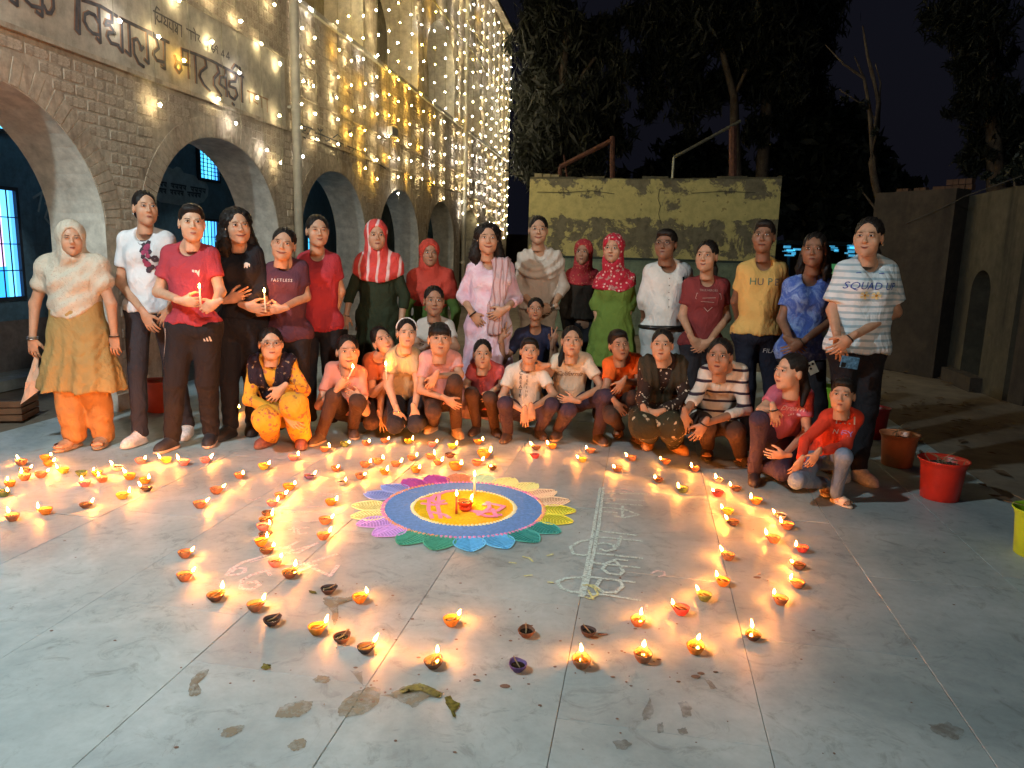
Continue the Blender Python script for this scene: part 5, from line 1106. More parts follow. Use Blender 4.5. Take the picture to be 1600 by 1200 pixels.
def person(label, C, D, head, sh, el, wr, tip, top, bottom, pose='stand', hem=None, feet=None, knees=None, skin='b', hair='bun', kind='f', turn=0, tilt=0, nod=0, s=None, hands=('rel', 'rel'),
           shoes=None, veil=None, stole=None, extras=(), smile=0, eyes=1, pelvis=None, belly=1.0, group='people posing behind the lamps', ks=1.0, legw=1.0):
    global NPEOPLE; NPEOPLE += 1; rnd = random.Random(NPEOPLE * 13 + 5)
    cr = CR[C]
    def J(p, dy=0.0):
        c = cr; 
        if isinstance(p[0], str): c = CR[p[0]]; p = p[1:]
        if len(p) > 2: dy = p[2]
        return P(c[0] + p[0] / c[2], c[1] + p[1] / c[2], D + dy)
    def U(p):
        c = cr
        if isinstance(p[0], str): c = CR[p[0]]; p = p[1:]
        return c[0] + p[0] / c[2], c[1] + p[1] / c[2]
    pxh = (head[2] - head[1]) / cr[2]; hs = pxh * D / FP / (.232 if not veil else .245)
    if s is None: s = hs
    PASS = 0
    HC = P(cr[0] + head[0] / cr[2], cr[1] + (head[1] + (head[2] - head[1]) * .505) / cr[2], D - .06)
    yaw = -math.atan2(HC[0], HC[1]) + math.radians(turn); R = rotm(yaw, math.radians(nod) + math.atan2(CH - HC[2], HC[1]) * .5, math.radians(tilt))
    base = Vector((HC[0], HC[1] + .03, 0)); bs = np.array(base)
    root = empty('person', tuple(base), label=label, cat='person', group=group)
    rel = lambda p: np.array(p, float) - bs
    S = [rel(J(sh[0])), rel(J(sh[1]))]; E = [rel(J(e)) for e in el]; Wr = [rel(J(w)) for w in wr]; Tp = [rel(J(t, w[-1] if len(w) > (3 if isinstance(w[0], str) else 2) else 0)) for t, w in zip(tip, wr)]
    mS = (S[0] + S[1]) / 2
    S = [mS + (x - mS) * .80 + np.array([0, .01, -.004 * s]) for x in S]
    H = rel(HC); Rn = np.array(R)
    N0 = (S[0] + S[1]) / 2 + np.array([0, .0, .060 * s]); NT = H + Rn @ np.array([0, .03, -.10]) * hs
    if pelvis is not None: PV = rel(J(pelvis))
    elif pose == 'stand': m = (S[0] + S[1]) / 2; PV = np.array([m[0] * .9, m[1], m[2] - .46 * s])
    else: m = (S[0] + S[1]) / 2; PV = np.array([m[0], m[1] + .20 * s, max(m[2] - .40 * s, .17)])
    ax = S[1] - S[0]; ax[2] = 0; ax = ax / np.linalg.norm(ax)
    hipw = .085 * s; HP = [PV - ax * hipw, PV + ax * hipw]
    FT = []
    if pose == 'stand':
        for i in (0, 1):
            if feet is not None and feet[i] is not None: f = rel(G(*U(feet[i]))) + np.array([0, .10 * s, 0])
            else: f = np.array([HP[i][0] * 1.05, PV[1], 0])
            FT.append(f)
        KN = [(HP[i] * .5 + (FT[i] + np.array([0, 0, .04])) * .5) + np.array([0, -.03, .02]) for i in (0, 1)]
    else:
        KN = [rel(J(k, -.2)) for k in knees]
        for i in (0, 1):
            if feet is not None and feet[i] is not None: f = rel(G(*U(feet[i]))) + np.array([0, .09 * s, 0])
            else: f = np.array([KN[i][0], PV[1] + .1, 0]) 
            FT.append(f)
        for k in KN: k[2] = max(k[2], .065)
    AN = [f + np.array([0, .0, .09 * s]) for f in FT]
    CHs = N0 * .72 + PV * .28; WA = N0 * .36 + PV * .64
    allp = np.array(S + E + Wr + HP + KN + FT + [N0, PV]); lo, hi = allp.min(0) - .14, allp.max(0) + .12; lo[2] = max(lo[2], -.01)
    # --- body (skin)
    def torso(g, inf=0.0, k=.05):
        a = ax * .062 * s; v = caps(g, S[0], S[1], .044*s + inf, .044*s + inf)
        for q_ in S: v = smin(v, caps(g, N0 + (q_ - N0) * .12, q_ + (q_ - N0) * .05, .040*s + inf, .040*s + inf), .02)
        v = smin(v, caps(g, CHs - a, WA - a * .75, .085*s + inf, (.080 * belly)*s + inf), k)
        v = smin(v, caps(g, CHs + a, WA + a * .75, .085*s + inf, (.080 * belly)*s + inf), k); v = smin(v, caps(g, WA, PV, .10*s*belly + inf, .115*s + inf), k); v = smin(v, caps(g, HP[0], HP[1], .092*s + inf, .092*s + inf), k)
        if kind == 'f' and s > .85:
            fr_ = np.array([ax[1], -ax[0], 0]); v = smin(v, ell(g, CHs + fr_ * .055 * s - ax * .055 * s + np.array([0, 0, -.02]), (.055*s + inf,) * 3), .05); v = smin(v, ell(g, CHs + fr_ * .055 * s + ax * .055 * s + np.array([0, 0, -.02]), (.055*s + inf,) * 3), .05)
        return v
    Vs, Fs, off = [], [], 0
    def app(V, F):
        nonlocal off
        Vs.append(V); Fs.append(F + off); off += len(V)
    g = Grid(lo, hi, .0165)
    v = torso(g, -.012)
    v = smin(v, caps(g, N0, NT, .052 * s, .048 * hs), .03)
    for i in (0, 1):
        v = smin(v, caps(g, HP[i], KN[i], .068*s, .050*s), .03); v = smin(v, caps(g, KN[i], AN[i], .048*s, .032*s), .02)
    app(*blobmesh(g, v))
    for i in (0, 1):                        # arms on a finer grid, rooted inside the shoulder
        q = np.array([S[i], E[i], Wr[i]]); g2 = Grid(q.min(0) - .06, q.max(0) + .06, .0085)
        v2 = smin(caps(g2, S[i], E[i], .044*s, .034*s), caps(g2, E[i], Wr[i], .036*s, .0215*s), .018); app(*blobmesh(g2, v2))
    hv, hf = HEAD[kind]; fsc = np.array([rnd.uniform(.95, 1.07), rnd.uniform(.97, 1.03), rnd.uniform(.96, 1.04)]); app((hv * hs * fsc) @ Rn.T + H, hf)
    for i in (0, 1):
        d = Tp[i] - Wr[i]; d = d / (np.linalg.norm(d) + 1e-6); bk = np.array([0, 1.0, .15]) ; 
        if hands[i] == 'v': bk = np.array([0, -1, 0])
        pn = bk - d * (bk @ d); pn = pn / (np.linalg.norm(pn) + 1e-6); xx = np.cross(pn, d); mir = 1
        # thumb direction: towards body centre line
        want = np.array([1.0 if i == 0 else -1.0, 0, 0]) if d[2] < .3 else np.array([1.0 if i == 0 else -1.0, 0, 0])
        if abs(d[0]) > .75: want = np.array([0, 0, 1.0])
        if xx @ want < 0: mir = -1
        hV, hF = HAND[hands[i]]; hV = hV * s * .93 * np.array([mir, 1, 1]); app(hV @ np.array([xx, pn, d]) + Wr[i], hF if mir == 1 else hF[:, ::-1])
    barefoot = shoes and shoes[0] == 'slip'
    fd = []
    for i in (0, 1):
        th = (-.22 if i == 0 else .22) if pose == 'stand' else (-.3 if i == 0 else .3)
        fd.append(th); Rz = np.array(Matrix.Rotation(th, 3, 'Z'))
        if barefoot and not (pose == 'squat' and feet is not None and feet[i] is None): fv, ff = FOOT; app((fv * s) @ Rz.T + FT[i], ff)
    body = obj('body', mesh('body', np.concatenate(Vs), np.concatenate(Fs), [m_skin[skin]], None, True), root)
    # --- face details and hair share meshes, placed by the head's frame
    HM = Matrix.Translation(Vector(H)) @ R.to_4x4() @ Matrix.Diagonal((hs * fsc[0], hs * fsc[1], hs * fsc[2], 1))
    bz, lw = rnd.uniform(-.003, .002), rnd.uniform(.88, 1.15)
    for sx_ in (-1, 1):
        o = obj('eye', eye_me if eyes > .6 else eye_half, root); o.matrix_local = HM @ Matrix.Translation((sx_ * .0305, 0, 0)) @ Matrix.Diagonal((sx_, 1, 1, 1))
        o = obj('eyebrow', brow_me, root); o.matrix_local = HM @ Matrix.Translation((sx_ * .0305, 0, bz)) @ Matrix.Diagonal((sx_, 1, 1, 1))
    o = obj('lips', lip_me[skin + str(int(smile))], root); o.matrix_local = HM @ Matrix.Diagonal((lw, 1, 1, 1))
    o = obj('hair', hair_me[hair], root); o.matrix_local = HM
    if 'glasses' in extras: o = obj('spectacles', glass_me, root); o.matrix_local = HM
    if 'headband' in extras: o = obj('headband', band_me, root); o.matrix_local = HM
    if 'earring' in extras:
        for sx_ in (-1, 1): b = MB(); sph(b, (sx_ * .082, .004, -.040), (.0045, .0045, .006), 8, 5); o = b.build('earring', M_plain('silver_stud', (.7, .7, .7), .2, 1) if 'silver_stud' not in bpy.data.materials else bpy.data.materials['silver_stud'], root, True); o.matrix_local = HM
    # --- bottom garment
    fold = lambda g, a, ph: f32(a) * np.sin(g.X * 34 + 9 * g.Z + ph) * np.sin(g.Z * 15 - 12 * g.X + ph * 2) 
    if bottom:
        bm, bkind = bottom[0], bottom[1] if len(bottom) > 1 else 'pants'
        g = Grid(lo, np.array([hi[0], hi[1], max(PV[2], KN[0][2], KN[1][2]) + .16]), .0125); wd = {'pants': 1.0, 'loose': 1.45, 'tight': .86}[bkind] * legw
        kk = .86 if (top[1] == 'kurta' and pose == 'stand') else 1.0
        v = caps(g, HP[0], HP[1], .098*s*kk, .098*s*kk); v = smin(v, caps(g, WA, PV, .100*s*belly*kk, .117*s*kk), .04)
        for i in (0, 1):
            v = smin(v, caps(g, HP[i], KN[i], .086*s*(wd if wd < 1.2 else 1.1)*kk, .066*s*wd), .035); v = smin(v, caps(g, KN[i], AN[i] + np.array([0, 0, -.01]), .064*s*wd, (.050 if bkind != 'tight' else .042)*s*wd), .02)
        lowa = .035 if bkind == 'loose' else .05
        v = smax(v, -(g.Z - lowa * s), .006) if pose == 'stand' else v
        v = smax(v, -(g.Z - .012), .004)
        if pose == 'stand': v = smax(v, g.Z - min(PV[2] + .12 * s, (float(J((head[0], hem))[2]) + .02) if hem is not None and top[1] != 'kurta' else 9), .006)
        v = v + fold(g, .004 if bkind != 'loose' else .009, NPEOPLE) + f32(.004) * np.sin(g.Z * 70 + 20 * g.X) * np.clip((.35 * s - g.Z) / .3, 0, 1) * (pose == 'stand')
        V, F = blobmesh(g, v); pants = obj('trousers', mesh('trousers', V, F, [bm], None, True), root); pbvh = BVHTree.FromPolygons([tuple(x) for x in V], [tuple(x) for x in F])
    # --- top garment
    tm, tk = top[0], top[1]; slv = {'tee': .62, 'over': .80, 'full': 2.0, 'tq': 1.45, 'short': .5}[top[2] if len(top) > 2 else 'tee']; inf = {'tee': .012, 'over': .024, 'kurta': .016, 'shirt': .018}[tk]
    if hem is not None:
        hz = float(J((head[0], hem))[2])
    else: hz = PV[2] - (.06 * s if tk in ('tee', 'over', 'shirt') else .42 * s)
    if pose != 'stand' and tk != 'kurta' and hem is None: hz = -1
    lo2 = np.array([min(p[0] for p in S + E + HP + (Wr if slv > 1 else [])) - .15, lo[1] - .04, max(0.02, min(hz, PV[2] - .2) - .03)]); hi2 = np.array([max(p[0] for p in S + E + HP + (Wr if slv > 1 else [])) + .15, hi[1] + .04, max(S[0][2], S[1][2]) + .13])
    g = Grid(lo2, hi2, .0118); v = torso(g, inf)
    if tk == 'kurta' and pose == 'stand':
        bot = np.array([PV[0], PV[1], hz - .02]); a = ax * .075 * s; fl = ks
        for sg in (-1, 1): v = smin(v, caps(g, WA + sg * a * .5, bot + sg * a * fl, .105*s, (.140)*s*fl, 1.0), .05)
        ang = np.arctan2(g.Y - f32(PV[1]), g.X - f32(PV[0])); v = v + f32(.012) * np.sin(ang * 13 + NPEOPLE + 2 * np.sin(g.Z * 5)) * np.clip((PV[2] + .1 - g.Z) / .5, 0, 1)
    if tk in ('over',): v = smin(v, caps(g, CHs - ax * .07 * s, PV - ax * .07 * s, .10*s, .105*s), .04); v = smin(v, caps(g, CHs + ax * .07 * s, PV + ax * .07 * s, .10*s, .105*s), .04)
    v = smax(v, -(g.Z - f32(hz) + f32(.006) * np.sin(g.X * 30 + 1)), .004) if hz > 0 else smax(v, -(((g.X - f32(PV[0])) * f32((N0 - PV)[0]) + (g.Y - f32(PV[1])) * f32((N0 - PV)[1]) + (g.Z - f32(PV[2])) * f32((N0 - PV)[2])) / f32(np.linalg.norm(N0 - PV)) - .03 * s), .006)
    for i in (0, 1):
        wide = 1.35 if tk == 'over' else 1.12; ru, rl_ = .046 * s * wide + .003, .046 * s * wide + .005
        if slv < 1: e_ = S[i] + (E[i] - S[i]) * slv; sv = caps(g, S[i], e_ + (E[i] - S[i]) * .12, ru, rl_ * (1.12 if tk == 'over' else 1.0)); dd = (E[i] - S[i]) / np.linalg.norm(E[i] - S[i]); cut = (g.X - f32(e_[0])) * f32(dd[0]) + (g.Y - f32(e_[1])) * f32(dd[1]) + (g.Z - f32(e_[2])) * f32(dd[2]); sv = smax(sv, cut, .004)
        else:
            e_ = E[i] + (Wr[i] - E[i]) * min(.93, slv - 1); r3 = .034 * s * (1.0 if slv > 1.6 else 1.25); sv = smin(caps(g, S[i], E[i], ru, .045 * s), caps(g, E[i], e_ + (Wr[i] - E[i]) * .06, .045 * s, r3), .02); dd = (Wr[i] - E[i]) / np.linalg.norm(Wr[i] - E[i]); cut = np.where(((g.X - f32(E[i][0])) * f32(dd[0]) + (g.Y - f32(E[i][1])) * f32(dd[1]) + (g.Z - f32(E[i][2])) * f32(dd[2])) > -.05, (g.X - f32(e_[0])) * f32(dd[0]) + (g.Y - f32(e_[1])) * f32(dd[1]) + (g.Z - f32(e_[2])) * f32(dd[2]), f32(-1)); near_ = np.abs(sv) < .5; sv = np.where(cut > -.02, smax(sv, cut, .004), sv)
        v = smin(v, sv, .022)
    v = v + fold(g, .0045, NPEOPLE + 2) + f32(.0025) * np.sin(g.Z * 62 + 25 * np.sin(g.X * 9 + NPEOPLE)) * np.clip((float(WA[2]) + .05 - g.Z) / .2, 0, 1)
    nk = N0 + np.array([0, -.02, .0]) ; v = smax(v, -caps(g, nk + np.array([0, -.035 * s, -.012]), NT + np.array([0, -.02, .05]), .060 * s, .078 * s), .004)
    if 'vneck' in extras: v = smax(v, -caps(g, nk + np.array([0, -.10 * s, -.08 * s]), NT + np.array([0, -.10, .0]), .012 * s, .06 * s), .004)
    V, F = blobmesh(g, v); nm = {'tee': 'shirt', 'over': 'shirt', 'kurta': 'kurta', 'shirt': 'shirt'}[tk]
    shirt = obj(nm, mesh(nm, V, F, [tm], None, True), root); bvh = BVHTree.FromPolygons([tuple(x) for x in V], [tuple(x) for x in F])
    fr = Vector((ax[1], -ax[0], 0)); fr = (fr + Vector((0, -.6, 0))).normalized(); right = Vector((0, 0, 1)).cross(-fr).normalized() * 1; right = Vector((-fr.y, fr.x, 0)).normalized(); up_ = Vector((0, 0, 1))
    if right.x < 0: right = -right
    # collar band of a tee
    if False:
        pts = []
        for k in range(25):
            a = 2 * math.pi * k / 24; p = Vector(N0 + np.array([math.cos(a) * .062 * s, -.018 + math.sin(a) * .058 * s, -.004 - .028 * s * max(0, -math.sin(a))])); pts.append(tuple(p))
        MB().tube(pts, .0065 * s, 6, 0, False).build('collar', tm, root, True)
    # --- veil / stole
    if veil:
        vm, vlow, vw = veil[:3]; zl = float(J((head[0], vlow))[2]); g = Grid(np.minimum(np.minimum(S[0], S[1]) - .16, [H[0] - .2, H[1] - .2, zl - .04]), np.maximum(np.maximum(S[0], S[1]) + .16, [H[0] + .2, H[1] + .22, H[2] + .2]), .0098)
        Hh = H + Rn @ np.array([0, .022, .040]) * hs; v = ell(g, Hh, (.094 * hs, .108 * hs, .101 * hs), R); nb = H + Rn @ np.array([0, .03, -.11]) * hs
        v = smin(v, caps(g, Hh + Rn @ np.array([0, .02, -.02]) * hs, nb, .088 * hs, .088 * hs), .03); v = smin(v, caps(g, nb, N0 + np.array([0, -.01, -.03]), .082 * hs, .115 * s), .04)
        cape = torso(g, .026); cape = smin(cape, caps(g, S[0], S[0] * .55 + E[0] * .45, .062 * s * vw, .064 * s * vw), .04); cape = smin(cape, caps(g, S[1], S[1] * .55 + E[1] * .45, .062 * s * vw, .064 * s * vw), .04)
        rad = np.sqrt((g.X - f32(N0[0])) ** 2 + (g.Z - f32(N0[2] + .05)) ** 2 + (g.Y - f32(N0[1])) ** 2); lim = (N0[2] - zl) * 1.0
        dx = (g.X - f32(N0[0])) / f32(.22 * s); cutv = f32(zl) + f32(veil[3] if len(veil) > 3 else .10) * dx * dx * (1 + .5 * np.sign(dx) * (veil[4] if len(veil) > 4 else 0))
        cape = smax(cape, cutv - g.Z, .01); v = smin(v, cape, .03)
        v = v + f32(.0048) * np.sin(rad * 70 + (g.X - f32(N0[0])) * 26 + 1.5 * np.sin(g.X * 9 + NPEOPLE)) * np.clip((H[2] - .07 - g.Z) / .08, 0, 1)
        v = v + f32(.0022) * np.sin((g.X - f32(H[0])) * 150 + g.Z * 30) * (g.Z > H[2] - .05)
        fo = ell(g, H + Rn @ np.array([0, -.12, -.026]) * hs, (.072 * hs, .135 * hs, .112 * hs), R); v = smax(v, -fo, .010)
        V, F = blobmesh(g, v); obj('veil', mesh('veil', V, F, [vm], None, True), root)
    if stole == 'shoulder':      # long stole over the viewer's right shoulder
        sm = extras[-1]; q = [S[1] * .75 + N0 * .25 + np.array([0, .05, .05]), S[1] * .70 + N0 * .3 + np.array([0, -.07, .04]), CHs + ax * .10 * s + np.array([0, -.13, .0]), WA + ax * .06 * s + np.array([0, -.15, 0]), PV + ax * .05 * s + np.array([0, -.15, -.02])]
        g = Grid(np.min(q, 0) - .12, np.max(q, 0) + .12, .0098); v = None; ws = [.055, .06, .062, .05, .05]
        for k in range(len(q) - 1):
            for o_ in (-.045, 0, .045):
                a, b_ = q[k] + ax * o_ * s, q[k + 1] + ax * o_ * s * (1 if k < 2 else .6); c_ = caps(g, a, b_, .026 * s, .026 * s); v = c_ if v is None else smin(v, c_, .015)
        v = v + f32(.004) * np.sin((g.X) * 190); V, F = blobmesh(g, v); obj('stole', mesh('stole', V, F, [sm], None, True), root)
    if stole in ('cowl', 'v'):
        sm = extras[-1]; g = Grid(np.minimum(S[0], S[1]) - np.array([.14, .2, .36 * s]), np.maximum(S[0], S[1]) + np.array([.14, .14, .14]), .0098)
        cape = torso(g, .030); cape = smin(cape, caps(g, S[0], S[0] * .6 + E[0] * .4, .068 * s, .066 * s), .03); cape = smin(cape, caps(g, S[1], S[1] * .6 + E[1] * .4, .068 * s, .066 * s), .03)
        rad = np.sqrt((g.X - f32(N0[0])) ** 2 + (g.Z - f32(N0[2] + .04)) ** 2)
        if stole == 'cowl':
            dx = (g.X - f32(N0[0])) / f32(.22 * s); cape = smax(cape, f32(N0[2] - .24 * s) + .09 * dx * dx - g.Z, .01); cape = cape + f32(.008) * np.sin(rad * 95 + 2 * np.sin(g.X * 12)); cape = smax(cape, -caps(g, N0 + np.array([0, -.10, -.03]), NT, .058 * s, .06 * s), .006)
        else:
            lx = np.abs(g.X - f32(N0[0]) + 0 * g.Z); t = np.clip((f32(N0[2] + .03) - g.Z) / f32(.34 * s), 0, 1); mid = f32(.095 * s) * (1 - t) + f32(.045 * s); cape = smax(cape, np.abs(lx - mid) - f32(.055 * s), .008); cape = smax(cape, f32(N0[2] - .33 * s) - g.Z, .008); cape = cape + f32(.005) * np.sin(g.X * 130 + g.Z * 12)
        V, F = blobmesh(g, cape); obj('scarf', mesh('scarf', V, F, [sm], None, True), root)
    # --- shoes
    if shoes:
        kind_, upc, solec = shoes
        for i in (0, 1):
            if feet is None or feet[i] is None: continue
            o = obj('shoe', shoe_mesh(kind_, upc, solec), root, tuple(FT[i]), (0, 0, fd[i])); o.scale = (s * 1.05,) * 3
            if kind_ == 'slip': so = obj('strap', mesh('strap', strap_V, strap_F, [shoe_mesh(kind_, upc, solec).materials[0]], None, True), o)
            elif sum(upc) > .9: obj('laces', lace_me, o)
    return dict(root=root, bvh=bvh, right=right, up=up_, fr=fr, N0=Vector(N0), CH=Vector(CHs), WA=Vector(WA), PV=Vector(PV), s=s, Wr=[Vector(w) for w in Wr], Tp=[Vector(t) for t in Tp], base=base, J=lambda p, dy=0: Vector(J(p, dy)) - base, pb=pbvh if bottom else None, shirt=shirt, KN=[Vector(k) for k in KN], AN=[Vector(k) for k in AN], FT=[Vector(k) for k in FT])
# ---- the thirty-three people, left to right, back to front
K = M_cloth
dkpant = K('black_trousers', (.016, .015, .018)); dkpant2 = K('charcoal_trousers', (.03, .028, .034)); brpant = K('brown_trousers', (.062, .034, .024)); navpant = K('plum_navy_trousers', (.045, .03, .05))
bare = ('slip', (.30, .20, .13), (.22, .14, .09)); white_sn = ('sneaker', (.66, .62, .60), (.60, .56, .52)); dark_sn = ('sneaker', (.03, .03, .035), (.55, .45, .38)); brown_sh = ('sneaker', (.05, .032, .026), (.10, .07, .055)); tan_sn = ('sneaker', (.40, .26, .15), (.55, .42, .28)); beige_slip = ('slip', (.62, .52, .40), (.60, .50, .38))
m_prn = M_plain('white_print', (.62, .60, .58), .8); m_prd = M_plain('dark_print', (.05, .03, .04), .8); m_prb = M_plain('blue_print', (.04, .08, .30), .8)
p1 = person('old woman in mustard kurta with a cream speckled veil, first on the left', 'a', 5.0, (290, 228, 364), ((172,402),(412,402)), ((142,560),(452,560)), ((133,700,-.05),(466,690,0)), ((138,800),(470,768)),
    (K('mustard_kurta', (.34, .23, .085)), 'kurta', 'short'), (K('orange_salwar', (.40, .19, .06)), 'loose'), hem=905, feet=((272,1160),(392,1148)), skin='b', turn=3, shoes=('slip', (.40, .25, .15), (.3, .2, .12)), veil=(K('cream_veil', (.50, .44, .34), 'dots', (.42, .30, .24), sc=2.2), 615, 1.12, .13, .6), eyes=.4, ks=1.35, hair='crop', belly=1.2, s=1.0, extras=('earring',))
p2 = person('tall girl in white tee with dark flower print, behind the boyish girl with a candle', 'a', 5.25, (592, 103, 238), ((492,298),(694,298)), ((492,475,.0),(720,480,.02)), ((588,600,-.20),(690,585,-.17)), ((640,700),(655,650)),
    (K('white_tee', (.64, .64, .64)), 'tee', 'tee'), (dkpant2,), hem=592, feet=((545,1145),(742,1112)), skin='b', hair='pony', turn=14, nod=4, shoes=white_sn, extras=('earring',))
p3 = person('short-haired girl in crimson tee holding a lit candle, side-striped black trousers', 'a', 4.95, (782, 160, 302), ((672,356),(872,360)), ((645,512,-.02),(898,512,-.02)), ((742,548,-.24),(876,558,-.24)), ((812,556),(820,588)),
    (K('crimson_tee', (.36, .045, .06)), 'tee', 'tee'), (dkpant,), hem=640, feet=((678,1165),(838,1142)), skin='a', hair='short', kind='k', turn=4, shoes=dark_sn, hands=('grip', 'grip'), s=1.02, legw=1.12)
p4 = person('curly-haired girl in black polo with a small white elephant emblem', 'p', 5.35, (371, 326, 381), ((348,394),(402,396)), ((342,446,.0),(412,450,.0)), ((358,468,-.17),(386,478,-.20)), ((382,460),(410,484)),
    (K('black_polo', (.012, .012, .015)), 'tee', 'full'), (dkpant,), hem=496, feet=((352,688),(388,680)), skin='b', hair='curly', turn=12, tilt=-4, smile=1, shoes=('sneaker', (.02,.02,.02), (.03,.03,.03)))
p5 = person('smiling girl in dark maroon tee leaning her head, gripping a thin candle', 'p', 5.4, (443, 357, 406), ((420,422),(474,418)), ((414,462,0),(478,464,0)), ((412,488,-.2),(440,482,-.22)), ((424,484),(420,484)),
    (K('dark_maroon_tee', (.085, .03, .045)), 'tee', 'tee'), (dkpant,), hem=531, feet=None, skin='b', hair='bun', turn=-6, tilt=9, smile=1, hands=('grip', 'grip'))
p6_ = person('tall girl in plain red tee with eyes lowered, behind the dark maroon tee', 'p', 5.7, (496, 337, 385), ((470,406),(524,406)), ((458,455,.08),(532,455,.05)), ((462,500,.1),(520,505,.08)), ((465,528),(518,530)),
    (K('red_tee', (.38, .035, .045)), 'tee', 'tee'), (dkpant,), hem=516, feet=None, skin='b', hair='pony', turn=10, eyes=.3, smile=1)
p7 = person('woman in dark green kurta with a red and white tie-dyed veil', 'p', 6.15, (588, 346, 391), ((562,408),(620,408)), ((548,458,0),(632,462,0)), ((541,492,-.04),(626,508,-.05)), ((535,525),(622,530)),
    (K('dark_green_kurta', (.022, .03, .014)), 'kurta', 'tq'), (dkpant,), hem=640, skin='b', turn=6, veil=(K('red_white_veil', (.62, .07, .06), 'vstripe', (.72, .50, .48), sc=13), 441, 1.0, .07), hair='crop', ks=1.2)
p8 = person('woman wrapped in a plain brick red veil over a green kurta', 'p', 6.4, (671, 376, 416), ((645,432),(702,432)), ((634,485,0),(712,485,0)), ((640,520,-.02),(708,525,-.02)), ((643,545),(706,550)),
    (K('olive_green_kurta', (.09, .15, .03)), 'kurta', 'full'), (dkpant,), hem=650, skin='c', turn=8, veil=(K('brick_red_veil', (.46, .055, .035)), 484, 1.25, .02, -.3), hair='crop', ks=1.1)
lilac = K('mauve_stole', (.50, .36, .37), 'vstripe', (.34, .18, .17), sc=24)
p9 = person('smiling woman with big curly hair in a pink and white kurta and striped stole', 'p', 5.9, (762, 350, 396), ((735,420),(796,418)), ((722,462,.02),(808,466,.02)), ((738,490,-.14),(788,484,-.2)), ((755,512),(764,497)),
    (K('pink_white_kurta', (.66, .42, .50), 'tie', (.72, .66, .72), sc=.5), 'kurta', 'tq'), (K('pink_trousers', (.5, .35, .38)),), hem=650, skin='b', hair='curly', turn=4, smile=1, stole='shoulder', extras=('vneck', lilac), ks=1.15, belly=1.15)
shawl = K('cream_shawl', (.56, .48, .40))
p10 = person('tall woman in beige kurta with a cream draped shawl', 'p', 6.5, (841, 339, 380), ((816,404),(872,404)), ((808,448,.0),(882,448,.0)), ((838,482,-.18),(862,480,-.2)), ((862,488),(842,488)),
    (K('beige_kurta', (.46, .37, .30)), 'kurta', 'tq'), (K('beige_trousers', (.4, .3, .22)),), hem=650, skin='b', hair='bun', turn=2, smile=1, stole='cowl', extras=(shawl,), ks=1.1)
p11 = person('woman in near black kurta with a maroon veil, behind the green kurta', 'p', 6.6, (911, 376, 413), ((889,432),(932,432)), ((880,480,0),(940,480,0)), ((884,520,0),(936,520,0)), ((886,545),(934,545)),
    (K('near_black_kurta', (.025, .018, .012)), 'kurta', 'full'), (dkpant,), hem=660, skin='c', turn=-10, veil=(K('maroon_veil', (.34, .03, .035), 'dots', (.5, .2, .1), sc=1.5), 446, .95, .05), hair='crop', ks=1.1)
p12 = person('woman in leaf green kurta with a crimson printed veil over her head', 'd', 6.1, (165, 136, 258), ((110,338),(240,330)), ((85,440,0),(252,430,0)), ((95,510,-.02),(222,520,-.04)), ((100,560),(210,575)),
    (K('leaf_green_kurta', (.13, .20, .035)), 'kurta', 'tq'), (dkpant,), hem=720, skin='b', turn=-12, veil=(K('crimson_printed_veil', (.44, .02, .04), 'floral', (.70, .45, .40), sc=1.3), 385, 1.0, .05, .9), hair='crop', ks=1.2)
p13 = person('man in white shirt with rolled sleeves and a black belt, only grown man', 'd', 5.9, (400, 110, 240), ((320,300),(500,296)), ((298,420,.02),(528,420,.06)), ((305,505,.12),(518,505,.12)), ((310,545),(515,545)),
    (K('white_shirt', (.66, .66, .62)), 'shirt', 'tq'), (K('pale_grey_trousers', (.40, .43, .42)),), hem=545, skin='d', hair='short', kind='m', turn=-14, extras=('glasses', 'vneck'), s=1.06, belly=1.12)
p14 = person('smiling girl in maroon tee with hands folded, beside the man in white', 'd', 5.65, (583, 163, 296), ((492,358),(672,360)), ((475,498,0),(672,505,0)), ((520,600,-.18),(592,612,-.18)), ((552,640),(545,645)),
    (K('maroon_tee', (.20, .035, .035)), 'tee', 'tee'), (dkpant2,), hem=628, feet=None, skin='b', hair='pony', turn=-16, smile=1, s=.95)
p15 = person('boy in mustard yellow tee with green and grey letters', 'd', 5.4, (838, 73, 213), ((738,290),(925,284)), ((712,430,.1),(945,425,.08)), ((725,520,.16),(938,515,.15)), ((735,555),(930,550)),
    (K('yellow_tee', (.66, .42, .13)), 'tee', 'tee'), (K('navy_track_trousers', (.018, .02, .034)),), hem=578, feet=(('p',1172,702),('p',1214,704)), skin='d', hair='short', kind='k', turn=-6, nod=4, shoes=('sneaker', (.03,.03,.03), (.05,.04,.04)))
p16 = person('long-haired girl in blue tie-dyed tee with hands folded', 'e', 5.1, (317, 106, 232), ((222,300),(366,298)), ((196,430,0),(388,425,0)), ((226,510,-.17),(272,516,-.19)), ((258,535),(224,545)),
    (K('blue_tie_dye_tee', (.06, .12, .42), 'tie', (.30, .42, .68), sc=1.3), 'tee', 'tee'), (dkpant,), hem=588, feet=(('p',1252,738),('p',1286,736)), skin='d', hair='long', turn=-6, shoes=('sneaker', (.03,.03,.03), (.05,.04,.04)), s=.98)
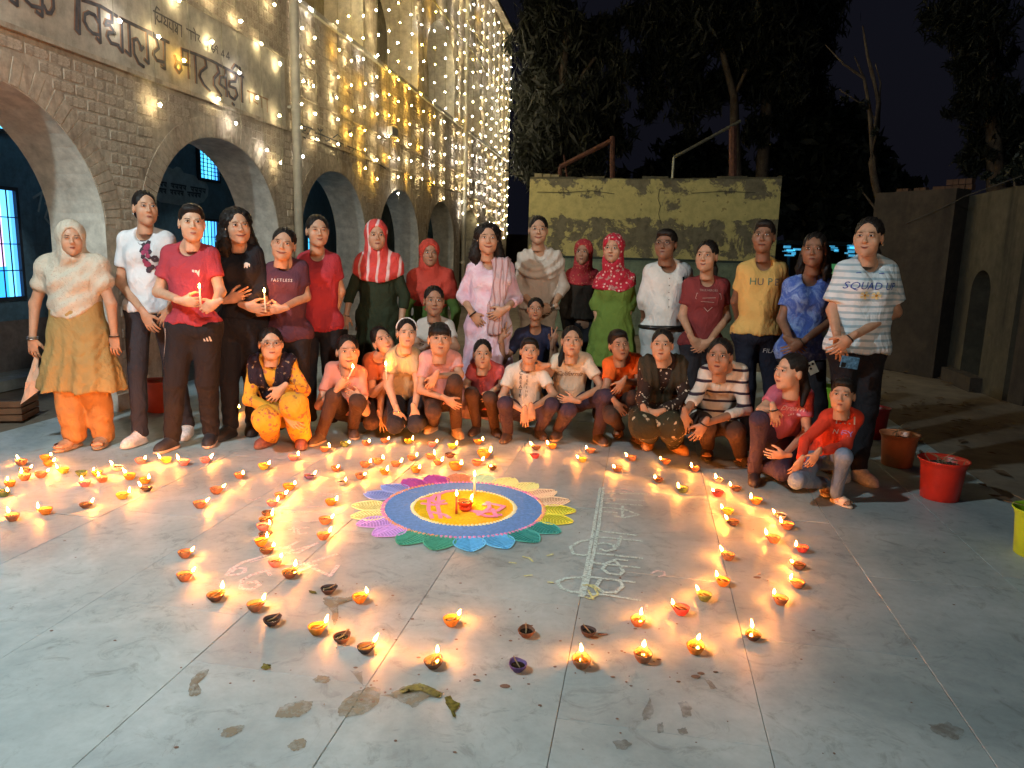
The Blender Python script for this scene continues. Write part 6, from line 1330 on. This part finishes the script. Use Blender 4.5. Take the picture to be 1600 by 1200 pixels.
p17 = person('tall girl in oversized white and pale blue striped tee, last on the right', 'e', 4.62, (520, 53, 192), ((428,248),(602,244)), ((386,395,-.0),(622,402,.0)), ((405,505,-.14),(452,500,-.20)), ((432,600),(398,545)),
    (K('striped_white_tee', (.64, .70, .72), 'stripe', (.32, .44, .50), sc=24, gl=.34), 'over', 'over'), (dkpant,), hem=552, feet=((437,1035),(505,1052)), skin='b', hair='pony', turn=-10, smile=1, shoes=white_sn, s=1.04, extras=('earring',))
p18 = person('shadowed smiling child peeping from behind the crouching row', 'p', 6.3, (566, 497, 528), ((550,545),(584,545)), ((545,575,0),(590,575,0)), ((550,600,-.05),(585,600,-.05)), ((552,615),(583,615)),
    (K('dusky_top', (.06, .035, .03)), 'tee', 'tee'), (dkpant,), pose='squat', knees=(('p',552,640),('p',582,640)), skin='d', hair='bun', kind='k', smile=1, s=.8)
p19 = person('girl in off-white tee kneeling between the red veil and the fringe-haired boy', 'f', 6.0, (850, 112, 382), ((712,478),(1010,488)), ((660,690,-.05),(1060,690,-.05)), ((740,710,-.2),(860,700,-.2)), ((800,700),(820,690)),
    (K('offwhite_tee', (.52, .48, .43)), 'tee', 'tee'), (dkpant,), pose='squat', knees=((700,960),(1010,960)), skin='c', hair='bun', turn=4, s=.92)
p20 = person('girl in navy tee raising both hands in V signs', 'c', 5.95, (590, 437, 542), ((510,605),(668,605)), ((436,735,-.12),(690,720,-.1)), ((430,625,-.18),(672,650,-.16)), ((462,540),(694,550)),
    (K('navy_tee', (.02, .022, .05)), 'tee', 'tee'), (dkpant,), pose='squat', knees=((520,900),(670,900)), skin='c', hair='bun', kind='k', smile=1, hands=('v', 'v'), s=.88)
p21 = person('girl in spectacles and yellow floral suit crouching with a dark spangled stole', 'g', 5.2, (445, 118, 384), ((285,425),(620,418)), ((262,720,-.08),(725,640,-.05)), ((575,840,-.30),(535,625,-.26)), ((700,985),(430,735)),
    (K('yellow_floral_kurta', (.72, .35, .035), 'floral', (.50, .16, .10), sc=.9), 'kurta', 'full'), (K('yellow_floral_salwar', (.72, .34, .035), 'floral', (.50, .16, .10), sc=.9), 'loose'), pose='squat', knees=((400,880,-.32),(640,760,-.30)), feet=((412,1115),(665,1125)), skin='a', hair='bun', turn=4, shoes=('sneaker', (.20,.07,.05), (.16,.08,.06)), stole='v', extras=('glasses', K('dark_spangled_stole', (.022, .014, .024), 'dots', (.25, .18, .12), sc=.8)), s=.98)
p22 = person('crouching girl in salmon tee holding a lit candle before her chin', 'g', 5.45, (1085, 188, 450), ((930,455),(1205,500)), ((845,770,-.12),(1235,820,-.14)), ((1005,620,-.25),(1195,690,-.24)), ((1080,520),(1075,660)),
    (K('salmon_tee', (.66, .27, .20)), 'tee', 'tee'), (brpant,), pose='squat', knees=((965,690,-.22),(1170,730,-.25)), feet=((840,1095),(1110,1040)), skin='b', hair='bun', kind='f', turn=6, smile=1, shoes=('sneaker', (.07,.045,.035), (.5,.36,.25)), hands=('grip', 'rel'), s=.88)
p23 = person('girl in rust tee leaning her head aside behind the second crouching candle', 'p', 5.65, (598, 510, 556), ((573,562),(612,568)), ((583,615,-.08),(596,612,-.05)), ((603,596,-.22),(594,650,-.15)), ((607,574),(602,674)),
    (K('rust_tee', (.42, .12, .05)), 'tee', 'tee'), (brpant,), pose='squat', knees=(('p',580,660),('p',610,655)), skin='b', hair='bun', kind='f', turn=14, tilt=-22, nod=14, smile=1, hands=('grip', 'open'), s=.88, extras=('earring',))
p24 = person('kneeling girl with white headband and sandy tee, hands spread on her knees', 'b', 5.5, (826, 536, 666), ((748,708),(872,702)), ((742,850,-.1),(882,850,-.1)), ((780,965,-.24),(862,960,-.24)), ((790,1040),(880,1025)),
    (K('sandy_tee', (.48, .36, .20)), 'tee', 'tee'), (dkpant2,), pose='squat', knees=((770,1035,-.28),(872,1030,-.28)), skin='a', hair='pony', turn=6, hands=('open', 'open'), extras=('headband',), s=.92)
p25 = person('fringe-haired child in pale pink tee crouching in tan lace-up boots', 'h', 5.4, (262, 30, 305), ((115,330),(415,330)), ((92,610,-.08),(440,480,-.05)), ((322,690,-.25),(225,490,-.22)), ((410,755),(158,620)),
    (K('pale_pink_tee', (.66, .33, .30)), 'tee', 'tee'), (brpant,), pose='squat', knees=((205,800,-.3),(395,540,-.22)), feet=((200,985),(400,1030)), skin='b', hair='fringe', kind='k', turn=5, nod=3, shoes=tan_sn, s=.86)
p26 = person('small child in rose tee crouching, hands resting on both knees', 'h', 5.6, (635, 178, 418), ((535,428),(795,438)), ((490,560,0),(815,560,0)), ((505,610,-.2),(720,625,-.22)), ((530,670),(650,715)),
    (K('rose_tee', (.55, .10, .10)), 'tee', 'tee'), (brpant,), pose='squat', knees=((540,640,-.22),(700,680,-.25)), feet=((580,1005),(740,1015)), skin='b', hair='crop', kind='k', turn=2, shoes=brown_sh, s=.78)
p27 = person('child in white tee with vertical black letters, wrists crossed in front', 'h', 5.45, (1045, 155, 388), ((865,440),(1175,440)), ((805,675,-.08),(1255,655,-.08)), ((1005,800,-.28),(1060,775,-.28)), ((1000,935),(1065,945)),
    (K('white_lettered_tee', (.62, .58, .50)), 'tee', 'tee'), (navpant,), pose='squat', knees=((830,730,-.2),(1240,745,-.2)), feet=((855,1070),(1130,1040)), skin='b', hair='short', kind='k', turn=3, nod=3, smile=1, shoes=brown_sh, hands=('rel', 'point'), s=.84)
p28 = person('child in cream tee with cursive letters, side ponytail, hand on a friend', 'i', 5.5, (298, 60, 312), ((145,350),(450,345)), ((95,470,.0),(565,590,-.1)), ((60,400,-.1),(320,705,-.26)), ((10,410),(210,690)),
    (K('cream_tee', (.62, .54, .42)), 'tee', 'tee'), (navpant,), pose='squat', knees=((270,790,-.28),(600,670,-.25)), feet=((180,1050),(530,1085)), skin='b', hair='side', kind='k', turn=2, nod=4, shoes=('sneaker', (.07,.045,.035), (.5,.34,.2)), s=.88)
p29 = person('crouching child in bright orange tee looking aside', 'i', 5.4, (710, 85, 350), ((605,385),(890,350)), ((595,610,-.08),(890,545,-.05)), ((685,725,-.24),(745,535,-.22)), ((765,865),(690,620)),
    (K('orange_tee', (.72, .13, .02)), 'tee', 'tee'), (brpant,), pose='squat', knees=((640,840,-.28),(840,680,-.2)), feet=((725,1020),(865,1075)), skin='c', hair='short', kind='k', turn=16, tilt=-8, shoes=('slip', (.3,.16,.08), (.25,.14,.08)), s=.84)
p30 = person('young woman in black suit with white dotted paisley and a dark scarf', 'i', 5.0, (1085, 80, 355), ((945,395),(1250,395)), ((915,680,-.08),(1290,690,-.08)), ((935,800,-.28),(1050,810,-.28)), ((985,965),(960,850)),
    (K('black_paisley_kurta', (.030, .016, .012), 'dots', (.62, .50, .38), sc=1.0), 'kurta', 'full'), (K('black_paisley_salwar', (.035, .03, .014), 'dots', (.45, .36, .24), sc=.5), 'loose'), pose='squat', knees=((920,920,-.30),(1150,920,-.28)), feet=((985,1125),(1215,1165)), skin='b', hair='bun', turn=-4, shoes=('sneaker', (.50,.24,.08), (.40,.2,.08)), stole='v', extras=(K('dark_olive_scarf', (.035, .028, .016)),), s=.98)
p31 = person('crouching girl in white long-sleeved top with black horizontal stripes', 'j', 4.95, (390, 42, 262), ((290,262),(545,250)), ((235,410,-.08),(560,500,-.08)), ((165,530,-.28),(290,590,-.30)), ((165,690),(220,705)),
    (K('black_striped_top', (.62, .56, .48), 'stripe', (.04, .025, .04), sc=13, gl=.20), 'tee', 'tq'), (brpant,), pose='squat', knees=((300,610,-.22),(500,640,-.25)), feet=((330,815),(545,870)), skin='c', hair='bun', turn=-8, shoes=('slip', (.05,.03,.02), (.06,.04,.03)), s=.96)
p32 = person('little girl in pink tee looking away to the left, hand on her knee', 'j', 4.6, (845, 138, 368), ((745,385),(965,400)), ((660,500,-.08),(955,640,-.05)), ((738,495,-.2),(810,790,-.2)), ((760,630),(695,788)),
    (K('pink_tee', (.55, .14, .20)), 'tee', 'tee'), (K('plum_track_trousers', (.05, .035, .06)),), pose='squat', knees=((650,560,-.2),(790,900,-.25)), feet=((635,985),None), skin='a', hair='pony', kind='k', turn=-48, shoes=('sneaker', (.03,.025,.03), (.04,.03,.03)), s=.84)
p33 = person('little boy in red long-sleeved top and jeans, crouching in beige slippers at far right', 'j', 4.32, (1185, 292, 512), ((1078,545),(1295,545)), ((945,700,-.08),(1210,725,-.06)), ((912,830,-.2),(1020,780,-.22)), ((880,880),(962,870)),
    (K('red_long_sleeve', (.62, .055, .025)), 'tee', 'full'), (K('pale_blue_jeans', (.17, .24, .34)),), pose='squat', knees=((890,955,-.22),(1190,800,-.2)), feet=((1095,1050),(1172,1120)), skin='b', hair='short', kind='k', turn=-6, shoes=beige_slip, s=.72)
# ---- prints, belts, phones, candles and bracelets
def text(P_, s, size, mat, dx, dz, ref='CH', nm='print', **k): return wrap_text(s, size, mat, nm, P_['shirt'], P_['bvh'], P_['root'], P_[ref] + P_['right'] * dx + P_['up'] * dz, P_['right'], P_['up'], P_['fr'], **k)
def poly(P_, polys, mat, dx, dz, nm='print', ref='CH', off=.004): return wrap_poly(polys, mat, nm, P_['bvh'], P_['root'], P_[ref] + P_['right'] * dx + P_['up'] * dz, P_['right'], P_['up'], P_['fr'], off)
rpn = random.Random(8)
def disc(cx, cy, r, n=7, j=.25): return [(cx + r * math.cos(2*math.pi*k/n) * (1 + rpn.uniform(-j, j)), cy + r * math.sin(2*math.pi*k/n) * (1 + rpn.uniform(-j, j))) for k in range(n)]
fl = [disc(.05 + rpn.gauss(0, .022), -.03 + rpn.uniform(-.11, .09), rpn.uniform(.010, .024)) for _ in range(34)]
poly(p2, fl[:24], m_prd, 0, .02); poly(p2, fl[24:], M_plain('wine_print', (.30, .04, .09), .8), 0, .02, off=.006)
poly(p3, [[(-.025,.0),(-.01,-.004),(-.01,.012),(-.025,.014)],[(-.006,-.004),(.012,-.008),(.008,.01),(-.006,.012)],[(.004,-.01),(.018,-.032),(.024,.018),(.014,.004)]], M_plain('pale_logo', (.66,.58,.5), .8), .075, -.02)
poly(p4, [disc(0, 0, .016, 10, .05), [(.008,.012),(.022,.006),(.024,-.016),(.018,-.016),(.016,-.002)], [(-.014,-.008),(-.006,-.008),(-.006,-.024),(-.014,-.024)], [(.004,-.008),(.011,-.008),(.011,-.024),(.004,-.024)]], M_plain('emblem_thread', (.66,.55,.45), .8), .085, .02)
text(p5, 'FASTLESS', .030, m_prn, 0, .01, spacing=1.3)
text(p14, 'TRUE HEROES', .022, M_plain('dull_print', (.42,.28,.25), .8), 0, .05)
poly(p14, [[(-.09,.02),(.09,.02),(.088,.016),(-.088,.016)],[(-.09,.02),(-.10,-.02),(-.096,-.02),(-.086,.018)],[(.09,.02),(.10,-.02),(.096,-.02),(.086,.018)],[(-.10,-.02),(0,-.12),(.002,-.115),(-.094,-.02)],[(.10,-.02),(0,-.12),(-.002,-.115),(.094,-.02)],[(-.05,-.015),(.05,-.01),(.05,-.014),(-.05,-.019)],[(-.06,-.04),(.04,-.045),(.04,-.049),(-.06,-.044)]], bpy.data.materials['dull_print'], 0, .01)
m_gr = M_plain('grey_green_print', (.10, .20, .12), .8); m_gy = M_plain('grey_print', (.13, .11, .10), .8)
text(p15, 'H', .072, m_gr, -.085, .0); text(p15, 'U', .072, m_gy, -.032, -.002); text(p15, 'P', .072, m_gr, .035, .0); text(p15, 'E', .072, m_gy, .085, -.002)
text(p17, 'SQUAD UP', .062, m_prb, -.02, .0, shear=.3); fc = [(-.035,-.055),(.035,-.055)]
for cx, cy in fc:
    poly(p17, [[(cx, cy), (cx + .026*math.cos(a-.4), cy + .022*math.sin(a-.4)), (cx + .031*math.cos(a), cy + .026*math.sin(a)), (cx + .026*math.cos(a+.4), cy + .022*math.sin(a+.4))] for a in [2*math.pi*k/5 for k in range(5)]], M_plain('pale_flower_print', (.78,.68,.34), .8), -.02, 0); poly(p17, [disc(cx, cy, .008, 8, 0)], M_plain('amber_print', (.55,.26,.03), .8), -.02, 0, off=.006)
for s_ in (-1, 1): poly(p17, [[(s_*.07-.014,.075),(s_*.07+.014,.078),(s_*.07+.014,.083),(s_*.07-.014,.08)]], m_prb, -.02, 0)
text(p27, 'CREATE', .045, m_prd, -.0, -.08).name = 'print'
bpy.data.objects.remove([o for o in p27['root'].children if o.name.startswith('print')][-1])
for k, chh in enumerate('CREATE'): text(p27, chh, .040, m_prd, -.042, .045 - k * .036)
for k, chh in enumerate('WEEKEND'): text(p27, chh, .026, m_gy, .005, .05 - k * .030)
text(p28, 'California', .052, M_plain('brown_script', (.20,.11,.05), .8), -.02, -.04, shear=.5)
text(p32, 'Dream', .050, M_plain('pale_script', (.75,.58,.6), .8), .0, -.03, shear=.4); poly(p32, [disc(rpn.uniform(-.05,.05), -.075+rpn.uniform(-.01,.01), .006, 5) for _ in range(8)], bpy.data.materials['pale_script'], 0, 0)
poly(p33, [[(x-.004,.005),(x+.004,.005),(x+.004,.05),(x-.004,.05)] for x in (-.05,-.025,0,.025,.05)], m_prn, 0, .015); text(p33, 'N', .045, m_prn, -.04, -.035); text(p33, 'EY', .045, M_plain('violet_print', (.28,.25,.6), .8), .015, -.037)
poly(p25, [[(.05,-.05),(.085,-.045),(.09,-.105),(.055,-.11)]], m_prd, 0, 0); text(p24, 'hello sun', .028, M_plain('olive_print', (.2,.13,.05), .8), 0, -.06); text(p23, 'surfside', .022, M_plain('rust_print', (.5,.25,.15), .8), 0, -.05)
# side stripes and a three-bar mark on the black trousers, letters on the navy ones
def pwrap(P_, polys, mat, c, nm='print'): return wrap_poly(polys, mat, nm, P_['pb'], P_['root'], c, P_['right'], P_['up'], P_['fr'])
hp = P_ = p3; n = 14
for sgn, sx in ((0, -1),):
    A0 = p3['J'](('a', 668, 655)[1:]); A1 = p3['J']((612, 1110))
    for o_ in (-.014, 0.0, .014):
        b = MB(); V = []
        for k in range(n + 1):
            c = A0.lerp(A1, k / n) + Vector((.03 + o_, 0, 0))
            for w in (-.0038, .0038):
                p = c + Vector((w, 0, 0)); h, _, _, _ = p3['pb'].ray_cast(p + p3['fr'] * .5, -p3['fr'], 1.0)
                if h is None:
                    h, _, _, _ = p3['pb'].find_nearest(p)
                V.append(tuple(h + p3['fr'] * .004))
        b.add(V, [(2*k, 2*k+1, 2*k+3, 2*k+2) for k in range(n)]).build('side_stripe', M_plain('stripe_white', (.62,.52,.46), .8) if 'stripe_white' not in bpy.data.materials else bpy.data.materials['stripe_white'], p3['root'])
c = p3['J']((866, 700)); pwrap(p3, [[(-.030 + .018*k, -.014),(-.018 + .018*k, -.014),(-.022 + .018*k + .010*0, .004 + .008*k),(-.030 + .018*k, .004 + .008*k)] for k in range(3)], m_prn, c)
c = p15['J']((850, 648)); wrap_text('FILA', .045, m_prn, 'print', p15['shirt'], p15['pb'], p15['root'], c, p15['right'], p15['up'], p15['fr'])
# belt, pen pocket and buttons on the man
m_bk = M_plain('black_leather', (.012,.011,.01), .35); hz = p13['J']((400, 545)).z
b = MB(); s13 = p13['s']; pv = p13['PV']; b.tube([(pv.x + .178*s13*math.cos(a), pv.y + .128*s13*math.sin(a), hz + .004 + .006*math.cos(a)) for a in [2*math.pi*k/28 for k in range(29)]], .017, 8, 0, False).build('belt', m_bk, p13['root'], True)
poly(p13, [disc(0, .10 - .055*k, .0045, 8, 0) for k in range(6)], m_gy, 0, 0, 'button'); poly(p13, [[(.055,.03),(.115,.034),(.115,-.035),(.055,-.04)]], bpy.data.materials['white_shirt'], 0, 0, 'pocket', off=.007); poly(p13, [[(.10,.028),(.118,.03),(.118,.062),(.10,.06)]], m_bk, 0, 0, 'pen', off=.012)
# wristwatch, bangles
def bangle(P_, i, r, mat, nm, back=.03, w=.004, cnt=1):
    d = (P_['Tp'][i] - P_['Wr'][i]).normalized(); e = P_['Wr'][i]; a = d.cross(Vector((0,0,1))); a = a.normalized() if a.length > .1 else Vector((1,0,0)); c_ = d.cross(a)
    for k in range(cnt): q = e - d * (back + .012 * k) * 0 + d * (.004 - .012 * k); MB().tube([tuple(q + (a * math.cos(t) + c_ * math.sin(t)) * r) for t in [2*math.pi*j/16 for j in range(17)]], w, 6, 0, False).build(nm, mat, P_['root'], True)
m_steel = M_plain('bangle_metal', (.6,.52,.45), .25, .9, bmp=0)
bangle(p1, 0, .031, m_steel, 'bangle', cnt=2); bangle(p1, 1, .031, m_bk, 'bangle'); bangle(p9, 0, .030, m_bk, 'wristwatch', w=.007); bangle(p16, 1, .027, m_bk, 'wristband'); bangle(p17, 1, .028, m_bk, 'wristband'); bangle(p7, 0, .029, m_steel, 'bangle'); bangle(p10, 1, .030, m_steel, 'bangle', cnt=3); bangle(p24, 0, .027, m_steel, 'bangle'); bangle(p31, 1, .027, m_bk, 'wristband'); bangle(p32, 0, .024, m_bk, 'bangle')
# held things stay objects of their own
def held_candle(P_, uvh, uvb, dy, label, C):
    a = P_['base'] + P_['J'](uvb, dy); f = P_['base'] + P_['J'](uvh, dy); candle('candle', tuple(a), (f - a).length, .0055, m_wax, label, lean=(f.x - a.x, f.y - a.y)); return
held_candle(p3, (813, 500), (818, 562), -.27, 'short lit candle held in both hands by the girl in crimson', 'a')
held_candle(p5, (413, 458), (415, 488), -.26, 'thin lit candle held by the girl in dark maroon', 'p')
held_candle(p22, (1128, 476), (1085, 545), -.32, 'lit candle held before the face of the girl in salmon', 'g')
held_candle(p23, (603, 572), (604, 594), -.27, 'lit candle held by the girl in rust with leaning head', 'p')
ph = empty('phone', tuple(p17['base'] + p17['J']((455, 592), -.20)), label='pale blue phone held by the tall girl in the striped tee', cat='phone'); ph.rotation_euler = (0, .12, 0)
MB().box((-.062, -.004, -.036), (.045, .004, .036)).build('case', M_plain('blue_phone_case', (.10,.22,.34), .2, var=.4, scale=60), ph); MB().box((-.058, -.0055, -.032), (-.03, -.0042, -.004)).build('camera_bump', m_bk, ph)
ph = empty('phone', tuple(p16['base'] + p16['J']((308, 608), -.16)), label='cream cased phone tucked at the hip of the girl in blue tie-dye', cat='phone'); ph.rotation_euler = (0, -.5, 0)
MB().box((-.030, -.004, -.05), (.030, .004, .035)).build('case', M_plain('cream_phone_case', (.5,.46,.34), .3), ph)
for (x, z) in ((-.012, .018), (.012, .018), (-.012, -.006)): MB().tube([(x, -.0045, z), (x, -.007, z)], .008, 10).build('camera_lens', m_bk, ph)
ph = empty('phone', tuple(p7['base'] + p7['J'](('p', 538, 520)[1:], -.08)), label='dark phone in the hanging hand of the woman in dark green', cat='phone'); MB().box((-.022, -.005, -.06), (.03, .005, .03)).build('case', m_bk, ph)
# cloth hanging from the old woman's hand
cq = [(139,775),(150,790),(157,815),(170,870),(188,893),(160,912),(120,945),(78,972),(95,925),(110,880),(122,830)]
V1 = [Vector(p1['base'] + p1['J'](q, -.03)) for q in cq]; cen = sum(V1, Vector()) / len(V1)
b = MB(); n = len(V1); o_ = V1[0]; rg_ = random.Random(2)
V = [tuple(v - o_ + Vector((0, .015 * math.sin(i * 1.9), 0))) for i, v in enumerate(V1)] + [tuple(cen - o_ + Vector((0, -.02, 0)))] ; b.add(V, [(i, (i + 1) % n, n) for i in range(n)]); b.add([(x, y + .006, z) for x, y, z in V], [((i + 1) % n, i, n) for i in range(n)])
o = b.build('cloth', K('peach_cloth', (.60, .40, .28)), None, loc=tuple(o_)); tag(o, 'pale peach cloth end trailing from the hand of the old woman', 'cloth')
